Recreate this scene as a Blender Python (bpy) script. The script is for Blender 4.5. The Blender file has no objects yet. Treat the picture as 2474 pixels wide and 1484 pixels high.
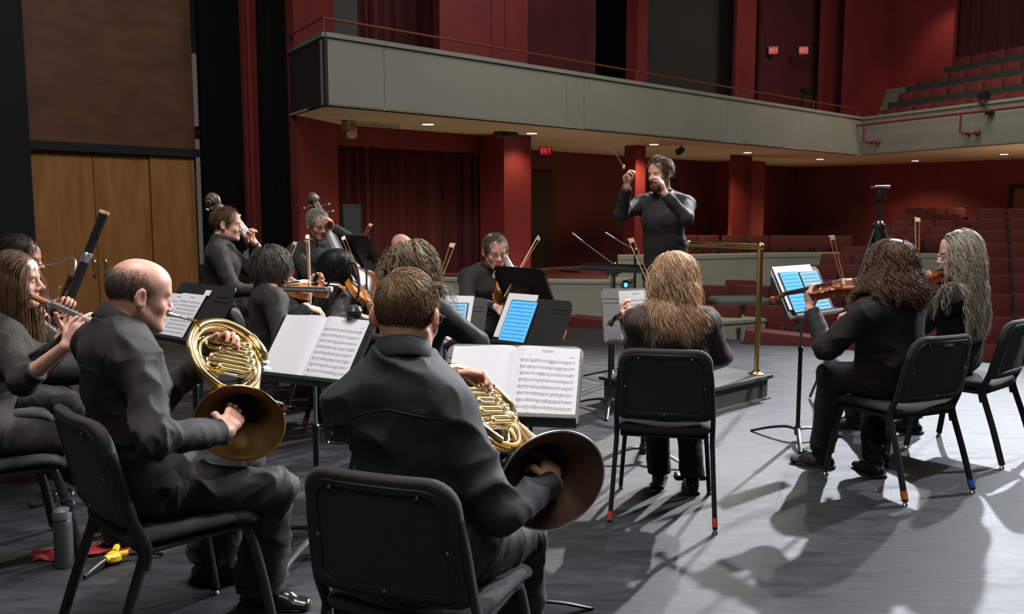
import bpy, math, random
import numpy as np
from mathutils import Vector, Matrix

C = bpy.context.scene.collection
SC = bpy.context.scene
PI = math.pi
rnd = random.Random(7)

# ------------------------------------------------------------------ camera
FW, FH, FPX = 2474.0, 1484.0, 2100.0
CAM_Z = 1.47
PITCH = math.atan(234.0 / FPX)
cam_data = bpy.data.cameras.new('camera')
cam = bpy.data.objects.new('camera', cam_data); C.objects.link(cam)
cam.location = (0, 0, CAM_Z)
cam.rotation_euler = (PI / 2 - PITCH, 0, 0)
cam_data.sensor_width = 36.0
cam_data.lens = FPX / FW * 36.0
cam_data.clip_end = 200
cam_data.dof.use_dof = True
cam_data.dof.focus_distance = 2.7
cam_data.dof.aperture_fstop = 13.0
SC.camera = cam
SC.view_settings.view_transform = 'Standard'
SC.view_settings.look = 'None'
SC.view_settings.exposure = 0.0
SC.view_settings.gamma = 1.0
SC.view_settings.use_curve_mapping = False
SC.cycles.max_bounces = 5
SC.cycles.diffuse_bounces = 3
SC.cycles.glossy_bounces = 3
SC.cycles.transmission_bounces = 3
SC.cycles.transparent_max_bounces = 6
SC.cycles.caustics_reflective = False
SC.cycles.caustics_refractive = False
SC.cycles.use_denoising = True
SC.cycles.sample_clamp_indirect = 4.0
SC.cycles.use_adaptive_sampling = True
SC.cycles.adaptive_threshold = 0.02

# ------------------------------------------------------------------ world and lights
world = bpy.data.worlds.new('world'); SC.world = world
world.use_nodes = True
world.node_tree.nodes['Background'].inputs['Color'].default_value = (1.0, 0.88, 0.80, 1)
world.node_tree.nodes['Background'].inputs['Strength'].default_value = 0.075

def spot(name, loc, target, power, angle, blend=0.5, size=0.12, col=(1, 1, 1)):
    d = bpy.data.lights.new(name, 'SPOT')
    d.energy = power; d.spot_size = math.radians(angle); d.spot_blend = blend
    d.shadow_soft_size = size; d.color = col
    o = bpy.data.objects.new(name, d); C.objects.link(o)
    o.location = loc
    o.rotation_euler = (Vector(target) - Vector(loc)).to_track_quat('-Z', 'Y').to_euler()
    return o

def area(name, loc, target, power, sx, sy, col=(1, 1, 1)):
    d = bpy.data.lights.new(name, 'AREA')
    d.energy = power; d.shape = 'RECTANGLE'; d.size = sx; d.size_y = sy; d.color = col
    o = bpy.data.objects.new(name, d); C.objects.link(o)
    o.location = loc
    o.rotation_euler = (Vector(target) - Vector(loc)).to_track_quat('-Z', 'Y').to_euler()
    return o

# stage spotlights on the front-of-house bridge (right and centre of the hall)
spot('stage_spotlight_key', (6.9, 13.2, 7.3), (1.9, 4.3, 0.3), 9000, 50, 0.6, 0.10, (0.88, 0.92, 1.0))
spot('stage_spotlight_front', (5.4, 14.2, 7.6), (-1.9, 5.9, 0.9), 7500, 36, 0.6, 0.10, (1.0, 0.95, 0.9))
spot('stage_spotlight_far_side', (10.6, 13.0, 7.5), (2.7, 3.0, 0.2), 3600, 34, 0.6, 0.10, (0.88, 0.92, 1.0))
spot('stage_spotlight_side', (9.5, 8.4, 6.8), (2.9, 4.2, 0.3), 4600, 42, 0.6, 0.10, (0.88, 0.93, 1.0))
# house work lights high over the stage and over the seats, plus a rear fill
area('stage_work_light', (-0.2, 2.9, 8.2), (-0.2, 3.5, 0.0), 700, 3.5, 2.0, (1.0, 0.98, 0.97))
area('stage_fill_rear', (-0.3, -3.0, 8.0), (0.0, 4.0, 0.8), 170, 5.0, 2.0, (1.0, 0.95, 0.90))  # added soft fill for surfaces facing the camera, not a known fixture
area('house_light_front', (4.0, 13.0, 8.3), (3.0, 17.0, 0.0), 330, 7.0, 4.0, (1.0, 0.94, 0.86))
area('house_light_rear', (10.0, 19.0, 8.3), (12.5, 24.0, 3.0), 320, 4.0, 4.0, (1.0, 0.90, 0.80))

# ------------------------------------------------------------------ points from the camera's calibration
CT, ST = math.cos(PITCH), math.sin(PITCH)
def at(u, v, Y):
    """world point seen at pixel (u, v) at depth Y"""
    a = (u - FW / 2) / FPX; b = (v - FH / 2) / FPX
    d = Vector((a, CT - b * ST, -ST - b * CT))
    return Vector((0, 0, CAM_Z)) + d * (Y / d.y)
def gr(u, v, z=0.0):
    """world point seen at pixel (u, v) at height z"""
    a = (u - FW / 2) / FPX; b = (v - FH / 2) / FPX
    d = Vector((a, CT - b * ST, -ST - b * CT))
    return Vector((0, 0, CAM_Z)) + d * ((z - CAM_Z) / d.z)
def V(*a): return Vector(a)

# ------------------------------------------------------------------ object helpers
def tag(o, label=None, cat=None, group=None, kind=None):
    if label: o['label'] = label
    if cat: o['category'] = cat
    if group: o['group'] = group
    if kind: o['kind'] = kind
    return o
def empty(name, loc=(0, 0, 0), rz=0.0, label=None, cat=None, group=None, M=None):
    o = bpy.data.objects.new(name, None); C.objects.link(o)
    o.empty_display_size = 0.1
    if M is not None: o.matrix_world = M
    else:
        o.location = loc; o.rotation_euler = (0, 0, rz)
    return tag(o, label, cat, group)
def mesh_obj(name, verts, faces, mat, parent=None, smooth=True, uvs=None):
    me = bpy.data.meshes.new(name)
    if isinstance(verts, np.ndarray) and isinstance(faces, np.ndarray):
        k = faces.shape[1]
        me.vertices.add(len(verts)); me.vertices.foreach_set('co', np.ascontiguousarray(verts, np.float32).ravel())
        me.loops.add(faces.size); me.loops.foreach_set('vertex_index', np.ascontiguousarray(faces, np.int32).ravel())
        me.polygons.add(len(faces))
        me.polygons.foreach_set('loop_start', np.arange(0, faces.size, k, dtype=np.int32))
        me.update(calc_edges=True); me.validate()
    else:
        me.from_pydata([tuple(v) for v in verts], [], [tuple(f) for f in faces]); me.update()
    if smooth is True: me.shade_smooth()
    elif smooth:
        me.shade_smooth(); me.set_sharp_from_angle(angle=math.radians(smooth))
    if mat: me.materials.append(mat)
    o = bpy.data.objects.new(name, me); C.objects.link(o)
    if parent is not None: o.parent = parent
    return o
def children(o): return [c for c in bpy.data.objects if c.parent == o]
def copy_tree(o, parent=None):
    c = o.copy(); C.objects.link(c)
    if parent is not None: c.parent = parent
    for ch in list(o.children): copy_tree(ch, c)
    return c

def frame(origin, xd, zh):
    """matrix with x along xd and z near zh"""
    x = Vector(xd).normalized(); z = Vector(zh) - x * Vector(zh).dot(x); z.normalize(); y = z.cross(x)
    M = Matrix((x, y, z)).transposed().to_4x4(); M.translation = Vector(origin); return M

class MB:
    """collects shapes and links them as one mesh object"""
    def __init__(s): s.v = []; s.f = []
    def add(s, verts, faces, M=None):
        n = len(s.v)
        s.v.extend([(M @ Vector(p)) if M is not None else Vector(p) for p in verts])
        s.f.extend([tuple(i + n for i in f) for f in faces]); return s
    def box(s, c, d, M=None, bev=0.0):
        cx, cy, cz = c; x, y, z = d[0] / 2, d[1] / 2, d[2] / 2
        if bev <= 0:
            v = [(cx + i * x, cy + j * y, cz + k * z) for i in (-1, 1) for j in (-1, 1) for k in (-1, 1)]
            return s.add(v, [(0, 1, 3, 2), (4, 6, 7, 5), (0, 4, 5, 1), (2, 3, 7, 6), (0, 2, 6, 4), (1, 5, 7, 3)], M)
        return s.rbox(c, d, bev, M)
    def rbox(s, c, d, r, M=None, n=3):
        """box with rounded vertical edges and bevelled top and bottom"""
        r = min(r, d[0] / 2.01, d[1] / 2.01, d[2] / 2.01)
        rings = []
        prof = [(math.sin(t * PI / 2 / n), math.cos(t * PI / 2 / n)) for t in range(n + 1)]
        lv = [(-d[2] / 2 + r - r * b, a) for a, b in prof] + [(d[2] / 2 - r + r * b, a) for a, b in reversed(prof)]
        def ring(z, a):
            o = []
            for qx, qy, t0 in ((1, 1, 0), (-1, 1, PI / 2), (-1, -1, PI), (1, -1, 1.5 * PI)):
                for k in range(n + 1):
                    t = t0 + k * PI / 2 / n
                    o.append((c[0] + qx * (d[0] / 2 - r) + r * a * math.cos(t), c[1] + qy * (d[1] / 2 - r) + r * a * math.sin(t), c[2] + z))
            return o
        for z, a in lv: rings.append(ring(z, a))
        return s.rings(rings, M, True)
    def rings(s, rings, M=None, caps=True, closed=True):
        n = len(rings[0]); v = [p for r in rings for p in r]; f = []
        for i in range(len(rings) - 1):
            for k in range(n if closed else n - 1):
                a = i * n + k; b = i * n + (k + 1) % n
                f.append((a, b, b + n, a + n))
        if caps:
            f.append(tuple(reversed(range(n)))); f.append(tuple((len(rings) - 1) * n + k for k in range(n)))
        return s.add(v, f, M)
    def tube(s, path, r, n=8, M=None, caps=True, flat=1.0, up=None):
        P = [Vector(p) for p in path]; m = len(P)
        R = r if isinstance(r, (list, tuple)) else [r] * m
        T = []
        for i in range(m):
            t = P[min(i + 1, m - 1)] - P[max(i - 1, 0)]
            if t.length < 1e-9: t = Vector((0, 0, 1))
            T.append(t.normalized())
        u = Vector(up) if up is not None else (Vector((0, 0, 1)) if abs(T[0].z) < 0.9 else Vector((1, 0, 0)))
        u = (u - T[0] * u.dot(T[0])).normalized()
        rings = []
        for i in range(m):
            u = u - T[i] * u.dot(T[i])
            if u.length < 1e-6: u = T[i].orthogonal()
            u.normalize(); w = T[i].cross(u)
            rings.append([P[i] + (u * math.cos(2 * PI * k / n) * flat + w * math.sin(2 * PI * k / n)) * R[i] for k in range(n)])
        return s.rings(rings, M, caps)
    def cyl(s, a, b, r0, r1=None, n=16, M=None):
        return s.tube([a, b], [r0, r0 if r1 is None else r1], n, M)
    def lathe(s, prof, n=24, M=None, caps=True):
        """profile of (radius, z) turned about z"""
        return s.rings([[(r * math.cos(2 * PI * k / n), r * math.sin(2 * PI * k / n), z) for k in range(n)] for r, z in prof], M, caps)
    def prism(s, poly, z0, z1, M=None):
        n = len(poly); v = [(p[0], p[1], z0) for p in poly] + [(p[0], p[1], z1) for p in poly]
        f = [tuple(reversed(range(n))), tuple(range(n, 2 * n))] + [(k, (k + 1) % n, (k + 1) % n + n, k + n) for k in range(n)]
        return s.add(v, f, M)
    def quad(s, a, b, c, d): return s.add([a, b, c, d], [(0, 1, 2, 3)])
    def slab(s, pts, t, nrm=None):
        """flat polygon in space with thickness t along -normal"""
        P = [Vector(p) for p in pts]
        nv = Vector(nrm).normalized() if nrm is not None else (P[1] - P[0]).cross(P[2] - P[0]).normalized()
        n = len(P); v = P + [p - nv * t for p in P]
        f = [tuple(range(n)), tuple(reversed(range(n, 2 * n)))] + [(k + n, (k + 1) % n + n, (k + 1) % n, k) for k in range(n)]
        return s.add(v, f)
    def ell(s, c, r, n=16, m=10, M=None):
        rings = []
        for i in range(m + 1):
            t = -PI / 2 + PI * i / m; ct = max(math.cos(t), 1e-3)
            rings.append([(c[0] + r[0] * ct * math.cos(2 * PI * k / n), c[1] + r[1] * ct * math.sin(2 * PI * k / n), c[2] + r[2] * math.sin(t)) for k in range(n)])
        return s.rings(rings, M, True)
    def grid(s, fn, nu, nv, M=None):
        v = [fn(i / nu, j / nv) for i in range(nu + 1) for j in range(nv + 1)]
        f = [(i * (nv + 1) + j, (i + 1) * (nv + 1) + j, (i + 1) * (nv + 1) + j + 1, i * (nv + 1) + j + 1) for i in range(nu) for j in range(nv)]
        return s.add(v, f, M)
    def build(s, name, mat, parent=None, smooth=35): return mesh_obj(name, s.v, s.f, mat, parent, smooth)

def spline(pts, n=8, closed=False):
    """Catmull-Rom through points"""
    P = [Vector(p) for p in pts]; out = []; m = len(P)
    rng = range(m if closed else m - 1)
    for i in rng:
        if closed: p0, p1, p2, p3 = P[(i - 1) % m], P[i], P[(i + 1) % m], P[(i + 2) % m]
        else: p0, p1, p2, p3 = P[max(i - 1, 0)], P[i], P[i + 1], P[min(i + 2, m - 1)]
        for k in range(n):
            t = k / n
            out.append(0.5 * ((2 * p1) + (p2 - p0) * t + (2 * p0 - 5 * p1 + 4 * p2 - p3) * t * t + (3 * p1 - p0 - 3 * p2 + p3) * t ** 3))
    if not closed: out.append(P[-1].copy())
    return out
def lerp(a, b, t): return a + (b - a) * t

# ------------------------------------------------------------------ materials
def lin(c):
    return tuple((x / 255 / 12.92 if x / 255 <= 0.04045 else ((x / 255 + 0.055) / 1.055) ** 2.4) for x in c)
MATS = {}
def mat(name, col, rough=0.5, metal=0.0, spec=0.5, var=0.0, vscale=8.0, bump=0.0, bscale=60.0, stretch=(1, 1, 1), sheen=0.0, sss=0.0, emit=0.0, coat=0.0, col2=None, trans=0.0, alpha=1.0):
    if name in MATS: return MATS[name]
    m = bpy.data.materials.new(name); m.use_nodes = True
    nt = m.node_tree; N = nt.nodes; L = nt.links; b = N['Principled BSDF']
    b.inputs['Base Color'].default_value = (*col, 1)
    b.inputs['Roughness'].default_value = rough
    b.inputs['Metallic'].default_value = metal
    b.inputs['Specular IOR Level'].default_value = spec
    if sheen: b.inputs['Sheen Weight'].default_value = sheen; b.inputs['Sheen Roughness'].default_value = 0.5
    if coat: b.inputs['Coat Weight'].default_value = coat; b.inputs['Coat Roughness'].default_value = 0.12
    if sss:
        b.inputs['Subsurface Weight'].default_value = sss
        b.inputs['Subsurface Radius'].default_value = (1.0, 0.3, 0.15)
        b.inputs['Subsurface Scale'].default_value = 0.018
    if emit:
        b.inputs['Emission Color'].default_value = (*col, 1); b.inputs['Emission Strength'].default_value = emit
    if trans: b.inputs['Transmission Weight'].default_value = trans
    if alpha < 1: b.inputs['Alpha'].default_value = alpha
    if var or bump:
        tc = N.new('ShaderNodeTexCoord'); mp = N.new('ShaderNodeMapping'); mp.inputs['Scale'].default_value = stretch
        L.new(tc.outputs['Object'], mp.inputs['Vector'])
    if var:
        nz = N.new('ShaderNodeTexNoise'); nz.inputs['Scale'].default_value = vscale; nz.inputs['Detail'].default_value = 5
        L.new(mp.outputs['Vector'], nz.inputs['Vector'])
        cr = N.new('ShaderNodeValToRGB')
        cr.color_ramp.elements[0].position = 0.3; cr.color_ramp.elements[1].position = 0.7
        c2 = col2 if col2 is not None else tuple(min(1, x * (1 + var)) for x in col)
        c1 = col if col2 is not None else tuple(x * (1 - var) for x in col)
        cr.color_ramp.elements[0].color = (*c1, 1); cr.color_ramp.elements[1].color = (*c2, 1)
        L.new(nz.outputs['Fac'], cr.inputs['Fac']); L.new(cr.outputs['Color'], b.inputs['Base Color'])
    if bump:
        n2 = N.new('ShaderNodeTexNoise'); n2.inputs['Scale'].default_value = bscale; n2.inputs['Detail'].default_value = 4
        L.new(mp.outputs['Vector'], n2.inputs['Vector'])
        bp = N.new('ShaderNodeBump'); bp.inputs['Strength'].default_value = bump; bp.inputs['Distance'].default_value = 0.01
        L.new(n2.outputs['Fac'], bp.inputs['Height']); L.new(bp.outputs['Normal'], b.inputs['Normal'])
    MATS[name] = m
    return m

def floor_material():
    m = bpy.data.materials.new('stage_floor_vinyl'); m.use_nodes = True
    nt = m.node_tree; N = nt.nodes; L = nt.links; b = N['Principled BSDF']
    tc = N.new('ShaderNodeTexCoord')
    mp = N.new('ShaderNodeMapping'); mp.inputs['Scale'].default_value = (1.2, 5.0, 1); mp.inputs['Rotation'].default_value = (0, 0, 0.75)
    L.new(tc.outputs['Object'], mp.inputs['Vector'])
    n1 = N.new('ShaderNodeTexNoise'); n1.inputs['Scale'].default_value = 3.0; n1.inputs['Detail'].default_value = 8; n1.inputs['Roughness'].default_value = 0.65
    L.new(mp.outputs['Vector'], n1.inputs['Vector'])
    cr = N.new('ShaderNodeValToRGB'); cr.color_ramp.elements[0].position = 0.3; cr.color_ramp.elements[1].position = 0.72
    cr.color_ramp.elements[0].color = (0.018, 0.0185, 0.021, 1); cr.color_ramp.elements[1].color = (0.034, 0.035, 0.040, 1)
    L.new(n1.outputs['Fac'], cr.inputs['Fac'])
    # pale scuffs and scratches
    mp2 = N.new('ShaderNodeMapping'); mp2.inputs['Scale'].default_value = (0.5, 9.0, 1); mp2.inputs['Rotation'].default_value = (0, 0, -0.45)
    L.new(tc.outputs['Object'], mp2.inputs['Vector'])
    n2 = N.new('ShaderNodeTexNoise'); n2.inputs['Scale'].default_value = 4.0; n2.inputs['Detail'].default_value = 10; n2.inputs['Roughness'].default_value = 0.75
    L.new(mp2.outputs['Vector'], n2.inputs['Vector'])
    cr2 = N.new('ShaderNodeValToRGB'); cr2.color_ramp.elements[0].position = 0.62; cr2.color_ramp.elements[1].position = 0.78
    cr2.color_ramp.elements[0].color = (0, 0, 0, 1); cr2.color_ramp.elements[1].color = (0.35, 0.35, 0.35, 1)
    L.new(n2.outputs['Fac'], cr2.inputs['Fac'])
    mx = N.new('ShaderNodeMix'); mx.data_type = 'RGBA'; mx.inputs[7].default_value = (0.10, 0.10, 0.105, 1)
    L.new(cr2.outputs['Color'], mx.inputs[0]); L.new(cr.outputs['Color'], mx.inputs[6])
    L.new(mx.outputs[2], b.inputs['Base Color'])
    rr = N.new('ShaderNodeMapRange'); rr.inputs['From Min'].default_value = 0.3; rr.inputs['From Max'].default_value = 0.7; rr.inputs['To Min'].default_value = 0.36; rr.inputs['To Max'].default_value = 0.62
    L.new(n1.outputs['Fac'], rr.inputs['Value']); L.new(rr.outputs['Result'], b.inputs['Roughness'])
    bp = N.new('ShaderNodeBump'); bp.inputs['Strength'].default_value = 0.40; bp.inputs['Distance'].default_value = 0.01
    L.new(n2.outputs['Fac'], bp.inputs['Height']); L.new(bp.outputs['Normal'], b.inputs['Normal'])
    b.inputs['Specular IOR Level'].default_value = 0.5
    return m

def wood_material(name, c1, c2, scale=3.0, stretch=(6, 6, 0.5), rough=0.4, coat=0.0):
    m = bpy.data.materials.new(name); m.use_nodes = True
    nt = m.node_tree; N = nt.nodes; L = nt.links; b = N['Principled BSDF']
    tc = N.new('ShaderNodeTexCoord'); mp = N.new('ShaderNodeMapping'); mp.inputs['Scale'].default_value = stretch
    L.new(tc.outputs['Object'], mp.inputs['Vector'])
    nz = N.new('ShaderNodeTexNoise'); nz.inputs['Scale'].default_value = scale; nz.inputs['Detail'].default_value = 7; nz.inputs['Distortion'].default_value = 0.6
    L.new(mp.outputs['Vector'], nz.inputs['Vector'])
    cr = N.new('ShaderNodeValToRGB'); cr.color_ramp.elements[0].position = 0.3; cr.color_ramp.elements[1].position = 0.7
    cr.color_ramp.elements[0].color = (*c1, 1); cr.color_ramp.elements[1].color = (*c2, 1)
    L.new(nz.outputs['Fac'], cr.inputs['Fac']); L.new(cr.outputs['Color'], b.inputs['Base Color'])
    b.inputs['Roughness'].default_value = rough
    if coat: b.inputs['Coat Weight'].default_value = coat; b.inputs['Coat Roughness'].default_value = 0.1
    MATS[name] = m
    return m

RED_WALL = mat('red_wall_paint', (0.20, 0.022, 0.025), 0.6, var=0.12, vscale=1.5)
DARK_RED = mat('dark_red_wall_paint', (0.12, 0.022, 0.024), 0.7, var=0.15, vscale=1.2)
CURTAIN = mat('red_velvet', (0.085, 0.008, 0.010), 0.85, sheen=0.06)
BLACK_PAINT = mat('black_paint', (0.012, 0.012, 0.012), 0.6)
BLACK_CURTAIN = mat('black_velour', (0.0045, 0.004, 0.004), 0.95, spec=0.05)
FASCIA = mat('pale_plaster', (0.27, 0.27, 0.23), 0.75, var=0.05, vscale=1.0)
SOFFIT = mat('soffit_paint', (0.62, 0.52, 0.38), 0.8, var=0.05, vscale=1.0)
GREY_PANEL = mat('grey_panel', (0.06, 0.06, 0.052), 0.7)
SEAT_RED = mat('red_upholstery', (0.115, 0.014, 0.012), 0.8, var=0.15, vscale=20)
SEAT_BACK = mat('dark_grey_seat_shell', (0.03, 0.032, 0.03), 0.55)
WOODTONE = wood_material('seat_wood', (0.20, 0.08, 0.03), (0.30, 0.13, 0.05))
CARPET = mat('grey_green_carpet', (0.15, 0.15, 0.11), 0.9, var=0.15, vscale=10)
PANEL_WOOD = wood_material('panel_wood', (0.060, 0.021, 0.008), (0.095, 0.036, 0.014), 2.0, (1.0, 1.0, 3.0), 0.5)
DOOR_WOOD = wood_material('door_wood', (0.20, 0.082, 0.020), (0.29, 0.130, 0.038), 2.2, (5, 5, 0.7), 0.45)
BLACK_METAL = mat('black_metal', (0.012, 0.012, 0.013), 0.38, spec=0.5)
GREY_METAL = mat('grey_metal', (0.30, 0.30, 0.31), 0.35, metal=0.8)
CHROME = mat('chrome', (0.75, 0.75, 0.76), 0.16, metal=1.0)
NICKEL = mat('nickel_silver', (0.82, 0.80, 0.74), 0.3, metal=1.0)
BRASS = mat('polished_brass', (0.80, 0.54, 0.20), 0.2, metal=1.0)
BRASS_DARK = mat('aged_brass', (0.62, 0.42, 0.20), 0.32, metal=1.0, var=0.35, vscale=14)
GOLD_BRASS = mat('gold_brass', (0.82, 0.62, 0.28), 0.24, metal=1.0)
RAIL_RED = mat('red_rail_paint', (0.19, 0.03, 0.02), 0.5)
LAMP_GLOW = mat('lamp_glow', (1.0, 0.93, 0.78), 0.4, emit=7.0)
LAMP_COOL = mat('cool_lamp_glow', (0.75, 0.95, 1.0), 0.4, emit=2.0)
EXIT_GLOW = mat('exit_glow', (0.7, 0.02, 0.015), 0.4, emit=0.18)
# ------------------------------------------------------------------ the hall
def struct(mb, name, m, smooth=35, label=None):
    o = mb.build(name, m, None, smooth); o['kind'] = 'structure'
    if label: o['label'] = label
    return o

B0 = V(-2.64, 12.6, 0)
E1 = V(0.731, 0.682, 0).normalized(); N1 = V(-E1.y, E1.x, 0)
B1 = B0 + E1 * 16.55
E2 = V(0.40, -0.916, 0).normalized(); N2 = V(-E2.y, E2.x, 0)
UP = V(0, 0, 1)
def L1(s, n, z): return B0 + E1 * s + N1 * n + UP * z      # along the left side balcony; n goes behind it
def R1(s, n, z): return B1 + E2 * s + N2 * n + UP * z      # along the rear balcony
def seg_box(mb, fn, s0, s1, n0, n1, z0, z1):
    v = [fn(s, n, z) for s in (s0, s1) for n in (n0, n1) for z in (z0, z1)]
    mb.add(v, [(0, 1, 3, 2), (4, 6, 7, 5), (0, 4, 5, 1), (2, 3, 7, 6), (0, 2, 6, 4), (1, 5, 7, 3)])
    return mb

# stage floor, slightly curved front edge
edge = [(-12, 10.5), (-4, 10.9), (0, 11.0), (1.2, 10.75), (2.2, 10.1), (3.4, 9.2), (4.6, 8.3), (6.0, 7.5), (14, 6.9)]
fl = MB(); fl.prism([(-12, -6), (14, -6)] + list(reversed(edge)), -0.25, 0.0)
floor = struct(fl, 'floor', floor_material())
fl = MB(); fl.prism([(-14, 6.5), (26, 6.5), (26, 40), (-14, 40)], -1.1, -0.95)
struct(fl, 'floor_auditorium', CARPET)
cl = MB(); cl.prism([(-16, -6), (28, -6), (28, 42), (-16, 42)], 8.8, 9.0)
struct(cl, 'ceiling', mat('dark_ceiling', (0.03, 0.028, 0.026), 0.8))
w = MB(); w.box((1, -6.1, 4.3), (26, 0.2, 10.6)); struct(w, 'wall_rear_stage', BLACK_PAINT)
w = MB(); w.box((14.1, 1, 4.3), (0.2, 14, 10.6)); struct(w, 'wall_right', BLACK_PAINT)

# left stage wall: wood panelling over a pair of doors
WA = at(70, 352, 9.0); WB = at(468, 373, 10.35)
WA.z = 0; WB.z = 0
EW = (WB - WA).normalized(); NW = V(-EW.y, EW.x, 0)
WL = (WB - WA).length
def W1(s, n, z): return WA + EW * s + NW * n + UP * z
DZ = 2.13
w = MB(); seg_box(w, W1, -0.05, WL + 0.02, 0.0, 0.12, DZ + 0.03, 8.8); struct(w, 'wall_left_panel', PANEL_WOOD)
w = MB(); seg_box(w, W1, -4.0, WL + 0.1, 0.14, 0.3, 0, 8.8); struct(w, 'wall_left', BLACK_PAINT)
w = MB(); seg_box(w, W1, -0.05, WL + 0.05, -0.05, 0.05, DZ - 0.04, DZ + 0.05); struct(w, 'trim_1', BLACK_METAL)
f1, f2 = 0.355, 0.70
w = MB(); seg_box(w, W1, WL * f2 + 0.006, WL, 0.0, 0.12, 0, DZ); struct(w, 'wall_left_side_panel', DOOR_WOOD)
for k, (a, b_) in enumerate(((0.0, WL * f1 - 0.005), (WL * f1 + 0.005, WL * f2 - 0.006))):
    w = MB(); seg_box(w, W1, a, b_, 0.02, 0.07, 0.005, DZ - 0.01)
    d = struct(w, 'door_%d' % (k + 1), DOOR_WOOD)
    sx = WL * f1 + (-0.06 if k == 0 else 0.06)
    hb = MB()
    hb.tube(spline([W1(sx, 0.015, 0.77), W1(sx, -0.04, 0.79), W1(sx, -0.05, 0.86), W1(sx, -0.04, 0.93), W1(sx, 0.015, 0.95)], 5), 0.011, 8)
    hb.build('door_handle', CHROME, d)

# black stage masking: frame post at the far left, black wall beyond the doors, leg curtains
w = MB(); seg_box(w, W1, -0.42, -0.08, -0.25, 0.1, 0, 8.8); struct(w, 'trim_2', mat('satin_black', (0.015, 0.015, 0.016), 0.22))
w = MB(); seg_box(w, W1, -2.6, -0.45, -0.1, 0.05, 0, 8.8); struct(w, 'wall_left_masking', mat('black_masking', (0.02, 0.021, 0.02), 0.6))
def drape(name, p0, p1, z0, z1, amp, waves, m, seed=1, label=None, cat='curtain', kind=None, thick=0.02):
    p0 = Vector(p0); p1 = Vector(p1); ex = (p1 - p0); L = ex.length; ex.normalize(); nx = V(-ex.y, ex.x, 0)
    r = random.Random(seed); ph = [r.uniform(0, 6.28) for _ in range(4)]; n = int(waves * 10); mz = 8
    def fn(u, v):
        w_ = waves * (1 + 0.12 * math.sin(6.28 * u * 1.3 + ph[0]))
        o = amp * (math.sin(2 * PI * w_ * u + ph[1]) + 0.4 * math.sin(2 * PI * w_ * 2.3 * u + ph[2] + v)) * (0.75 + 0.35 * (1 - v))
        return p0 + ex * (u * L) + nx * o + UP * (z0 + (z1 - z0) * v)
    mb = MB(); mb.grid(fn, n, mz); mb.grid(lambda u, v: fn(u, v) + nx * thick, n, mz)
    o = mb.build(name, m, None, True)
    if kind: o['kind'] = kind
    else: tag(o, label, cat)
    return o
drape('stage_curtain', W1(WL + 0.06, -0.1, 0), at(588, 600, 11.3), 0, 8.7, 0.06, 9, BLACK_CURTAIN, 2, 'black stage curtain hanging beside the wood doors')
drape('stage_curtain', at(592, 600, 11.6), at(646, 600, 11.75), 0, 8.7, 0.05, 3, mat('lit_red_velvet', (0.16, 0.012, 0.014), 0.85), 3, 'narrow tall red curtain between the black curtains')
drape('stage_curtain', at(648, 600, 11.5), at(702, 600, 12.6), 0, 8.7, 0.06, 4, BLACK_CURTAIN, 4, 'black curtain at the proscenium edge beside the red wall')

# side balcony: fascia with joints, coping, end face, soffit
def fascia(mb, fn, s0, s1, cap=0.0):
    seg_box(mb, fn, s0, s1, 0.0, 0.14, 2.96, 3.93)
b = MB()
joints = [0.0, 1.0, 4.95, 5.42, 10.1, 10.75, 13.35, 13.75, 16.55]
for i in range(len(joints) - 1): seg_box(b, L1, joints[i] + 0.006, joints[i + 1] - 0.006, 0.0, 0.14, 2.955, 3.90)
seg_box(b, L1, 0.0, 16.55, 0.012, 0.14, 2.96, 3.90)
struct(b, 'wall_balcony_side', FASCIA, label='pale plaster balcony front along the left of the hall')
b = MB(); 
for i in range(len(joints) - 1): seg_box(b, L1, joints[i] + 0.003, joints[i + 1] - 0.003, -0.04, 0.22, 3.90, 3.965)
struct(b, 'trim_3', FASCIA)
b = MB()
j2 = [0.0, 3.3, 6.5, 9.7, 13.0]
for i in range(len(j2) - 1): seg_box(b, R1, j2[i] + 0.006, j2[i + 1] - 0.006, 0.0, 0.14, 2.955, 3.90)
seg_box(b, R1, 0.0, 13.0, 0.012, 0.14, 2.96, 3.90)
struct(b, 'wall_balcony_rear', FASCIA, label='pale plaster balcony front across the rear of the hall')
b = MB(); seg_box(b, R1, 0.0, 13.0, -0.04, 0.22, 3.90, 3.965); struct(b, 'trim_4', FASCIA)
EE = L1(-0.015, -0.002, 0); EF = L1(0.32, 1.62, 0)
b = MB(); b.slab([EE + UP * 2.955, EE + UP * 3.9, EF + UP * 3.9, EF + UP * 2.955], 0.05); struct(b, 'wall_balcony_end', BLACK_PAINT)
b = MB(); b.slab([EE + UP * 3.965 - E1 * 0.03, EE + UP * 3.965 + E1 * 0.1, EF + UP * 3.965 + E1 * 0.1, EF + UP * 3.965 - E1 * 0.03], 0.065, UP); struct(b, 'trim_5', FASCIA)
b = MB()
sp = [L1(0.0, 0.0, 2.955), L1(16.55, 0, 2.955), R1(13.0, 0, 2.955), R1(13.0, 17, 2.955), L1(32.0, 12.0, 2.955), L1(0.6, 7.0, 2.955), L1(0.3, 1.6, 2.955)]
b.slab([p + UP * 0.03 for p in sp], 0.03, UP); struct(b, 'ceiling_balcony_soffit', SOFFIT)

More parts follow.
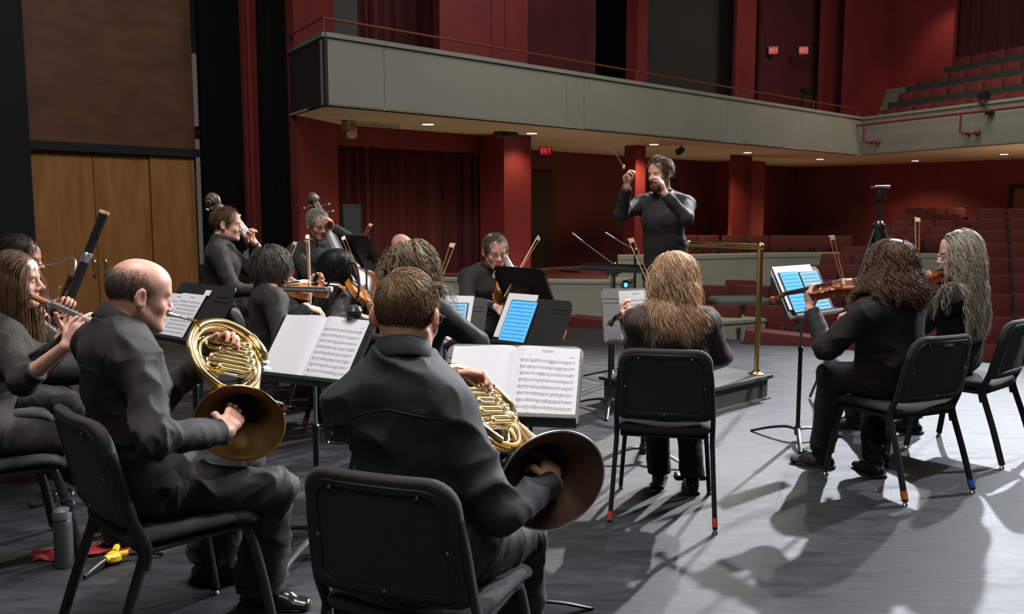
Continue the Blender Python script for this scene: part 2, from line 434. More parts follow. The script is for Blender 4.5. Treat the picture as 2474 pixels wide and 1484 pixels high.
# walls under the side balcony
b = MB(); b.slab([L1(0.28, 1.62, -1), L1(1.47, 2.35, -1), L1(1.47, 2.35, 2.95), L1(0.28, 1.62, 2.95)], -0.15); struct(b, 'wall_red_side', RED_WALL)
b = MB(); seg_box(b, L1, 1.42, 5.0, 2.28, 2.6, 2.62, 2.95); struct(b, 'wall_valance', RED_WALL)
drape('alcove_curtain', L1(1.4, 2.75, 0), L1(5.3, 2.75, 0), -1.0, 2.75, 0.10, 15, CURTAIN, 5, 'red velvet curtain filling the alcove under the side balcony')
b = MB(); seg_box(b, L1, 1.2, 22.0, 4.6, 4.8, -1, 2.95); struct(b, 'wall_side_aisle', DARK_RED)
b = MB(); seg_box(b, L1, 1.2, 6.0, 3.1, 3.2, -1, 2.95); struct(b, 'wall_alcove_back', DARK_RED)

def column(name, s0, s1, n0, n1, z0, z1, label):
    c_ = MB(); seg_box(c_, L1, s0, s1, n0, n1, z0, z1); o = struct(c_, name, RED_WALL, label=label); return o
def col_at(u0, u1, um, Y, name, z0, z1, label):
    """column whose corner nearest the camera is seen at pixel column um, its sides ending at u0 and u1"""
    p = at(um, 508, Y); p.z = 0; r = p - B0; s, n = r.dot(E1), r.dot(N1)
    def ray_s(u):
        q = at(u, 508, 10.0); d = V(q.x, q.y, 0); 
        return d
    d1 = ray_s(u1); # front face runs along +s at this n
    t = (B0.dot(N1) + n) / d1.dot(N1); s1 = (d1 * t - B0).dot(E1)
    d0 = ray_s(u0); t = (B0.dot(E1) + s) / d0.dot(E1); n1 = (d0 * t - B0).dot(N1)
    if n1 < n: n, n1 = n1, n
    return column(name, s, s1, n, n1, z0, z1, label), (s, s1, n, n1)
def cshape(u0, um, u1, Y, nm, label, z0=-1, z1=2.95):
    p = at(um, 508, Y); p.z = 0; r = p - B0; s, n = r.dot(E1), r.dot(N1)
    d1 = at(u1, 508, 10.0); d1.z = 0
    t = (B0.dot(N1) + n) / d1.dot(N1); s1 = (d1 * t - B0).dot(E1)
    d0 = at(u0, 508, 10.0); d0.z = 0
    t = (B0.dot(E1) + s) / d0.dot(E1); n1 = (d0 * t - B0).dot(N1)
    column(nm, s, s1, n, n1, z0, z1, label); return s, s1, n, n1
K1 = cshape(1160, 1218, 1283, 17.2, 'column_pier', 'wide red pier with a glowing orange upper face')
K2 = cshape(1507, 1534, 1558, 20.3, 'column_slim', 'slim red column behind the conductor', -1, 8.8)
K3 = cshape(1760, 1768, 1814, 23.7, 'column_far', 'red column right of the conductor under the balcony', -1, 8.8)
# dark recess between pier and the next wall, side door recess panels
b = MB(); seg_box(b, L1, 16.4, 17.4, 3.4, 4.6, -1, 2.95); struct(b, 'wall_rear_pier', RED_WALL)
b = MB(); seg_box(b, L1, 13.2, 14.6, 4.52, 4.6, -0.5, 2.3); struct(b, 'door_3', mat('dark_brown_door', (0.03, 0.02, 0.015), 0.5))
b = MB(); seg_box(b, L1, 7.9, 9.3, 4.52, 4.6, -0.5, 2.4); struct(b, 'door_4', mat('dark_brown_door', (0.03, 0.02, 0.015), 0.5))
# rear wall of the hall, ground floor
RWA = at(2100, 404, 29.0); RWB = at(2100, 404, 29.0) + (at(2600, 380, 24.8) - at(2100, 404, 29.0)) * 3.0
b = MB(); b.slab([V(RWA.x, RWA.y, -1), V(RWB.x, RWB.y, -1), V(RWB.x, RWB.y, 2.95), V(RWA.x, RWA.y, 2.95)], 0.2); struct(b, 'wall_rear', RED_WALL)
RE = (V(RWB.x, RWB.y, 0) - V(RWA.x, RWA.y, 0)).normalized(); RN = V(RE.y, -RE.x, 0)
b = MB(); q = at(2452, 508, 26.0); q.z = 0; q += RN * 0.02
s_q = (q - V(RWA.x, RWA.y, 0)).dot(RE)
def RW(s, n, z): return V(RWA.x, RWA.y, 0) + RE * s + RN * n + UP * z
b = MB(); seg_box(b, RW, s_q, s_q + 1.2, -0.02, 0.04, -0.3, 2.1); o = struct(b, 'door_5', mat('tan_door', (0.20, 0.12, 0.04), 0.5))
b = MB(); seg_box(b, RW, s_q - 0.12, s_q, -0.02, 0.07, -0.3, 2.2); seg_box(b, RW, s_q - 0.12, s_q + 1.4, -0.02, 0.07, 2.1, 2.2); struct(b, 'trim_6', BLACK_PAINT)

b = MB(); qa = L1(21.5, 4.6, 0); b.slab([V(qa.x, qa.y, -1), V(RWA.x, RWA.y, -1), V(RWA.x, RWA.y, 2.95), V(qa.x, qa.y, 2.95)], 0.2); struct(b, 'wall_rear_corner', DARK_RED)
# upper walls above the side balcony
b = MB(); b.slab([L1(0.28, 1.62, 3.0), L1(1.35, 2.2, 3.0), L1(1.35, 2.2, 8.8), L1(0.28, 1.62, 8.8)], -0.15); struct(b, 'wall_red_upper', RED_WALL)
b = MB(); seg_box(b, L1, 1.3, 2.15, 2.45, 2.6, 3.0, 8.8); struct(b, 'wall_grey_panel', GREY_PANEL)
drape('balcony_curtain', L1(2.05, 2.75, 0), L1(4.5, 2.75, 0), 3.0, 8.7, 0.10, 10, CURTAIN, 6, 'dark red curtain on the upper level left of the pier')
def upper(u0, u1, n, nm, m, z1=8.8, t=0.2):
    d0 = at(u0, 508, 10.0); d0.z = 0; d1 = at(u1, 508, 10.0); d1.z = 0
    s0 = (d0 * ((B0.dot(N1) + n) / d0.dot(N1)) - B0).dot(E1); s1 = (d1 * ((B0.dot(N1) + n) / d1.dot(N1)) - B0).dot(E1)
    b = MB(); seg_box(b, L1, s0, s1, n, n + t, 3.0, z1); struct(b, nm, m); return s0, s1
a0, a1 = upper(1066, 1274, 1.75, 'wall_upper_pier', RED_WALL)
b = MB(); mid = lerp(a0, a1, 0.56)
seg_box(b, L1, mid, mid + 0.012, 1.742, 1.76, 3.0, 8.8); seg_box(b, L1, mid + 0.36, mid + 0.372, 1.742, 1.76, 3.0, 8.8); struct(b, 'trim_7', BLACK_PAINT)
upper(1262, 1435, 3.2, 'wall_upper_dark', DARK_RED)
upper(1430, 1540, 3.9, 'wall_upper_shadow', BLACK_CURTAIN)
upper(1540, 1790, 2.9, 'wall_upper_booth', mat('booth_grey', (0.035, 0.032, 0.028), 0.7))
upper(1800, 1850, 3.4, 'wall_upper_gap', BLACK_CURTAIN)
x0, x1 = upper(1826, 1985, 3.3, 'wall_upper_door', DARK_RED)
x2, x3 = upper(1978, 2062, 2.7, 'wall_upper_rear_pier', RED_WALL)
# door on the upper level
b = MB(); sd0 = lerp(x0, x1, 0.62)
seg_box(b, L1, sd0, x1 - 0.15, 3.26, 3.3, 3.05, 5.15); struct(b, 'door_6', mat('amber_door', (0.13, 0.07, 0.025), 0.5))
b = MB(); seg_box(b, L1, sd0 - 0.14, sd0, 3.22, 3.3, 3.05, 5.3); seg_box(b, L1, sd0 - 0.14, x1 - 0.1, 3.22, 3.3, 5.15, 5.3); struct(b, 'trim_8', mat('dark_grey_trim', (0.035, 0.035, 0.032), 0.5))
# big red wall and curtain at the rear of the upper level
q0 = at(2040, 300, 27.5); q1 = at(2150, 300, 29.0); q2 = at(2292, 300, 27.0); q3 = at(2292, 300, 28.6); q4 = at(2640, 300, 25.0)
def wallseg(nm, a, b_, z0, z1, m, t=0.15):
    mb = MB(); a = Vector(a); b_ = Vector(b_); mb.slab([V(a.x, a.y, z0), V(b_.x, b_.y, z0), V(b_.x, b_.y, z1), V(a.x, a.y, z1)], t); return struct(mb, nm, m)
wallseg('wall_upper_rear_left', q0, q1, 3.0, 8.8, RED_WALL)
wallseg('wall_upper_rear', q1, q2, 3.0, 8.8, RED_WALL)
drape('gallery_curtain', (q3.x, q3.y, 0), (q4.x, q4.y, 0), 3.0, 8.7, 0.09, 12, CURTAIN, 8, 'dark red curtain behind the rear balcony seats')

# balcony floor and steps on the rear balcony
b = MB(); b.slab([L1(0.3, 0.1, 3.03), L1(18, 0.1, 3.03), L1(18, 7, 3.03), L1(0.3, 7, 3.03)], 0.05, UP); struct(b, 'floor_side_balcony', DARK_RED)
b = MB()
for k in range(6): seg_box(b, R1, 0.1, 14.0, 0.2 + 0.95 * k, 1.15 + 0.95 * k, 3.0, 3.28 + 0.53 * k)
struct(b, 'floor_rear_balcony', DARK_RED)
# seats: one built, the others are copies
def make_seat(name, label, group, back_m=SEAT_RED, shell_m=SEAT_BACK, w=0.52, rail=False):
    r = empty(name, (0, 0, 0), 0, label, 'seat', group)
    b = MB(); b.rbox((0, -0.06, 0.66), (w - 0.04, 0.07, 0.44), 0.03, None, 2); b.build('backrest', back_m, r)
    b = MB(); b.box((0, -0.115, 0.55), (w, 0.035, 0.46)); b.build('back_shell', shell_m, r)
    b = MB(); b.rbox((0, 0.17, 0.42), (w - 0.05, 0.4, 0.09), 0.03, None, 2); b.build('seat_cushion', back_m, r)
    for sx in (-1, 1):
        b = MB(); b.box((sx * (w / 2 - 0.012), 0.12, 0.3), (0.025, 0.34, 0.6)); b.box((sx * (w / 2 - 0.012), 0.12, 0.61), (0.05, 0.36, 0.03)); b.build('armrest', WOODTONE if rail else shell_m, r)
    return r
proto = make_seat('theatre_seat', 'seat', 'seats')
first = [True]
def place_seat(p, face, label, group):
    o = proto if first[0] else copy_tree(proto)
    first[0] = False
    o.location = p; o.rotation_euler = (0, 0, math.atan2(face.y, face.x) - PI / 2)
    tag(o, label, 'seat', group)
SEATL = {0: 'red seat in the front row of the rear balcony', 1: 'red seat in the second row of the rear balcony', 2: 'red seat in the third row of the rear balcony', 3: 'red seat in the back row of the rear balcony'}
def s_of(u, n):
    d = at(u, 300, 10.0); d.z = 0; b = B1 + N2 * n
    k = d.x * E2.y - d.y * E2.x
    return (b.x * d.y - b.y * d.x) / k if abs(k) > 1e-9 else 0.0
for k, (us, ub) in enumerate(((2122, 0), (2162, 2146), (2205, 2186), (2294, 2276))):
    n = 0.62 + 0.95 * k; s = s_of(us, n) + 0.27
    while s < 8.5:
        place_seat(R1(s, n, 3.30 + 0.53 * k), -N2, SEATL[k], 'rear balcony seats, row %d' % (k + 1)); s += 0.54
    if ub:
        b = MB(); sb_ = s_of(ub, n - 0.32); seg_box(b, R1, sb_, 9.5, n - 0.36, n - 0.30, 3.30 + 0.53 * k, 3.30 + 0.53 * k + 0.60)
        o = b.build('row_barrier', SEAT_BACK); tag(o, 'long dark barrier panel before the %s row of the rear balcony seats' % ('', 'second', 'third', 'back')[k], 'barrier')
st = MB()
for k in range(9): seg_box(st, R1, 0.35 - 0.02 * k, s_of(2108 + 4 * k, 0.3 + 0.3 * k), 0.25 + 0.3 * k, 0.25 + 0.3 * (k + 1), 3.0, 3.45 + 0.2 * k)
o = st.build('balcony_steps', CARPET); tag(o, 'grey green carpeted steps rising beside the rear balcony seats', 'stairs')

# loose chairs along the side balcony
for s in (2.6, 3.6, 4.4, 5.0, 6.2, 6.9, 7.7, 8.3, 10.5, 11.1, 12.0, 12.6, 13.9, 14.5, 15.1, 15.7):
    place_seat(L1(s, 0.75, 3.27), -N1, 'wooden armed red chair at the side balcony rail', 'side balcony chairs')

# downlights: glowing lens in a trim ring; a lamp under each
def downlight(u, v, power, label, glow=LAMP_GLOW):
    p = gr(u, v, 2.955)
    r = empty('recessed_downlight', p, 0, label, 'downlight', 'downlights under the balconies')
    b = MB(); b.lathe([(0.105, -0.012), (0.105, -0.004), (0.0001, -0.004)], 20); b.build('lens', glow, r)
    b = MB(); b.lathe([(0.106, 0.0), (0.106, -0.014), (0.13, -0.010), (0.132, 0.0)], 20); b.build('trim_ring', FASCIA, r)
    d = bpy.data.lights.new('downlight_lamp', 'SPOT'); d.energy = power; d.spot_size = math.radians(130); d.spot_blend = 0.8; d.shadow_soft_size = 0.08; d.color = (1.0, 0.74, 0.42)
    o = bpy.data.objects.new('downlight_lamp', d); C.objects.link(o); o.location = p - UP * 0.05
for u, v, pw, lb in ((1034, 299, 40, 'first recessed downlight from the left, above the alcove curtain'), (1285, 321, 70, 'recessed downlight beside the wide red pier'),
        (1580, 348, 200, 'recessed downlight just above the conductor'), (1806, 368, 160, 'recessed downlight beside the red column right of the conductor'),
        (1981, 384, 140, 'recessed downlight left of the balcony corner'), (2211, 388, 200, 'recessed downlight under the rear balcony, right of the corner'),
        (2426, 372, 200, 'rightmost recessed downlight under the rear balcony')):
    downlight(u, v, pw, lb)
downlight(2278, 395, 5, 'dim bluish downlight between the two lights under the rear balcony', LAMP_COOL)

# added uplights for floor bounce, washing the soffit and walls under the balcony
for k, (s_, n_, pw) in enumerate(((2.0, 1.0, 50), (5.5, 1.2, 60), (9.5, 2.6, 36), (13.5, 2.6, 36), (18.0, 2.6, 36))):
    q = L1(s_, n_, -0.7 if k < 2 else 0.2); o = spot('bounce_fill_%d' % k, q, q + UP, pw, 165, 0.5, 0.3, (1.0, 0.72, 0.45))
for k, s_ in enumerate((2.0, 6.0)):
    q = R1(s_, 2.0, 0.1); o = spot('rear_bounce_fill_%d' % k, q, q + UP, 330, 165, 0.5, 0.3, (1.0, 0.72, 0.45))

spot('wall_washer', at(2262, -60, 26.3), at(2262, 140, 27.0), 120, 80, 0.8, 0.1, (1.0, 0.72, 0.45))
# lit exit signs
def exit_sign(p, face, label):
    M = frame(p, V(face.y, -face.x, 0) * -1, UP)
    r = empty('exit_sign', M=M, label=label, cat='exit sign')
    b = MB(); b.box((0, 0, 0), (0.30, 0.06, 0.25)); b.build('housing', BLACK_PAINT, r)
    b = MB(); b.box((0, -0.033, 0), (0.26, 0.008, 0.21)); b.build('lit_face', EXIT_GLOW, r)
    # letters E X I T
    m = mat('exit_letters', (1.0, 0.35, 0.3), 0.4, emit=0.22)
    b = MB(); h = 0.10
    def bar(x, z, w, hh, rot=0):
        b.box((0, 0, 0), (w, 0.006, hh), Matrix.Translation((x, -0.039, z)) @ Matrix.Rotation(rot, 4, 'Y'))
    bar(-0.115, 0, 0.014, h)
    for z in (-h / 2 + 0.007, 0, h / 2 - 0.007): bar(-0.093, z, 0.05, 0.014)
    for a in (0.45, -0.45): bar(-0.03, 0, 0.015, h * 1.08, a)
    bar(0.025, 0, 0.014, h); bar(0.09, 0, 0.014, h); bar(0.09, h / 2 - 0.007, 0.07, 0.014)
    b.build('lettering', m, r)
exit_sign(at(1318, 364, 20.8), V(0.1, -1, 0), 'red exit sign hung under the side balcony by the pier')
exit_sign(at(1868, 122, 26.5), V(-0.1, -1, 0), 'red exit sign on the upper level, left of the pair')
exit_sign(at(1941, 122, 26.8), V(-0.1, -1, 0), 'red exit sign on the upper level above the doorway')

# rails
def railing(name, path, r, m, label, posts=(), pr=0.016):
    t = empty(name, path[0], 0, label, 'railing'); o = Vector(path[0])
    b = MB(); b.tube([Vector(p) - o for p in path], r, 8); b.build('rail', m, t)
    for a, c_ in posts:
        b = MB(); b.tube([Vector(a) - o, Vector(c_) - o], pr, 8); b.build('post', m, t)
    return t
railing('balcony_rail', [L1(0.3, 1.5, 4.17), L1(0.0, 0.06, 4.17), L1(16.4, 0.06, 4.17)], 0.018, RAIL_RED, 'thin red rail above the side balcony front',
        [(L1(s, 0.06, 3.96), L1(s, 0.06, 4.17)) for s in (0.02, 3.5, 7, 10.5, 14, 16.4)])
t = railing('lighting_rail', [R1(-0.1, -0.28, 3.72), R1(12.5, -0.28, 3.72)], 0.03, RAIL_RED, 'red pipe rail with hooked brackets on the rear balcony front')
for s in (0.35, 3.3, 6.3, 9.3):
    b = MB(); o = R1(-0.1, -0.28, 3.72)
    b.tube([R1(s, -0.28, 3.72) - o, R1(s, -0.28, 3.30) - o, R1(s + 0.05, -0.2, 3.26) - o, R1(s + 0.05, 0.0, 3.24) - o], 0.025, 8)
    b.ell(R1(s + 0.32, -0.1, 3.26) - o, (0.07, 0.07, 0.07)); b.tube([R1(s, -0.2, 3.27) - o, R1(s + 0.32, -0.1, 3.26) - o], 0.025, 8)
    b.build('bracket', RAIL_RED, t)
# small spotlight on the balcony front
p = R1(3.62, -0.1, 3.98); t = empty('spotlight_fixture', p, 0, 'small black spotlight clamped on the rear balcony front', 'spotlight')
b = MB(); b.tube([(0, 0, 0.12), (0.06, -0.2, 0.10)], [0.08, 0.11], 14); b.build('can', BLACK_METAL, t)
b = MB(); b.tube([(0, 0, -0.02), (0, 0.02, 0.15)], 0.02, 8); b.build('yoke', BLACK_METAL, t)
b = MB(); b.box((0.12, -0.25, -0.28), (0.16, 0.12, 0.12), None, 0.01); b.tube([(0.0, 0, 0), (0.12, -0.22, -0.24)], 0.01, 6); b.build('junction_box', BLACK_METAL, t)
# speaker box on the pier head and ceiling fixtures under the soffit
p = at(1222, 322, 16.9); t = empty('wall_mounted_speaker', p, math.radians(43), 'dark box speaker mounted at the head of the wide red pier', 'speaker')
b = MB(); b.box((0, 0, 0), (0.46, 0.22, 0.17), None, 0.015); b.build('cabinet', GREY_PANEL, t)
b = MB(); b.box((0, -0.115, 0), (0.42, 0.01, 0.13)); b.build('grille', BLACK_PAINT, t)
p = gr(850, 292, 2.955); t = empty('ceiling_spotlight', p, math.radians(40), 'beige spotlight and conduit fixed under the side balcony', 'spotlight')
b = MB(); b.box((0, 0, -0.03), (0.12, 0.12, 0.06)); b.tube([(0, 0, -0.05), (0, 0, -0.14)], 0.025, 8); b.build('mount', SOFFIT, t)
b = MB(); b.tube([(0.02, 0.02, -0.13), (-0.04, -0.06, -0.24)], [0.075, 0.09], 14); b.build('lamp_head', SOFFIT, t)
b = MB(); b.box((0.45, -0.02, -0.05), (0.95, 0.05, 0.05)); b.box((-0.11, 0.0, -0.08), (0.06, 0.2, 0.16)); b.build('conduit', SOFFIT, t)
p = gr(1645, 351, 2.955); t = empty('ceiling_projector', p, 0.6, 'small dark fixture under the side balcony right of the conductor', 'spotlight')
b = MB(); b.tube([(0, 0, 0), (0, 0, -0.1)], 0.03, 8); b.build('mount', SOFFIT, t)
b = MB(); b.tube([(0.06, 0, -0.1), (-0.12, -0.04, -0.16)], [0.06, 0.08], 12); b.build('lamp_head', BLACK_METAL, t)

# parapet walls and seats of the auditorium floor
def wall_path(name, pts, z0, z1, t, m, cope=0.05, label=None):
    P = [Vector((p[0], p[1], 0)) for p in pts]; b = MB()
    def ring(p, d, off0, off1, za, zb): 
        n = V(-d.y, d.x, 0); return [p + n * off0 + UP * za, p + n * off1 + UP * za, p + n * off1 + UP * zb, p + n * off0 + UP * zb]
    rr = []; rc = []
    for i, p in enumerate(P):
        d = (P[min(i + 1, len(P) - 1)] - P[max(i - 1, 0)]).normalized()
        rr.append(ring(p, d, 0, t, z0, z1 - cope)); rc.append(ring(p, d, -0.02, t + 0.04, z1 - cope, z1))
    b.rings(rr); b.rings(rc)
    return struct(b, name, m, 30, label)
GREEN_WHITE = mat('pale_green_plaster', (0.36, 0.37, 0.29), 0.75, var=0.06, vscale=1.5)
def gp(u, v, Y): p = at(u, v, Y); return (p.x, p.y)
wall_path('wall_parapet_front', [gp(600, 700, 14.2), gp(1295, 690, 13.0), gp(1500, 672, 12.9), gp(1530, 680, 13.6)], -1.0, 0.42, 0.35, GREEN_WHITE, 0.04, 'low pale green parapet beyond the cellist')
wall_path('wall_parapet_cross_aisle', [gp(1497, 620, 17.6), gp(1660, 615, 17.6), gp(1850, 610, 18.4), gp(2100, 602, 18.8), gp(2290, 602, 18.0), gp(2500, 606, 16.5), gp(2700, 610, 15)], -1.0, 0.56, 0.3, GREEN_WHITE, 0.08, 'long pale green parapet along the cross aisle')
wall_path('wall_parapet_step', [gp(1700, 780, 10.9), gp(1850, 770, 11.3)], -1.0, 0.06, 0.4, GREEN_WHITE, 0.04)
b = MB(); b.prism([gp(1400, 640, 17.9), gp(1660, 615, 18.0), gp(2100, 602, 19.1), gp(2700, 610, 15.3), (26, 40), (-10, 40), (-6, 20)], -1.0, 0.0)
struct(b, 'floor_upper_stalls', DARK_RED)
# chairs behind the cross aisle parapet
for i, u in enumerate((1660, 1712, 1770, 1832, 1886, 1936, 1984, 2032)):
    p = at(u, 600, 19.9 - 0.05 * i); p.z = 0.02
    place_seat(p, -V(p.x * 0.4, p.y, 0).normalized(), 'dark red armed chair standing behind the cross aisle parapet', 'cross aisle chairs')
# stalls rows at the rear right (under rear balcony)
for k in range(5):
    Y = 20.2 + 0.95 * k; u = 2145 + 16 * k
    while u < 2345:
        p = at(u, 560, Y); p.z = 0.02 + 0.16 * k
        place_seat(p, V(-0.25, -1, 0).normalized(), 'red seat of the rear stalls rows beyond the grey haired violinist', 'rear stalls seats'); u += 0.56 * FPX / Y
b = MB()
for k in range(6):
    a = at(2110 + 10 * k, 560, 19.75 + 0.9 * k); c_ = at(2480, 560, 19.2 + 0.9 * k)
    b.prism([(a.x, a.y), (c_.x, c_.y), (c_.x + .3, c_.y + 1.0), (a.x + .3, a.y + 1.0)], -0.5, 0.01 + 0.16 * k)
struct(b, 'floor_rear_stalls', DARK_RED)
# front stalls: rows between the stage and the cross aisle
for k, (u0, u1, Y, z) in enumerate(((1745, 1850, 11.4, -0.66), (1725, 1850, 12.6, -0.50), (1790, 1850, 13.8, -0.52), (1870, 2120, 10.2, -0.93), (1880, 2120, 11.3, -0.66), (1905, 2120, 12.4, -0.40), (1985, 2120, 13.5, -0.26), (2020, 2240, 14.6, -0.14), (2065, 2190, 15.7, -0.06))):
    u = u0
    while u < u1:
        p = at(u, 650, Y); p.z = z
        place_seat(p, V(-0.35, -1, 0).normalized(), 'red seat in the front stalls between the podium and the cross aisle', 'front stalls seats'); u += 0.56 * FPX / Y
for k in range(9):
    Y = 9.6 + 0.95 * k; u = 2405 - 2 * k
    while u < 2520:
        p = at(u, 650, Y); p.z = -0.9 + 0.19 * k
        place_seat(p, V(-0.45, -1, 0).normalized(), 'red seat in the right block of the stalls at the photo edge', 'right stalls seats'); u += 0.58 * FPX / Y
b = MB()
for k in range(10):
    a = at(1900 + 20 * k, 650, 9.3 + 0.95 * k); c_ = at(2700, 650, 9.3 + 0.95 * k)
    b.prism([(a.x, a.y), (c_.x, c_.y), (c_.x, c_.y + 1.0), (a.x, a.y + 1.0)], -1.0, min(-0.92 + 0.19 * k, 0.0))
struct(b, 'floor_stalls', DARK_RED)
# red bench edges near the stage front
for (u0, v0, u1, v1, Y, lb) in ((1372, 772, 1470, 782, 11.6, 'low dark red ledge at the stage edge left of the blonde violinist'), (1800, 806, 2030, 832, 9.6, 'long low dark red ledge at the stage edge right of the podium')):
    a = at(u0, v0, Y); c_ = at(u1, v1, Y - 0.3); d = c_ - a
    b = MB(); M = frame((a + c_) / 2, d, UP); b.box((0, 0.1, -0.25), (d.length, 0.3, 0.6), M, 0.02); o = b.build('stage_ledge', SEAT_RED); tag(o, lb, 'ledge')
# grey covers over seats
p = at(1785, 728, 12.0); b = MB(); b.rbox((0, 0, 0), (0.75, 0.5, 0.12), 0.05, frame(p, V(1, 0.1, 0), UP)); o = b.build('folded_cover', mat('grey_cover', (0.12, 0.13, 0.12), 0.8)); tag(o, 'grey folded cover lying across the red stalls seats', 'cover')
# black stair rails at the rear right
def stair_rail(pts, label):
    P = [at(*q) for q in pts]
    railing('stair_rail', P, 0.022, BLACK_METAL, label, [(p, V(p.x, p.y, p.z - 0.9)) for p in P[1:]], 0.02)
stair_rail(((2340, 550, 22.0), (2378, 522, 22.6), (2408, 511, 22.8), (2440, 510, 22.8)), 'black stair handrail before the rear red wall')
b = MB(); p = at(2388, 560, 22.7); b.box((p.x, p.y, p.z), (0.12, 0.12, 0.8)); o = b.build('newel_post', WOODTONE); tag(o, 'short orange wood post by the black stair handrail', 'post')
# railing in front of the alcove and dark planting box
railing('alcove_rail', [at(790, 668, 13.9), at(1100, 663, 14.1), at(1500, 640, 15.6)], 0.02, RAIL_RED, 'thin red rail before the alcove curtain behind the players', [(at(1010, 664, 14.05), at(1010, 700, 14.05)), (at(1140, 662, 14.3), at(1140, 700, 14.3))])
# pa speaker standing behind the bassists
p = at(850, 640, 12.6); t = empty('loudspeaker', V(p.x, p.y, 0), 0.3, 'black loudspeaker before the red curtain behind the bassists', 'speaker')
b = MB(); b.box((0, 0, 0.78), (0.28, 0.3, 1.56), None, 0.02); b.build('cabinet', BLACK_PAINT, t)
b = MB(); b.box((0, -0.155, 1.05), (0.24, 0.02, 0.9)); b.build('grille', GREY_PANEL, t)
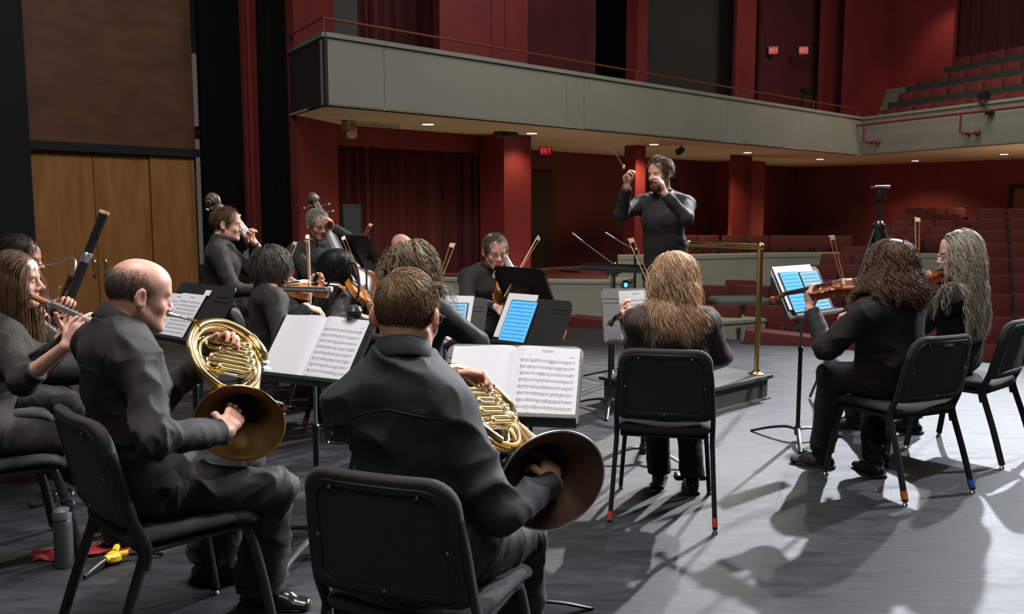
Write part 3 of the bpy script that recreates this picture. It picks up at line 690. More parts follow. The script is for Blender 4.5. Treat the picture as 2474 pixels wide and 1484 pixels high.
# ------------------------------------------------------------------ bodies as smooth distance fields
class Field:
    def __init__(s, lo, hi, h):
        s.lo = np.array(lo, np.float32); s.h = h
        s.n = [int(math.ceil((hi[i] - lo[i]) / h)) + 1 for i in range(3)]
        s.ax = [s.lo[i] + h * np.arange(s.n[i], dtype=np.float32) for i in range(3)]
        s.F = np.full(s.n, 0.5, np.float32)
    def _sub(s, lo, hi):
        sl = []
        for i in range(3):
            a = max(0, int((lo[i] - s.lo[i]) / s.h)); b = min(s.n[i], int((hi[i] - s.lo[i]) / s.h) + 2)
            if b <= a: return None
            sl.append(slice(a, b))
        return tuple(sl), s.ax[0][sl[0]][:, None, None], s.ax[1][sl[1]][None, :, None], s.ax[2][sl[2]][None, None, :]
    def _put(s, sl, d, k, clip=None, XYZ=None, op='u'):
        if clip is not None:
            X, Y, Z = XYZ
            for p, n in clip:
                d = np.maximum(d, (X - p[0]) * n[0] + (Y - p[1]) * n[1] + (Z - p[2]) * n[2])
        A = s.F[sl]
        if op == 'u':
            if k > 0:
                h = np.maximum(k - np.abs(A - d), 0) / k; s.F[sl] = np.minimum(A, d) - h * h * (k * 0.25)
            else: s.F[sl] = np.minimum(A, d)
        else:
            d = -d; h = np.maximum(k - np.abs(A - d), 0) / max(k, 1e-6); s.F[sl] = np.maximum(A, d) + h * h * (k * 0.25)
    def cap(s, a, b, ra, rb, k=0.02, clip=None, op='u'):
        a = np.array(a, np.float32); b = np.array(b, np.float32); m = max(ra, rb) + k + 0.03
        r = s._sub(np.minimum(a, b) - m, np.maximum(a, b) + m)
        if r is None: return
        sl, X, Y, Z = r; ba = b - a; L = float(ba.dot(ba)) + 1e-12
        px, py, pz = X - a[0], Y - a[1], Z - a[2]
        t = np.clip((px * ba[0] + py * ba[1] + pz * ba[2]) / L, 0, 1)
        d = np.sqrt((px - t * ba[0]) ** 2 + (py - t * ba[1]) ** 2 + (pz - t * ba[2]) ** 2) - (ra + (rb - ra) * t)
        s._put(sl, d, k, clip, (X, Y, Z), op)
    def ecap(s, a, b, ra, rb, xd, k=0.03, clip=None, rz=None):
        """capsule of elliptical section; ra, rb = (radius along xd, radius across)"""
        a = np.array(a, np.float32); b = np.array(b, np.float32)
        ax = b - a; L = float(np.linalg.norm(ax)) + 1e-9; ax = ax / L
        xd = np.array(xd, np.float32); xd = xd - ax * ax.dot(xd); xd /= np.linalg.norm(xd) + 1e-9; yd = np.cross(ax, xd)
        m = max(*ra, *rb) + k + 0.03
        r = s._sub(np.minimum(a, b) - m, np.maximum(a, b) + m)
        if r is None: return
        sl, X, Y, Z = r; px, py, pz = X - a[0], Y - a[1], Z - a[2]
        w = px * ax[0] + py * ax[1] + pz * ax[2]; t = np.clip(w / L, 0, 1); e = w - t * L
        qx = px * xd[0] + py * xd[1] + pz * xd[2]; qy = px * yd[0] + py * yd[1] + pz * yd[2]
        rx = ra[0] + (rb[0] - ra[0]) * t; ry = ra[1] + (rb[1] - ra[1]) * t; mn = np.minimum(rx, ry)
        d = (np.sqrt((qx / rx) ** 2 + (qy / ry) ** 2 + (e / (rz or mn)) ** 2) - 1) * mn
        s._put(sl, d, k, clip, (X, Y, Z))
    def ell(s, c, r, R=None, k=0.02, op='u', clip=None):
        """ellipsoid; R = 3 axis vectors"""
        c = np.array(c, np.float32); m = max(r) + k + 0.03
        q = s._sub(c - m, c + m)
        if q is None: return
        sl, X, Y, Z = q; px, py, pz = X - c[0], Y - c[1], Z - c[2]
        if R is not None:
            u = [px * v[0] + py * v[1] + pz * v[2] for v in R]
        else: u = [px + 0 * py + 0 * pz, py + 0 * px + 0 * pz, pz + 0 * px + 0 * py]
        k0 = np.sqrt((u[0] / r[0]) ** 2 + (u[1] / r[1]) ** 2 + (u[2] / r[2]) ** 2)
        d = (k0 - 1) * min(r) if max(r) / min(r) < 1.2 else k0 * (k0 - 1) / np.maximum(np.sqrt((u[0] / r[0] ** 2) ** 2 + (u[1] / r[1] ** 2) ** 2 + (u[2] / r[2] ** 2) ** 2), 1e-4)
        s._put(sl, d, k, clip, (X, Y, Z), op)
    def mesh(s):
        """surface nets: vertices, quads, normals"""
        F = s.F; I = F < 0
        nx, ny, nz = F.shape
        cnt = np.zeros((nx - 1, ny - 1, nz - 1), np.int8)
        for dx in (0, 1):
            for dy in (0, 1):
                for dz in (0, 1): cnt += I[dx:nx - 1 + dx, dy:ny - 1 + dy, dz:nz - 1 + dz]
        act = (cnt > 0) & (cnt < 8)
        cx, cy, cz = np.nonzero(act); n = len(cx)
        idx = np.full(act.shape, -1, np.int32); idx[cx, cy, cz] = np.arange(n)
        val = {(dx, dy, dz): F[cx + dx, cy + dy, cz + dz] for dx in (0, 1) for dy in (0, 1) for dz in (0, 1)}
        acc = np.zeros((n, 3), np.float32); num = np.zeros(n, np.float32)
        for A in val:
            for i in range(3):
                if A[i] == 0:
                    B = list(A); B[i] = 1; B = tuple(B)
                    a, b = val[A], val[B]; x = (a < 0) != (b < 0)
                    t = np.where(x, a / np.where(x, a - b, 1), 0)
                    for j in range(3): acc[:, j] += np.where(x, A[j] + (t if j == i else 0), 0)
                    num += x
        P = s.lo + s.h * (np.stack([cx, cy, cz], 1) + acc / num[:, None])
        g = np.zeros((n, 3), np.float32)
        for A, v in val.items():
            for j in range(3): g[:, j] += v * (1 if A[j] else -1)
        g /= np.linalg.norm(g, axis=1)[:, None] + 1e-9
        Q = []
        for ax in range(3):
            a1 = [slice(1, -1)] * 3; a1[ax] = slice(0, -1); a2 = list(a1); a2[ax] = slice(1, None)
            s1 = I[tuple(a1)]; s2 = I[tuple(a2)]
            e = np.nonzero(s1 != s2)
            e = [e[j] + (0 if j == ax else 1) for j in range(3)]
            fl = I[tuple(e)]
            u, v = [(1, 2), (2, 0), (0, 1)][ax]
            def cell(du, dv):
                c = [e[0].copy(), e[1].copy(), e[2].copy()]; c[u] = c[u] - du; c[v] = c[v] - dv
                return idx[tuple(c)]
            q = np.stack([cell(1, 1), cell(0, 1), cell(0, 0), cell(1, 0)], 1)
            q[~fl] = q[~fl][:, ::-1]
            Q.append(q)
        Q = np.concatenate(Q); Q = Q[(Q >= 0).all(1)]
        return P.astype(np.float32), Q.astype(np.int32), g

def vnoise(P, seed=0):
    """smooth value noise in 0..1"""
    i = np.floor(P).astype(np.int64); f = P - i; f = f * f * (3 - 2 * f); out = 0
    def hsh(a):
        n = (a[:, 0] * 73856093) ^ (a[:, 1] * 19349663) ^ (a[:, 2] * 83492791) ^ (seed * 2654435)
        n = (n ^ (n >> 13)) * 1274126177; n = n ^ (n >> 16)
        return (n & 0xffff) / 65535.0
    for dx in (0, 1):
        for dy in (0, 1):
            for dz in (0, 1):
                w = (f[:, 0] if dx else 1 - f[:, 0]) * (f[:, 1] if dy else 1 - f[:, 1]) * (f[:, 2] if dz else 1 - f[:, 2])
                out = out + w * hsh(i + np.array([dx, dy, dz]))
    return out
def folds(P, G, amp, joints=(), seed=0, scale=1.0):
    """cloth creases: soft ridges over the surface, stronger round the joints (point, axis, reach)"""
    w = np.stack([vnoise(P * 5 * scale, seed + i) for i in (1, 2, 3)], 1) * 0.9
    r1 = 1 - np.abs(2 * vnoise(P * np.array([7, 7, 9]) * scale + w * 2.2, seed) - 1)
    r2 = 1 - np.abs(2 * vnoise(P * np.array([13, 13, 10]) * scale + w * 2.5, seed + 9) - 1)
    d = amp * ((r1 ** 2 - 0.4) + 0.45 * (r2 ** 2 - 0.4))
    for p, axv, reach in joints:
        q = P - np.array(p); a = np.array(axv) / (np.linalg.norm(axv) + 1e-9)
        t = q @ a; dist = np.linalg.norm(q, axis=1)
        rr = 1 - np.abs(2 * vnoise(np.stack([t * 26 + w[:, 0] * 2.5, (q @ np.array([0.3, 0.5, 0.8])) * 5 + w[:, 1] * 2, dist * 4], 1), seed + 4) - 1)
        d = d + min(amp, 0.011) * 1.2 * np.exp(-(dist / reach) ** 2) * (rr ** 2 - 0.4)
    return P + G * d[:, None].astype(np.float32)

SKIN = mat('skin', (0.56, 0.29, 0.20), 0.48, sss=0.4, bump=0.05, bscale=240, var=0.07, vscale=30)
SKIN_PALE = mat('pale_skin', (0.66, 0.38, 0.29), 0.46, sss=0.4, bump=0.05, bscale=240, var=0.06, vscale=30)
SKIN_PINK = mat('pink_skin', (0.62, 0.335, 0.25), 0.42, sss=0.4, bump=0.05, bscale=240, var=0.06, vscale=30)
SKIN_TAN = mat('tan_skin', (0.47, 0.23, 0.15), 0.5, sss=0.4, bump=0.05, bscale=240, var=0.06, vscale=30)
SHIRT_BLACK = mat('black_shirt_cotton', (0.020, 0.019, 0.0175), 0.78, spec=0.3, sheen=0.03, bump=0.16, bscale=22)
SHIRT_CHAR = mat('charcoal_shirt_cotton', (0.030, 0.029, 0.0305), 0.75, spec=0.3, sheen=0.03, bump=0.16, bscale=22)
SHIRT_NAVY = mat('dark_navy_cloth', (0.020, 0.022, 0.032), 0.75, spec=0.3, sheen=0.03, bump=0.16, bscale=22)
KNIT_BLACK = mat('black_knit', (0.022, 0.020, 0.0165), 0.85, spec=0.3, sheen=0.03, bump=0.12, bscale=30)
TROUSER = mat('black_wool_trousers', (0.018, 0.017, 0.0165), 0.7, spec=0.3, sheen=0.03, bump=0.12, bscale=18)
TROUSER_GREY = mat('dark_grey_trousers', (0.030, 0.027, 0.025), 0.7, spec=0.3, sheen=0.03, bump=0.12, bscale=18)
LEATHER = mat('black_leather', (0.012, 0.012, 0.012), 0.22, spec=0.6)
LEATHER_MATT = mat('worn_black_leather', (0.016, 0.015, 0.014), 0.42)
SOCK = mat('black_sock', (0.010, 0.010, 0.010), 0.9)
GLASS_FRAME = mat('spectacle_frame', (0.03, 0.03, 0.035), 0.3)
EYE_WHITE = mat('eye', (0.5, 0.45, 0.42), 0.2)
LIPS = None

def hair_material(name, c1, c2, rough=0.5):
    m = bpy.data.materials.new(name); m.use_nodes = True
    nt = m.node_tree; N = nt.nodes; L = nt.links; b = N['Principled BSDF']
    g = N.new('ShaderNodeNewGeometry'); cr = N.new('ShaderNodeValToRGB')
    cr.color_ramp.elements[0].color = (*c1, 1); cr.color_ramp.elements[1].color = (*c2, 1)
    L.new(g.outputs['Random Per Island'], cr.inputs['Fac']); L.new(cr.outputs['Color'], b.inputs['Base Color'])
    b.inputs['Roughness'].default_value = rough; b.inputs['Specular IOR Level'].default_value = 0.35
    tr = N.new('ShaderNodeBsdfTranslucent'); L.new(cr.outputs['Color'], tr.inputs['Color'])
    mx = N.new('ShaderNodeMixShader'); mx.inputs['Fac'].default_value = 0.35
    L.new(b.outputs['BSDF'], mx.inputs[1]); L.new(tr.outputs['BSDF'], mx.inputs[2])
    L.new(mx.outputs['Shader'], N['Material Output'].inputs['Surface'])
    MATS[name] = m; return m
HAIR_BROWN = hair_material('brown_hair', (0.085, 0.043, 0.021), (0.21, 0.115, 0.06))
HAIR_LIGHT = hair_material('light_brown_hair', (0.19, 0.11, 0.052), (0.50, 0.33, 0.18))
HAIR_BLONDE = hair_material('blonde_hair', (0.50, 0.30, 0.16), (0.90, 0.66, 0.43))
HAIR_DARK = hair_material('dark_hair', (0.014, 0.010, 0.009), (0.04, 0.028, 0.022))
HAIR_BLACK = hair_material('black_hair', (0.010, 0.009, 0.010), (0.028, 0.026, 0.028))
HAIR_GREY = hair_material('grey_hair', (0.20, 0.18, 0.16), (0.55, 0.52, 0.48))
HAIR_GREYBLONDE = hair_material('grey_blonde_hair', (0.34, 0.27, 0.18), (0.80, 0.74, 0.64))
HAIR_CURLY = hair_material('curly_brown_hair', (0.08, 0.042, 0.026), (0.32, 0.19, 0.12))
HAIR_ASH = hair_material('ash_brown_hair', (0.17, 0.12, 0.07), (0.44, 0.33, 0.20))
HAIR_PEPPER = hair_material('greying_brown_hair', (0.07, 0.05, 0.04), (0.22, 0.19, 0.17))
HAIR_GREYSHORT = None
HAIR_STUBBLE = mat('grey_stubble', (0.20, 0.125, 0.09), 0.8, var=0.45, vscale=300, bump=0.4, bscale=300)

HAIR_GREYSHORT = hair_material('short_grey_hair', (0.075, 0.058, 0.045), (0.24, 0.20, 0.16))
def nrm(v): v = Vector(v); v.normalize(); return v
def ik(sh, wr, l1, l2, pole):
    d = wr - sh; D = d.length
    if D > (l1 + l2) * 0.999:
        k = D / ((l1 + l2) * 0.999); l1 *= k; l2 *= k
    a = (l1 * l1 - l2 * l2 + D * D) / (2 * D); h = math.sqrt(max(l1 * l1 - a * a, 0)); u = d / D
    p = Vector(pole) - u * Vector(pole).dot(u)
    if p.length < 1e-6: p = u.orthogonal()
    return sh + u * a + p.normalized() * h

def do_hand(fl, wr, f, n, side, curl=0.4, thumb=0.5, s=1.0, spread=1.0, grow=0.0):
    """palm, four fingers of different length with three joints, and a thumb from the side of the palm"""
    f = nrm(f); n = Vector(n) - f * Vector(n).dot(f); n.normalize()
    t = f.cross(n) * (1 if side == 'R' else -1)
    cs = curl if isinstance(curl, (list, tuple)) else [curl] * 4
    g = grow
    fl.ecap(wr + f * 0.012 * s, wr + f * 0.080 * s, (0.026 * s + g, 0.017 * s + g), (0.037 * s + g, 0.0125 * s + g), t, 0.012)
    fl.ell(wr + f * 0.035 * s + t * 0.022 * s + n * 0.008 * s, (0.016 * s, 0.016 * s, 0.024 * s), (t, n, f), 0.012)
    L = ((0.041, 0.025, 0.021), (0.045, 0.028, 0.022), (0.042, 0.026, 0.021), (0.033, 0.020, 0.019))
    base = ((0.086, 0.027), (0.091, 0.0085), (0.087, -0.0100), (0.078, -0.0275))
    for i in range(4):
        p = wr + f * base[i][0] * s + t * base[i][1] * s
        fan = (0.12, 0.02, -0.08, -0.2)[i] * spread
        a = 0.0; r = (0.0092, 0.0092, 0.0088, 0.0078)[i] * s
        fl.cap(wr + f * 0.05 * s + t * base[i][1] * 0.8 * s, p, r * 1.1, r * 1.08, 0.010)
        for j in range(3):
            a += cs[i] * (1.15, 1.5, 0.95)[j] + 0.06
            d = nrm((f + t * fan) * math.cos(a) + n * math.sin(a))
            q = p + d * L[i][j] * s
            fl.cap(p, q, r, r * 0.92, 0.003); p = q; r *= 0.92
    p = wr + f * 0.022 * s + t * 0.024 * s + n * 0.004 * s; r = 0.0125 * s
    for j, (ln, ff, tt, nn) in enumerate(((0.040, 0.55, 0.75, 0.25), (0.033, 0.8, 0.45 - 0.5 * thumb, 0.2 + 0.6 * thumb), (0.027, 0.85, 0.25 - 0.75 * thumb, 0.2 + 0.6 * thumb))):
        q = p + nrm(f * ff + t * tt + n * nn) * ln * s
        fl.cap(p, q, r, r * 0.88, 0.006); p = q; r *= 0.9

HC, HR = (0, -0.012, 0.025), (0.075, 0.098, 0.090)          # skull ellipsoid in the head's own frame
def do_head(fl, M, ears=True, female=False, jaw=1.0, nose=1.0, flare=0.3):
    X, Y, Z = [nrm(M.col[i].to_3d()) for i in range(3)]; s = M.col[0].to_3d().length
    R = (X, Y, Z)
    def P(x, y, z): return M @ Vector((x, y, z))
    def E(c, r, k=0.02, op='u', RR=None): fl.ell(P(*c), [q * s for q in r], RR or R, k, op)
    def K(a, b, r0, r1, k=0.012): fl.cap(P(*a), P(*b), r0 * s, r1 * s, k)
    E(HC, HR, 0.02)
    E((0, 0.030, 0.040), (0.062, 0.062, 0.055), 0.03)
    E((0, 0.034, -0.042), (0.058, 0.058, 0.082), 0.03)
    E((0, 0.030, -0.082), (0.052 * jaw, 0.056, 0.040), 0.025)
    for x in (-1, 1): K((x * 0.056 * jaw, -0.008, -0.055), (x * 0.022, 0.070, -0.108), 0.016, 0.016, 0.02)
    E((0, 0.080, -0.110), (0.021, 0.015, 0.015), 0.02)
    K((-0.034, 0.081, 0.013), (0.034, 0.081, 0.013), 0.011, 0.011, 0.02)
    for x in (-1, 1):
        E((x * 0.032, 0.097, -0.006), (0.017, 0.014, 0.010), 0.012, 's')
        E((x * 0.031, 0.078, -0.007), (0.0135, 0.0125, 0.0115), 0.003)
        E((x * 0.040, 0.062, -0.038), (0.022, 0.020, 0.022), 0.02)
    K((0, 0.087, 0.002), (0, 0.112 * nose, -0.034), 0.0075, 0.011, 0.012)
    E((0, 0.112 * nose, -0.040), (0.0125, 0.012, 0.010), 0.008)
    for x in (-1, 1): E((x * 0.013, 0.098, -0.045), (0.0085, 0.011, 0.008), 0.006)
    K((-0.019, 0.086, -0.070), (0.019, 0.086, -0.070), 0.0058, 0.0058, 0.008)
    E((0, 0.092, -0.069), (0.011, 0.007, 0.0055), 0.006)
    K((-0.015, 0.086, -0.080), (0.015, 0.086, -0.080), 0.0062, 0.0062, 0.007)
    if ears:
        for x in (-1, 1):
            ex = nrm(X * x * (1 - flare * flare) ** 0.5 + Y * flare); ey = nrm(Y * (1 - flare * flare) ** 0.5 - X * x * flare); ez = nrm(Z * 0.97 - Y * 0.2)
            c = P(x * (0.081 + 0.012 * flare), -0.014, -0.014)
            fl.ell(c, [0.0068 * s, 0.021 * s, 0.034 * s], (ex, ey, ez), 0.006)
            fl.ell(c - ez * 0.024 * s + ey * 0.006 * s, [0.006 * s, 0.010 * s, 0.012 * s], (ex, ey, ez), 0.006)
            fl.ell(c + ex * 0.006 * s + ey * 0.004 * s + ez * 0.002 * s, [0.0055 * s, 0.010 * s, 0.019 * s], (ex, ey, ez), 0.004, 's')

def head_matrix(c, yaw, pitch=0.0, roll=0.0, s=1.0):
    """yaw 0 looks along +Y, positive turns to the left (counter-clockwise); pitch down is negative"""
    M = Matrix.Rotation(yaw, 4, 'Z') @ Matrix.Rotation(pitch, 4, 'X') @ Matrix.Rotation(roll, 4, 'Y') @ Matrix.Scale(s, 4)
    M.translation = Vector(c); return M

def tubes_mesh(name, pts, rad, mat_, parent, sides=3):
    """pts (N, S, 3), rad (S,) or (N, S): many thin strands in one mesh"""
    N, S, _ = pts.shape
    T = np.gradient(pts, axis=1); T /= np.linalg.norm(T, axis=2, keepdims=True) + 1e-9
    ref = np.where(np.abs(T[..., 2:3]) < 0.9, np.array([0, 0, 1.0]), np.array([1.0, 0, 0]))
    U = np.cross(T, ref); U /= np.linalg.norm(U, axis=2, keepdims=True) + 1e-9; W = np.cross(T, U)
    rad = np.broadcast_to(np.asarray(rad), (N, S))
    V_ = np.stack([pts + (U * math.cos(2 * PI * k / sides) + W * math.sin(2 * PI * k / sides)) * rad[..., None] for k in range(sides)], 2)
    verts = V_.reshape(-1, 3)
    base = (np.arange(N)[:, None, None] * S + np.arange(S - 1)[None, :, None]) * sides
    k = np.arange(sides)[None, None, :]; k2 = (k + 1) % sides
    f = np.stack([base + k, base + k2, base + k2 + sides, base + k + sides], -1).reshape(-1, 4)
    return mesh_obj(name, verts, f, mat_, parent, True)

def hair_strands(name, parent, off, M, mask, mat_, N=900, length=0.06, steps=8, lvar=0.25, th=0.010, grav=0.4, radius=0.0012, crown=(0, -0.05, 0.11), flow=None,
                 curl=0.0, freq=30.0, colliders=(), seed=1, clump=1, clump_r=0.006, lift=0.0, jitter=0.25, taper=0.35, cling=0.0, ramp=1):
    """strands combed from the crown over the skull, falling with their weight; off = parent's location"""
    rg = np.random.default_rng(seed)
    s = M.col[0].to_3d().length
    A = np.array(M.to_3x3()); inv = np.linalg.inv(A); t0 = np.array(M.translation)
    D = rg.normal(size=(N * 6, 3)); D /= np.linalg.norm(D, axis=1)[:, None]
    c = np.array(HC); r = np.array(HR)
    root = c + D * r
    ok = mask(root[:, 0], root[:, 1], root[:, 2]); root = root[ok][:N]; n = len(root)
    nrmv = (root - c) / r ** 2; nrmv /= np.linalg.norm(nrmv, axis=1)[:, None]
    d = root - np.array(crown)
    if flow is not None: d = flow(root)
    d = d - nrmv * (d * nrmv).sum(1)[:, None]; d /= np.linalg.norm(d, axis=1)[:, None] + 1e-9
    d = d + rg.normal(size=d.shape) * jitter * 0.5 + nrmv * lift
    d /= np.linalg.norm(d, axis=1)[:, None]
    ln = length(root) if callable(length) else np.full(n, length)
    ln = ln * (1 + lvar * (rg.random(n) * 2 - 1)); st = (ln / (steps - 1))[:, None]
    P = root + nrmv * th * 0.15 * rg.random(n)[:, None]; pts = [P]
    layer = th * (0.25 + 0.75 * rg.random(n))
    gl = inv @ np.array([0, 0, -1.0]); gl /= np.linalg.norm(gl)
    for i in range(steps - 1):
        d = d + gl * grav * 0.5 * min(1.0, (i + 1) / ramp); d /= np.linalg.norm(d, axis=1)[:, None]
        P = P + d * st
        q = (P - c) / (r + layer[:, None]); m = np.linalg.norm(q, axis=1); inn = m < 1
        if inn.any():
            Pn = c + (P / 1 - c) / np.maximum(m, 1e-6)[:, None]
            P = np.where(inn[:, None], Pn, P)
            nn = (P - c) / r ** 2; nn /= np.linalg.norm(nn, axis=1)[:, None]
            d = np.where(inn[:, None], d - nn * np.minimum((d * nn).sum(1), 0)[:, None], d)
        if cling:
            q = (P - c) / (r + layer[:, None]); m = np.linalg.norm(q, axis=1); P = c + (P - c) / np.maximum(m, 1e-6)[:, None] ** cling
            d = P - pts[-1]; d /= np.linalg.norm(d, axis=1)[:, None] + 1e-9
        if colliders:
            W = P @ A.T + t0
            for a, b, rr in colliders:
                a = np.array(a); b = np.array(b); ba = b - a
                tt = np.clip(((W - a) @ ba) / (ba @ ba), 0, 1); ce = a + tt[:, None] * ba; dv = W - ce; dl = np.linalg.norm(dv, axis=1)
                need = rr + layer * 1.2; hit = dl < need
                W = np.where(hit[:, None], ce + dv / np.maximum(dl, 1e-6)[:, None] * need[:, None], W)
            Pn = (W - t0) @ inv.T
            dd = Pn - pts[-1]; moved = np.linalg.norm(Pn - P, axis=1) > 1e-5
            P = Pn; dl = np.linalg.norm(dd, axis=1)[:, None] + 1e-9
            d = np.where(moved[:, None], dd / dl, d)
        pts.append(P)
    pts = np.stack(pts, 1)                                        # n, S, 3
    ph = rg.random(n) * 6.28; a = np.linspace(0, 1, steps)
    if clump > 1:
        offs = rg.normal(size=(n, clump, 3)) * clump_r
        pts = (pts[:, None] + offs[:, :, None, :] * (0.3 + 0.7 * np.minimum(a * 2.5, 1))[None, None, :, None]).reshape(-1, steps, 3)
        ph = np.repeat(ph, clump) + rg.normal(size=n * clump) * 0.35; ln = np.repeat(ln, clump)
    if curl:
        fr = freq * (0.8 + 0.4 * rg.random(len(ph)))
        amp = curl * np.minimum(a * 3, 1)[None, :]
        ang = ph[:, None] + fr[:, None] * a[None, :] * ln[:, None]
        ax1 = rg.normal(size=(len(ph), 3)); ax1[:, 2] *= 0.3; ax1 /= np.linalg.norm(ax1, axis=1)[:, None]
        ax2 = np.cross(ax1, np.array([0, 0, 1.0])); ax2 /= np.linalg.norm(ax2, axis=1)[:, None] + 1e-9
        pts = pts + amp[..., None] * (np.sin(ang)[..., None] * ax1[:, None] + np.cos(ang)[..., None] * ax2[:, None])
    W = pts @ A.T + t0 - np.array(off)
    rad = radius * s * (1 - (1 - taper) * a ** 2)
    return tubes_mesh(name, W, rad, mat_, parent)

def hair_cap(name, parent, off, M, th, mask, mat_, n=48, thin=False):
    """close shell over the skull where mask is positive, sinking under the skin elsewhere"""
    A = M.to_3x3(); vv = []; ff = []; m = n // 2
    for i in range(m + 1):
        t = PI * i / m
        for k in range(n):
            p = 2 * PI * k / n; d = (math.sin(t) * math.cos(p), math.sin(t) * math.sin(p), math.cos(t))
            x, y, z = [HC[j] + HR[j] * d[j] for j in range(3)]
            w = float(mask(np.array([x]), np.array([y]), np.array([z]), soft=True)[0])
            e = lerp(-0.0025, th, w) if thin else th * w - (0.012 * (1 - w) if w < 0.3 else 0.0)
            q = Vector([HC[j] + (HR[j] + e) * d[j] for j in range(3)])
            vv.append(M @ q - Vector(off))
    for i in range(m):
        for k in range(n): ff.append((i * n + k, (i + 1) * n + k, (i + 1) * n + (k + 1) % n, i * n + (k + 1) % n))
    return mesh_obj(name, vv, ff, mat_, parent, True)

def mk_mask(front=0.062, low_back=-0.06, low_side=-0.015, top=9.0, temple=0.045):
    """hair grows above a line running from the forehead over the ears to the nape"""
    def f(x, y, z, soft=False):
        # lower limit of the hair as a function of y (front to back)
        line = np.where(y > 0.02, lerp(low_side, front, np.clip((y - 0.02) / 0.055, 0, 1)), lerp(low_side, low_back, np.clip((0.0 - y) / 0.07, 0, 1)))
        side = np.abs(x) / 0.075
        line = line + np.where(y > 0.03, -0.012 * side, 0)
        w = np.clip((z - line) / 0.012 + 0.5, 0, 1) * np.clip((top - z) / 0.02 + 0.5, 0, 1)
        if soft: w = w * (0.35 + 0.65 * np.clip((z - line) / 0.05, 0, 1))
        return w if soft else w > 0.5
    return f

def shoe(parent, off, ank, toe, name='shoe', m=LEATHER, s=1.0, boot=0.0, zfloor=0.0, knee=None):
    """laced shoe from heel to toe, flat on the floor at zfloor"""
    ank = Vector(ank); d = Vector(toe) - ank; pitch = d.z; d.z = 0; L = 0.195 * s; d.normalize(); sd = V(-d.y, d.x, 0)
    hc = V(ank.x, ank.y, zfloor) - d * 0.045 * s
    lo = [min(hc[i], hc[i] + 0.3 * d[i]) - 0.09 for i in range(2)] + [zfloor - 0.01]; hi = [max(hc[i], hc[i] + 0.3 * d[i]) + 0.09 for i in range(2)] + [zfloor + 0.2 + boot]
    f = Field(lo, hi, 0.0045)
    cl = [((hc.x, hc.y, zfloor + 0.004), (0, 0, -1))]
    f.ecap(hc + V(0, 0, 0.035 * s), hc + d * L * 0.5 + V(0, 0, 0.035 * s), (0.033 * s, 0.036 * s), (0.036 * s, 0.034 * s), sd, 0.02, cl)
    f.ecap(hc + d * L * 0.5 + V(0, 0, 0.028 * s), hc + d * (L + 0.022) + V(0, 0, 0.02 * s), (0.042 * s, 0.036 * s), (0.036 * s, 0.022 * s), sd, 0.025, cl)
    f.cap(hc + d * 0.028 + V(0, 0, 0.05), hc + d * 0.038 + V(0, 0, 0.085 * s + boot), 0.038 * s, 0.040 * s + 0.1 * boot, 0.02, cl + [((hc.x, hc.y, zfloor + 0.085 * s + boot), (d.x * -0.25, d.y * -0.25, 0.97))])
    f.cap(hc + d * 0.05 + V(0, 0, 0.075), hc + d * L * 0.75 + V(0, 0, 0.04), 0.026 * s, 0.03 * s, 0.02, cl)
    P, Q, G = f.mesh(); o = mesh_obj(name, P - np.array(off, np.float32), Q, m, parent)
    if knee is not None:
        dk = nrm(Vector(knee) - ank); b = MB(); b.tube([ank - dk * 0.045 - Vector(off), ank - Vector(off), ank + dk * 0.07 - Vector(off), ank + dk * 0.15 - Vector(off)], [0.040 * s, 0.0395 * s, 0.0405 * s, 0.046 * s], 18); b.build('sock', SOCK, parent, 60)
    b = MB(); b.rbox((0, 0.022, 0.0105), (0.064 * s, 0.062 * s, 0.021), 0.012, None, 2); b.rbox((0, 0.118 * s, 0.0065), (0.078 * s, 0.235 * s, 0.013), 0.03, None, 3)
    Mx = frame(hc - Vector(off) + d * -0.03 + UP * 0.0, sd * -1, UP); b2 = MB(); b2.add(b.v, b.f, Mx); b2.build('sole', BLACK_PAINT, o)
    if not boot:
        b = MB()
        for k in range(4):
            c = hc - Vector(off) + d * (0.075 + 0.02 * k) + V(0, 0, 0.088 - 0.011 * k)
            b.tube([c - sd * 0.018 - UP * 0.006, c + UP * 0.003, c + sd * 0.018 - UP * 0.006], 0.0022, 6)
        c = hc - Vector(off) + d * 0.072 + V(0, 0, 0.094)
        for q in (-1, 1): b.tube(spline([c, c + sd * q * 0.02 + UP * 0.02, c + sd * q * 0.035 + UP * 0.006, c + sd * q * 0.012 - UP * 0.002], 4), 0.0018, 5)
        b.build('lace', BLACK_PAINT, o)
    return o

def collar(parent, off, base, axis, fwd, r, m, h=0.040, name='collar', open_=0.5, sy=1.05, fold=0.006):
    """shirt collar: a stand and a folded leaf, open at the throat"""
    axis = nrm(axis); fwd = nrm(Vector(fwd) - axis * Vector(fwd).dot(axis)); rt = fwd.cross(axis)
    b = MB(); N = 40
    def pt(a, lv):
        rr, zz = lv; tt = abs(a) / PI
        rad = (rt * math.sin(a) * r * rr + fwd * math.cos(a) * r * rr * sy)
        return base + rad + axis * (zz - 0.03 * (1 - tt) ** 1.5) - Vector(off)
    prof = [(0.97, -0.004), (0.95, h), (0.99, h + 0.004), (1.05, h * 0.9), (1.13 + fold * 10, h * 0.15 - 0.004), (1.10 + fold * 10, h * 0.15 - 0.008), (1.02, h * 0.7)]
    rings = []
    for i in range(N + 1):
        a = open_ + (2 * PI - 2 * open_) * i / N
        a2 = a if a <= PI else a - 2 * PI
        rings.append([pt(a2, p) for p in prof])
    b.rings(rings)
    return b.build(name, m, parent, 50)

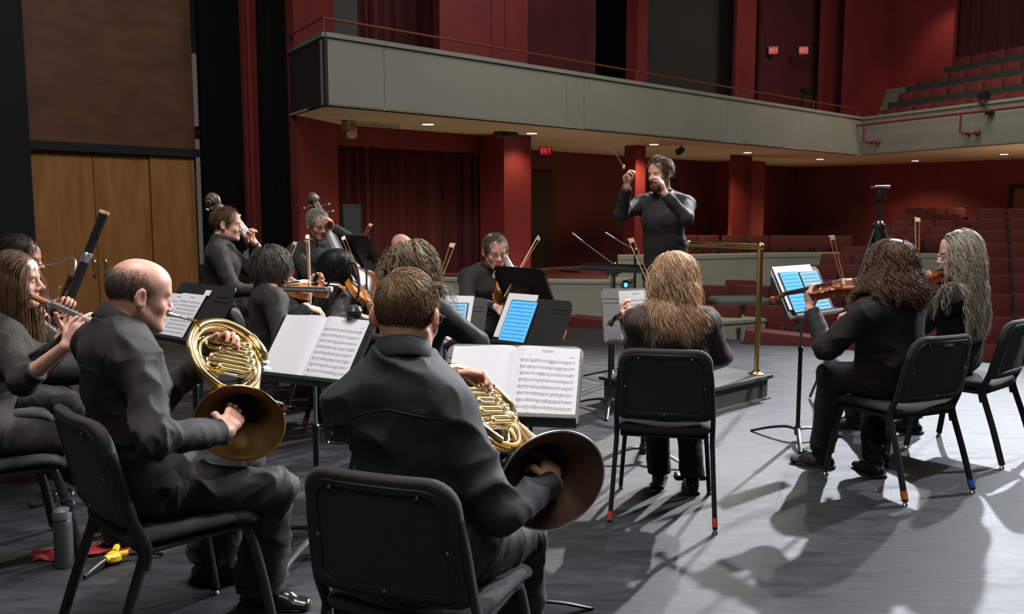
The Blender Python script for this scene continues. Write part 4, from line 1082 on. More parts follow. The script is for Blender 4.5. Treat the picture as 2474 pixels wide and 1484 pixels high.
def glasses(parent, off, M, m=GLASS_FRAME, name='glasses'):
    b = MB()
    for x in (-1, 1):
        b.tube([M @ V(x * 0.033 + 0.023 * math.cos(t), 0.104, -0.008 + 0.018 * math.sin(t)) - Vector(off) for t in [2 * PI * k / 16 for k in range(17)]], 0.0017, 5)
        b.tube([M @ V(x * 0.056, 0.103, -0.002) - Vector(off), M @ V(x * 0.073, 0.090, -0.001) - Vector(off), M @ V(x * 0.080, -0.006, 0.006) - Vector(off), M @ V(x * 0.082, -0.030, -0.012) - Vector(off)], 0.0018, 5)
    b.tube([M @ V(-0.011, 0.106, -0.005) - Vector(off), M @ V(0, 0.109, -0.001) - Vector(off), M @ V(0.011, 0.106, -0.005) - Vector(off)], 0.0016, 5)
    return b.build(name, m, parent)

LIP = mat('lip_skin', (0.42, 0.16, 0.13), 0.45)
IRIS = mat('dark_iris', (0.03, 0.02, 0.015), 0.15)
def face_details(root, off, M, brow, open_=1.0):
    o = Vector(off)
    for x in (-1, 1):
        A = M.copy(); A.translation = M.translation - o
        b = MB(); b.ell((x * 0.031, 0.0825, -0.0075), (0.0105, 0.0105, 0.0052 * open_), 14, 8, A); e = b.build('eye', EYE_WHITE, root)
        b = MB(); b.ell((x * 0.031, 0.0905, -0.0075), (0.0046, 0.0032, 0.0044 * open_), 12, 8, A); b.build('iris', IRIS, e)
        b = MB(); b.tube(spline([A @ V(x * 0.013, 0.0925, 0.0165), A @ V(x * 0.030, 0.0925, 0.0215), A @ V(x * 0.049, 0.079, 0.0155)], 4), [0.0022 * (1 if k < 6 else 0.7) for k in range(9)], 6, None, True, 1.5, (0, 0, 1)); b.build('eyebrow', brow, root)
    b = MB(); b.ell((0, 0.0915, -0.0745), (0.0195, 0.0072, 0.0032), 14, 8, A); b.build('lips', LIP, root)

def human(label, J, M, skin=SKIN, top=SHIRT_BLACK, bottom=TROUSER, h=0.006, build=1.0, hands=None, top_name='shirt', bottom_name='trousers', sleeve=(1.0, 1.0), female=False,
          shoes=True, feet=None, boot=0.0, fold=0.006, legs=True, collar_on=True, seed=1, flare=0.018, shoe_m=LEATHER, ears=True, sleeve_flare=0.0, belly=0.0, neck_open=0.0, hs=1.0, group=None, collar_h=0.040, shirt_len=0.02, seams=False, brow=None, ear_flare=0.3, nose=1.0):
    brow = brow or HAIR_DARK
    """one person: J = joints in world space, M = head frame; hands = {side: (finger dir, palm normal, curl, thumb)}"""
    J = {k: Vector(v) for k, v in J.items()}
    pel, neck = J['pelvis'], J['neck']
    root = empty('person', V(pel.x, pel.y, 0), 0, label, 'person', group)
    off = V(pel.x, pel.y, 0)
    rt = nrm(J['shR'] - J['shL']); spine = nrm(neck - pel); fwd = nrm(UP.cross(rt)) if abs(rt.z) < 0.99 else V(0, 1, 0)
    fwd = nrm(spine.cross(rt) * 1.0)
    if fwd.dot(J['fwd']) < 0: fwd = -fwd
    pr = nrm(J['hipR'] - J['hipL']); B = build
    L = (neck - pel).length
    waist = lerp(pel, neck, 0.36) - fwd * 0.01; chest = lerp(pel, neck, 0.70) + fwd * 0.008; upper = lerp(pel, neck, 0.88) - fwd * 0.008
    skb = M @ V(0, -0.032, -0.055)
    pts = [v for k, v in J.items() if k != 'fwd'] + [M.translation]
    lo = [min(p[i] for p in pts) - 0.2 for i in range(3)]; hi = [max(p[i] for p in pts) + 0.2 for i in range(3)]
    lo[2] = max(lo[2], -0.02)
    def torso(f, e, k=0.04, clip=None):
        f.ecap(J['hipL'] + UP * 0.02, J['hipR'] + UP * 0.02, (0.105 * B + e, 0.10 * B + e), (0.105 * B + e, 0.10 * B + e), UP, k, clip)
        f.ecap(pel + UP * 0.03, waist, (0.150 * B + e, 0.105 * B + e + belly * 0.5), (0.142 * B + e, 0.100 * B + e + belly), rt, k, clip)
        f.ecap(waist, chest, (0.142 * B + e, 0.100 * B + e + belly), (0.152 * B + e, 0.112 * B + e), rt, k, clip)
        f.ecap(chest, upper, (0.152 * B + e, 0.112 * B + e), (0.135 * B + e, 0.085 * B + e), rt, k, clip)
        if female:
            for x in (-1, 1): f.ell(chest + rt * x * 0.072 + fwd * 0.088 - UP * 0.0, (0.062 + e, 0.062 + e, 0.062 + e), None, 0.04)
        for s_ in 'LR':
            sh = J['sh' + s_]
            f.cap(lerp(upper, sh, 0.35), sh, 0.066 * B + e, 0.057 * B + e, k, clip)
            f.cap(lerp(neck, skb, 0.30), lerp(neck, sh, 0.75), 0.042 + e, 0.050 * B + e, k, clip)
    def arms(f, e, k=0.02, cut=None, fl_=0.0):
        for i, s_ in enumerate('LR'):
            sh, el, wr = J['sh' + s_], J['el' + s_], J['wr' + s_]
            f.cap(sh, el, 0.055 * B + e, 0.043 * B + e, k)
            c = cut[i] if cut else 1.0
            if c <= 0: continue
            en = lerp(el, wr, c); dv = nrm(wr - el)
            f.cap(el, en + dv * (0.03 if cut else 0.0), 0.042 * B + e, lerp(0.042 * B, 0.0275 * B, c) + e * 0.9 + fl_, k, [(en, dv)] if cut else None)
    def legs_(f, e, k=0.03, cut=False, fl_=0.0):
        for s_ in 'LR':
            hp, kn, an = J['hip' + s_], J['knee' + s_], J['ank' + s_]
            f.cap(hp, kn, 0.088 * B + e, 0.056 * B + e, k)
            dv = nrm(an - kn); back = nrm(-fwd + dv * dv.dot(fwd))
            f.cap(kn, an + (dv * 0.03 if cut else dv * 0), 0.054 * B + e, 0.037 + e + fl_, k, [(an, dv)] if cut else None)
            f.cap(lerp(kn, an, 0.15) + back * 0.016, lerp(kn, an, 0.45) + back * 0.014, 0.046 * B + e, 0.040 * B + e, 0.03)
    # the body: one continuous skin from head to foot
    f = Field(lo, hi, h)
    torso(f, 0.0); arms(f, 0.0); legs_(f, 0.0)
    f.cap(neck - spine * 0.03, skb, 0.056 if not female else 0.049, 0.055 if not female else 0.048, 0.025)
    do_head(f, M, ears, female, 1.0, nose, ear_flare)
    for s_ in 'LR':
        an, to = J['ank' + s_], J['toe' + s_]
        f.cap(an - UP * 0.03, an + (to - an) * 0.55 - UP * 0.064, 0.022, 0.016, 0.015)
        hd = (hands or {}).get(s_)
        dv = nrm(J['wr' + s_] - J['el' + s_])
        if hd is None: hd = (dv, V(0, 0, -1), 0.4, 0.4)
        do_hand(f, J['wr' + s_], hd[0], hd[1], s_, hd[2], hd[3], hs * (hd[4] if len(hd) > 4 else 1.0), hd[5] if len(hd) > 5 else 0.6)
    P, Q, G = f.mesh()
    body = mesh_obj('body', P - np.array(off, np.float32), Q, skin, root)
    # garments
    hc = max(h, 0.006)
    f = Field(lo, hi, hc)
    hem = pel + UP * shirt_len
    torso(f, 0.014, 0.05, [(hem - UP * 0.08, V(0, 0, -1))] + [(neck + spine * ((0.034 if collar_on else 0.014) - neck_open), nrm(spine * 1.0 + fwd * 0.45))] )
    arms(f, 0.011, 0.03, sleeve, sleeve_flare)
    P, Q, G = f.mesh()
    jn = []
    for s_ in 'LR':
        jn += [(J['el' + s_], J['wr' + s_] - J['sh' + s_], 0.10), (J['wr' + s_], J['wr' + s_] - J['el' + s_], 0.07)]
    jn += [(waist + rt * 0.15, V(0, 0, 1), 0.10), (waist - rt * 0.15, V(0, 0, 1), 0.10)]
    P = folds(P, G, fold, jn, seed)
    shirt = mesh_obj(top_name, P - np.array(off, np.float32), Q, top, root)
    if seams:
        N_ = P - np.array(neck, np.float32); rx = N_ @ np.array(rt); sz = N_ @ np.array(spine); fy = N_ @ np.array(fwd); bk = np.nonzero(fy < 0.02)[0]
        def line(pts):
            out = []
            for x, z in pts:
                i = bk[np.argmin((rx[bk] - x) ** 2 + (sz[bk] - z) ** 2 + 0.02 * (fy[bk] + 0.12) ** 2)]
                out.append(Vector(P[i] + G[i] * 0.0012) - off)
            return [sum((out[min(max(i + d, 0), len(out) - 1)] for d in (-2, -1, 0, 1, 2)), V(0, 0, 0)) / 5 for i in range(len(out))]
        b = MB(); hw = rx[bk].max() * 0.0 + (J['shR'] - J['shL']).length / 2
        b.tube(line([(-hw * 0.98 + 1.96 * hw * i / 40, -0.085 - 0.012 * math.cos(i / 40 * 6.28)) for i in range(41)]), 0.0017, 5)
        for sg in (-1, 1): b.tube(line([(sg * (hw * (1.02 - 0.14 * math.sin(i / 24 * PI))), -0.035 - 0.20 * i / 24) for i in range(25)]), 0.0017, 5)
        b.build('stitched_seam', top, shirt)
    if legs:
        f = Field([lo[0], lo[1], lo[2]], [hi[0], hi[1], pel.z + 0.25], hc)
        f.ecap(J['hipL'] + UP * 0.02, J['hipR'] + UP * 0.02, (0.112 * B, 0.107 * B), (0.112 * B, 0.107 * B), UP, 0.04)
        f.ecap(pel + UP * 0.02, pel + UP * 0.07, (0.155 * B, 0.110 * B), (0.15 * B, 0.105 * B), pr, 0.04)
        legs_(f, 0.012, 0.03, True, flare)
        P, Q, G = f.mesh()
        jn = []
        for s_ in 'LR': jn += [(J['knee' + s_], J['ank' + s_] - J['hip' + s_], 0.13), (J['hip' + s_] + fwd * 0.05, J['knee' + s_] - J['hip' + s_], 0.12), (J['ank' + s_] + UP * 0.05, UP, 0.09)]
        P = folds(P, G, fold * 0.9, jn, seed + 5)
        mesh_obj(bottom_name, P - np.array(off, np.float32), Q, bottom, root)
    if shoes:
        for s_ in 'LR':
            shoe(root, off, J['ank' + s_], J['toe' + s_], 'boot' if boot else 'shoe', shoe_m, 1.0 if not female else 0.9, boot, J['zf' + s_].z if 'zf' + s_ in J else 0.0, J['knee' + s_])
    face_details(root, off, M, brow, 0.75)
    if collar_on:
        collar(shirt, off, lerp(neck, skb, 0.26), nrm(skb - neck), fwd, 0.068 if not female else 0.062, top, collar_h)
    return root, off, shirt

def seated(pel, yaw, lean=0.12, side=0.0, twist=0.0, size=1.0, neck=None, sw=0.185):
    """joints of a sitting person: pelvis point, yaw (0 = towards +Y, positive to the left), lean forward in radians"""
    f = V(-math.sin(yaw), math.cos(yaw), 0); r = V(math.cos(yaw), math.sin(yaw), 0)
    pel = Vector(pel); J = {'pelvis': pel, 'fwd': f}
    J['hipL'] = pel - r * 0.088 * size; J['hipR'] = pel + r * 0.088 * size
    nk = pel + (UP * math.cos(lean) + f * math.sin(lean) + r * side) * 0.53 * size if neck is None else Vector(neck)
    J['neck'] = nk; y2 = yaw + twist; r2 = V(math.cos(y2), math.sin(y2), 0); sp = nrm(nk - pel)
    J['shL'] = nk - r2 * sw * size - sp * 0.062 * size; J['shR'] = nk + r2 * sw * size - sp * 0.062 * size
    return J, f, r
def set_legs(J, f, r, feetL, feetR, toeL, toeR, size=1.0, poleL=None, poleR=None):
    """feet = ankle points; toes = floor directions"""
    for s_, fe, to, po in (('L', feetL, toeL, poleL), ('R', feetR, toeR, poleR)):
        J['ank' + s_] = Vector(fe); J['toe' + s_] = Vector(fe) + nrm(to) * 0.17
        J['knee' + s_] = ik(J['hip' + s_], Vector(fe), 0.44 * size, 0.43 * size, po if po is not None else (f * 1.0 + UP * 0.7))
def set_arms(J, wrL, wrR, poleL, poleR, size=1.0):
    J['wrL'] = Vector(wrL); J['wrR'] = Vector(wrR)
    J['elL'] = ik(J['shL'], J['wrL'], 0.29 * size, 0.255 * size, poleL); J['elR'] = ik(J['shR'], J['wrR'], 0.29 * size, 0.255 * size, poleR)
# ------------------------------------------------------------------ chairs
CHAIR_FABRIC = mat('charcoal_chair_fabric', (0.028, 0.0265, 0.025), 0.85, sheen=0.05, bump=0.35, bscale=420)
CHAIR_FABRIC_GREY = mat('grey_brown_chair_fabric', (0.055, 0.046, 0.046), 0.85, sheen=0.1, bump=0.35, bscale=420)
CHAIR_SHELL = mat('black_chair_shell', (0.018, 0.017, 0.016), 0.55, bump=0.06, bscale=500)
TAPE_RED = mat('red_tape', (0.50, 0.045, 0.03), 0.5)
TAPE_BLUE = mat('blue_tape', (0.03, 0.10, 0.40), 0.5)
TAPE_ORANGE = mat('orange_tape', (0.35, 0.10, 0.03), 0.5)
SCREW = mat('brass_screw', (0.45, 0.36, 0.24), 0.3, metal=1.0)

def rr_outline(w0, w1, z0, z1, r, n=6):
    """rounded trapezoid: width w0 at the bottom, w1 at the top"""
    o = []
    for (cx, cz, t0) in ((w1 / 2 - r, z1 - r, 0), (-w1 / 2 + r, z1 - r, PI / 2), (-w0 / 2 + r * 0.6, z0 + r * 0.6, PI), (w0 / 2 - r * 0.6, z0 + r * 0.6, 1.5 * PI)):
        rr = r if t0 < PI - 0.1 else r * 0.6
        for k in range(n + 1):
            t = t0 + k * PI / 2 / n; o.append((cx + rr * math.cos(t), cz + rr * math.sin(t)))
    # extra points along the long sides
    out = []
    for i, p in enumerate(o):
        q = o[(i + 1) % len(o)]; out.append(p)
        L = math.hypot(q[0] - p[0], q[1] - p[1])
        for k in range(1, int(L / 0.05) + 1): out.append((lerp(p[0], q[0], k / (int(L / 0.05) + 1)), lerp(p[1], q[1], k / (int(L / 0.05) + 1))))
    return out
def pad(outline, cz, levels, fn):
    """closed pillow from concentric copies of an outline; levels = (scale inset in metres, y)"""
    b = MB(); rings = []
    for inset, y in levels:
        rr = []
        for x, z in outline:
            d = math.hypot(x, z - cz); k = max(1 - inset / d, 0.0) if inset < 5 else 0.001
            rr.append(fn(x * k, y, cz + (z - cz) * k))
        rings.append(rr)
    return b.rings(rings, None, True)
def chair(loc, yaw, label, group=None, fabric=None, tapes=None, plate=False, cat='chair'):
    fabric = fabric or CHAIR_FABRIC
    r = empty('orchestra_chair', (loc[0], loc[1], 0), yaw, label, cat, group)
    def bend(x, y, z):
        t = (z - 0.50) / 0.35
        return (x, -0.205 - 0.075 * t + y - (1 - (x / 0.22) ** 2) * 0.022, z)
    o = rr_outline(0.455, 0.43, 0.495, 0.845, 0.075)
    pad(o, 0.67, [(9, 0.030), (0.12, 0.032), (0.05, 0.030), (0.018, 0.020), (0.0, 0.0), (0.004, -0.016), (0.014, -0.022), (0.03, -0.023), (9, -0.023)], bend).build('backrest', fabric, r, 60)
    sh = pad(rr_outline(0.40, 0.375, 0.520, 0.818, 0.06), 0.67, [(9, -0.018), (0.03, -0.019), (0.022, -0.020), (0.018, -0.0275), (0.0, -0.0275), (-0.002, -0.024), (0.0, -0.018), (9, -0.018)], bend).build('back_shell', CHAIR_SHELL, r, 40)
    for (x, z) in ((-0.12, 0.80), (0.12, 0.80), (-0.18, 0.66), (0.18, 0.66), (0.0, 0.532)):
        b = MB(); p = bend(x, -0.029, z); b.ell(p, (0.005, 0.003, 0.005), 10, 6); b.build('screw', SCREW, sh)
    if plate:
        b = MB(); p = bend(0.0, -0.030, 0.80); b.rbox((0, 0, 0), (0.06, 0.016, 0.005), 0.002, Matrix.Translation(p) @ Matrix.Rotation(PI / 2 - 0.2, 4, 'X'), 2); b.build('maker_plate', NICKEL, sh)
    # seat: padded, rolled at the front
    def sb(x, y, z): return (x, z, 0.425 + y - (0.03 * max(0, (z - 0.10) / 0.12) ** 2) + 0.012 * (x / 0.23) ** 2)
    pad(rr_outline(0.43, 0.47, -0.215, 0.225, 0.06), 0.0, [(9, 0.045), (0.10, 0.046), (0.03, 0.042), (0.008, 0.030), (0.0, 0.016), (0.004, 0.002), (0.02, -0.004), (9, -0.004)], sb).build('seat', fabric, r, 60)
    b = MB(); b.rbox((0, 0.0, 0.412), (0.40, 0.38, 0.018), 0.008, None, 2)
    for x in (-0.195, 0.195): b.tube([(x, -0.17, 0.41), (x, 0.16, 0.41)], 0.012, 8)
    b.build('seat_frame', CHAIR_SHELL, r)
    for x in (-1, 1):
        b = MB(); b.tube(spline([(x * 0.222, -0.185, 0.36), (x * 0.224, -0.175, 0.43), (x * 0.222, -0.215, 0.53), (x * 0.214, -0.245, 0.66), (x * 0.205, -0.262, 0.74)], 5), 0.0115, 12, None, True, 1.6, (0, 1, 0))
        b.build('back_support', BLACK_METAL, r)
    for k, (x, y) in enumerate(((-1, -1), (1, -1), (-1, 1), (1, 1))):
        if y < 0: path = spline([(x * 0.240, -0.315, 0.02), (x * 0.230, -0.25, 0.22), (x * 0.223, -0.192, 0.38), (x * 0.222, -0.178, 0.43)], 5)
        else: path = spline([(x * 0.228, 0.245, 0.02), (x * 0.212, 0.21, 0.24), (x * 0.198, 0.172, 0.395), (x * 0.195, 0.13, 0.412)], 5)
        lg = MB().tube(path, 0.0115, 12, None, True, 1.6, (0, 1, 0)).build('leg', BLACK_METAL, r)
        f = path[0]; b = MB(); b.tube([f, (f[0], f[1], 0.008)], [0.010, 0.009], 10); b.lathe([(0.013, 0.0), (0.014, 0.006), (0.009, 0.012)], 12, Matrix.Translation((f[0], f[1], 0))); b.build('foot_glide', CHROME, lg)
        if tapes and tapes.get(k):
            d = (path[2] - path[0]).normalized(); b = MB(); b.tube([path[0] + d * 0.012, path[0] + d * 0.052], 0.0128, 12, None, True, 1.6, (0, 1, 0)); b.build('tape_band', tapes[k], lg)
    return r

# ------------------------------------------------------------------ music stands and what lies on them
PAPER = mat('white_paper', (0.73, 0.73, 0.77), 0.65)
PAPER_CREAM = mat('cream_paper', (0.78, 0.76, 0.72), 0.65)
INK = mat('printed_ink', (0.10, 0.10, 0.11), 0.7)
INK_SOFT = mat('grey_printed_ink', (0.30, 0.30, 0.32), 0.7)
STAND_BLACK = mat('black_stand_enamel', (0.020, 0.020, 0.020), 0.42)
STAND_GREY = mat('stand_lip_grey', (0.16, 0.155, 0.15), 0.4)
SCREEN_BLUE = mat('tablet_screen', (0.10, 0.42, 0.95), 0.2, emit=0.62)
SCREEN_PALE = mat('dim_tablet_screen', (0.22, 0.45, 0.58), 0.2, emit=0.50)
SCREEN_INK = mat('tablet_notation', (0.02, 0.13, 0.35), 0.3)

def desk_frame(c, yaw, tilt):
    yaw = math.radians(yaw); tilt = math.radians(tilt)
    r = V(math.cos(yaw), math.sin(yaw), 0); f = V(-math.sin(yaw), math.cos(yaw), 0)
    u = UP * math.cos(tilt) + f * math.sin(tilt); n = r.cross(u)
    M = Matrix((r, u, n)).transposed().to_4x4(); M.translation = Vector(c); return M
def music_stand(c, yaw, tilt, label, w=0.51, h=0.33, shift=(0, 0), base_yaw=20, lip_m=None, leg_r=0.33, group=None, desk_m=None, pole=None, cat='music stand'):
    D = desk_frame(c, yaw, tilt)
    cc = D @ V(shift[0], shift[1], 0); fwd = V(-math.sin(math.radians(yaw)), math.cos(math.radians(yaw)), 0)
    bx = D @ V(shift[0], shift[1] - h * 0.12, -0.03)
    root = empty('music_stand', (bx.x, bx.y, 0), 0, label, cat, group); o = V(bx.x, bx.y, 0)
    Dl = Matrix.Translation(-o) @ D
    out = rr_outline(w * 0.98, w, -h / 2, h / 2, 0.035)
    b = MB(); b.rings([[(x + shift[0], y + shift[1], -0.006) for x, y in out], [(x + shift[0], y + shift[1], -0.003) for x, y in out]], Dl)
    for k, yy in enumerate((h / 2 - 0.060, h / 2 - 0.085)):
        for x in (-1, 1): b.box((shift[0] + x * w * 0.36, shift[1] + yy, -0.0022), (w * 0.24, 0.004, 0.004), Dl)
    for x in (-1, 1): b.box((shift[0] + x * (w / 2 - 0.004), shift[1] - h * 0.05, -0.012), (0.004, h * 0.8, 0.018), Dl)
    desk = b.build('desk', desk_m or STAND_BLACK, root, 30)
    b = MB(); b.rbox((shift[0], shift[1] - h / 2 - 0.0015, 0.026), (w * 0.98, 0.004, 0.062), 0.0018, Dl, 2); b.box((shift[0], shift[1] - h / 2 + 0.006, 0.056), (w * 0.98, 0.012, 0.0025), Dl)
    b.build('lip', lip_m or STAND_BLACK, root)
    b = MB(); top = Dl @ V(shift[0], shift[1] - h * 0.12, -0.012)
    b.tube([Dl @ V(shift[0] - 0.05, shift[1] - h * 0.12, -0.016), Dl @ V(shift[0] + 0.05, shift[1] - h * 0.12, -0.016)], 0.012, 10); b.box((shift[0], shift[1] - h * 0.12, -0.010), (0.12, 0.10, 0.008), Dl)
    b.build('tilt_head', STAND_BLACK, root)
    zt = top.z - 0.005; zm = zt * (0.66 if zt > 0.75 else 0.72)
    MB().tube([(0, 0, zm - 0.05), (0, 0, zt)], 0.0080, 10).build('upper_tube', GREY_METAL, root)
    b = MB(); b.tube([(0, 0, 0.055), (0, 0, zm)], 0.0135, 12); b.lathe([(0.0135, zm - 0.03), (0.016, zm - 0.025), (0.016, zm), (0.009, zm + 0.008)], 12); b.build('lower_tube', BLACK_METAL, root)
    MB().lathe([(0.018, 0.035), (0.021, 0.05), (0.021, 0.085), (0.014, 0.10)], 14).build('hub', BLACK_METAL, root)
    for k in range(3):
        a = math.radians(base_yaw + 120 * k); d = V(math.cos(a), math.sin(a), 0)
        p = spline([d * 0.012 + UP * 0.075, d * 0.08 + UP * 0.078, d * leg_r * 0.6 + UP * 0.050, d * leg_r * 0.93 + UP * 0.012, d * leg_r + UP * 0.008], 6)
        b = MB(); b.tube(p, [lerp(0.017, 0.011, i / (len(p) - 1)) for i in range(len(p))], 10, None, True, 0.62); b.build('leg', BLACK_METAL if k else GREY_LEG, root)
    return root, D
GREY_LEG = mat('worn_grey_leg_paint', (0.12, 0.12, 0.12), 0.4, metal=0.3)

def notation(mb, x0, x1, y0, y1, n, surf, seed, dens=1.0, bold=1.0):
    r = random.Random(seed); st = (y1 - y0) / n; sp = st * 0.085
    def q(ax, ay, bx, by, wx, wy):
        mb.add([surf(ax - wx, ay - wy), surf(bx + wx, by - wy), surf(bx + wx, by + wy), surf(ax - wx, ay + wy)], [(0, 1, 2, 3)])
    for k in range(n):
        yc = y1 - st * (k + 0.5)
        for j in range(-2, 3):
            m_ = 10
            for i in range(m_): q(lerp(x0, x1, i / m_), yc + j * sp, lerp(x0, x1, (i + 1) / m_), yc + j * sp, 0, 0.00022 * bold)
        # clef
        cx = x0 + 0.005
        for i in range(9):
            a = i * 0.75; q(cx + 0.0022 * math.sin(a), yc + (i - 4) * sp * 0.75, cx + 0.0022 * math.sin(a) + 0.001, yc + (i - 4) * sp * 0.75, 0.0004, 0.0013)
        x = x0 + 0.012; bar = 0
        while x < x1 - 0.004:
            step = r.choice((0.0036, 0.0042, 0.006, 0.0085)) / dens
            if r.random() < 0.86:
                yy = yc + r.randint(-4, 4) * sp * 0.5
                mb.add([surf(x + 0.0017 * math.cos(t) , yy + 0.00115 * math.sin(t) + 0.0005 * math.cos(t)) for t in [2 * PI * i / 8 for i in range(8)]], [tuple(range(8))])
                up = yy < yc; sx = x + (0.0015 if up else -0.0015); ye = yy + (1 if up else -1) * sp * 3.4
                q(sx, min(yy, ye), sx, max(yy, ye), 0.00025 * bold, 0)
                if step < 0.0045: q(sx, ye, sx + step, ye, 0.0002, 0.0006)
                if r.random() < 0.12: q(x - 0.003, yc - sp * 4.2, x + 0.004, yc - sp * 4.0, 0, 0.0004)
            x += step; bar += step
            if bar > 0.028: q(x - 0.001, yc - 2 * sp, x - 0.001, yc + 2 * sp, 0.0003 * bold, 0); bar = 0
def open_book(D, cx, cy, w, h, label, staves_right=9, seed=1, left_notes=False, ink=None, name='music_book'):
    root = empty(name, M=D @ Matrix.Translation((cx, cy, 0)), label=label, cat='sheet music')
    def surf(side):
        def f(x, y):        # x from the spine outwards
            t = x / (w / 2); z = 0.004 + 0.016 * math.sin(PI * min(1, t * 1.15) ** 0.55) * (1 - t * 0.7) * (0.65 + 0.35 * (y / h + 0.5))
            return (side * x, y, z)
        return f
    for side in (-1, 1):
        fn = surf(side)
        b = MB(); b.grid(lambda u, v: fn(u * w / 2, (v - 0.5) * h) if side > 0 else fn((1 - u) * w / 2, (v - 0.5) * h), 16, 6)
        b.grid(lambda u, v: (side * (u if side > 0 else 1 - u) * w / 2, (0.5 - v) * h, 0.0015), 4, 4)
        pg = b.build('page', PAPER, root, 40)
        if side > 0 or left_notes:
            nb = MB(); x0, x1 = (0.022, w / 2 - 0.014)
            sf = lambda x, y: (lambda p: (p[0], p[1], p[2] + 0.0007))(fn(x if side > 0 else (x0 + x1) - x, y))
            notation(nb, x0, x1, -h / 2 + 0.008, h / 2 - 0.048, staves_right, sf, seed + side)
            def q(a, b_, y, t): nb.add([sf(a, y - t), sf(b_, y - t), sf(b_, y + t), sf(a, y + t)], [(0, 1, 2, 3)])
            q(w / 4 - 0.02, w / 4 + 0.022, h / 2 - 0.017, 0.0010); q(w / 4 - 0.018, w / 4 + 0.020, h / 2 - 0.023, 0.0005); q(0.024, 0.036, h / 2 - 0.019, 0.0006); q(0.022, 0.06, h / 2 - 0.037, 0.0005); q(w / 2 - 0.034, w / 2 - 0.016, h / 2 - 0.04, 0.0006)
            nb.build('printed_notation', ink or INK_SOFT, pg, False)
    return root
def loose_sheet(D, cx, cy, w, h, rot, label, n=11, seed=1, z=0.001, m=None, ink=None, notes=True, name='sheet_music'):
    root = empty(name, M=D @ Matrix.Translation((cx, cy, z)) @ Matrix.Rotation(rot, 4, 'Z'), label=label, cat='sheet music')
    b = MB(); b.grid(lambda u, v: ((u - 0.5) * w, (v - 0.5) * h, 0.0016 + 0.004 * (1 - v) * (2 * u - 1) ** 2), 10, 6); b.grid(lambda u, v: ((0.5 - u) * w, (v - 0.5) * h, 0.0006), 2, 2)
    pg = b.build('page', m or PAPER, root, 40)
    if notes:
        nb = MB(); notation(nb, -w / 2 + 0.015, w / 2 - 0.014, -h / 2 + 0.012, h / 2 - 0.035, n, lambda x, y: (x, y, 0.0024 + 0.004 * (0.5 - y / h) * (2 * x / w) ** 2), seed)
        nb.add([(-0.02, h / 2 - 0.02, 0.003), (0.02, h / 2 - 0.02, 0.003), (0.02, h / 2 - 0.017, 0.003), (-0.02, h / 2 - 0.017, 0.003)], [(0, 1, 2, 3)])
        nb.build('printed_notation', ink or INK_SOFT, pg, False)
    return root
def tablet(D, cx, cy, w, h, label, screen, seed=1, z=0.004, folio=None):
    root = empty('tablet', M=D @ Matrix.Translation((cx, cy, z)), label=label, cat='tablet')
    MB().rbox((0, 0, 0.003), (w, h, 0.007), 0.003, None, 3).build('case', BLACK_PAINT, root)
    b = MB(); b.box((0, 0, 0.0068), (w - 0.014, h - 0.014, 0.001)); sc = b.build('screen', screen, root)
    nb = MB(); notation(nb, -w / 2 + 0.018, w / 2 - 0.018, -h / 2 + 0.014, h / 2 - 0.014, 10, lambda x, y: (x, y, 0.0076), seed, 1.0, 1.6); nb.build('screen_notation', SCREEN_INK, sc, False)
    return root

CH = {}
# chairs of the players in view
def chair_at(name, left_rear_foot, right_rear_foot, **kw):
    a = Vector(left_rear_foot); c = Vector(right_rear_foot); a.z = c.z = 0
    rr = (c - a).normalized(); f = V(-rr.y, rr.x, 0); mid = (a + c) / 2 + f * 0.315
    yaw = math.atan2(rr.y, rr.x); CH[name] = (mid, yaw)
    return chair(mid, yaw, **kw)
chair_at('blonde', gr(1478, 1273), gr(1722, 1290), label='black padded chair with red tape on both rear legs, under the blonde violinist', tapes={0: TAPE_RED, 1: TAPE_RED})
chair_at('dark', gr(2187, 1222), gr(2349, 1192), label='black padded chair with orange and blue leg tape, under the dark curly haired violinist', tapes={0: TAPE_ORANGE, 1: TAPE_BLUE}, plate=True)
a_ = gr(2421, 1132); a_.z = 0
b_ = a_ + V(0.36, 0.305, 0); chair_at('grey', a_, b_, label='black padded chair behind the grey haired violinist at the right edge')
# the two horn players' chairs, placed by their backs
def chair_by_back(name, top_mid, yaw, **kw):
    p = Vector(top_mid); f = V(-math.sin(yaw), math.cos(yaw), 0); mid = V(p.x, p.y, 0) + f * 0.285; CH[name] = (mid, yaw); return chair(mid, yaw, **kw)
chair_by_back('horn2', V(-0.325, 2.04, 0), math.radians(-21), label='black padded chair seen from behind in the foreground, under the horn player with glasses')
chair_by_back('horn1', V(-1.365, 2.675, 0), math.radians(-46), label='black padded chair at the lower left, under the bald horn player')
chair_by_back('viola', V(-1.74, 5.45, 0), math.radians(-72), label='grey brown padded chair behind the violist with glasses', fabric=CHAIR_FABRIC_GREY)
def chair_mid(name, p, yaw, **kw): CH[name] = (V(p[0], p[1], 0), yaw); return chair(p, yaw, **kw)
chair_mid('violin9', (-1.25, 6.11), math.radians(-60), label='black padded chair with orange leg tape, under the black haired violinist', tapes={0: TAPE_ORANGE, 1: TAPE_ORANGE})
chair_mid('flute1', (-2.16, 3.55), math.radians(-50), label='black padded chair under the long haired flutist at the left edge')
chair_mid('flute2', (-2.62, 4.36), math.radians(-55), label='black padded chair under the flutist hidden behind the long haired one')
chair_mid('bassoon', (-2.82, 5.0), math.radians(-60), label='black padded chair under the bassoonist')
chair_mid('curly', (-0.50, 4.62), math.radians(-35), label='black padded chair under the player with big curly hair')
chair_mid('cello', (-0.13, 6.62), math.radians(-172), label='black padded chair under the cellist with glasses', fabric=CHAIR_FABRIC_GREY)
chair_mid('bald', (-0.98, 7.94), math.radians(-150), label='black padded chair under the bald player at the back')

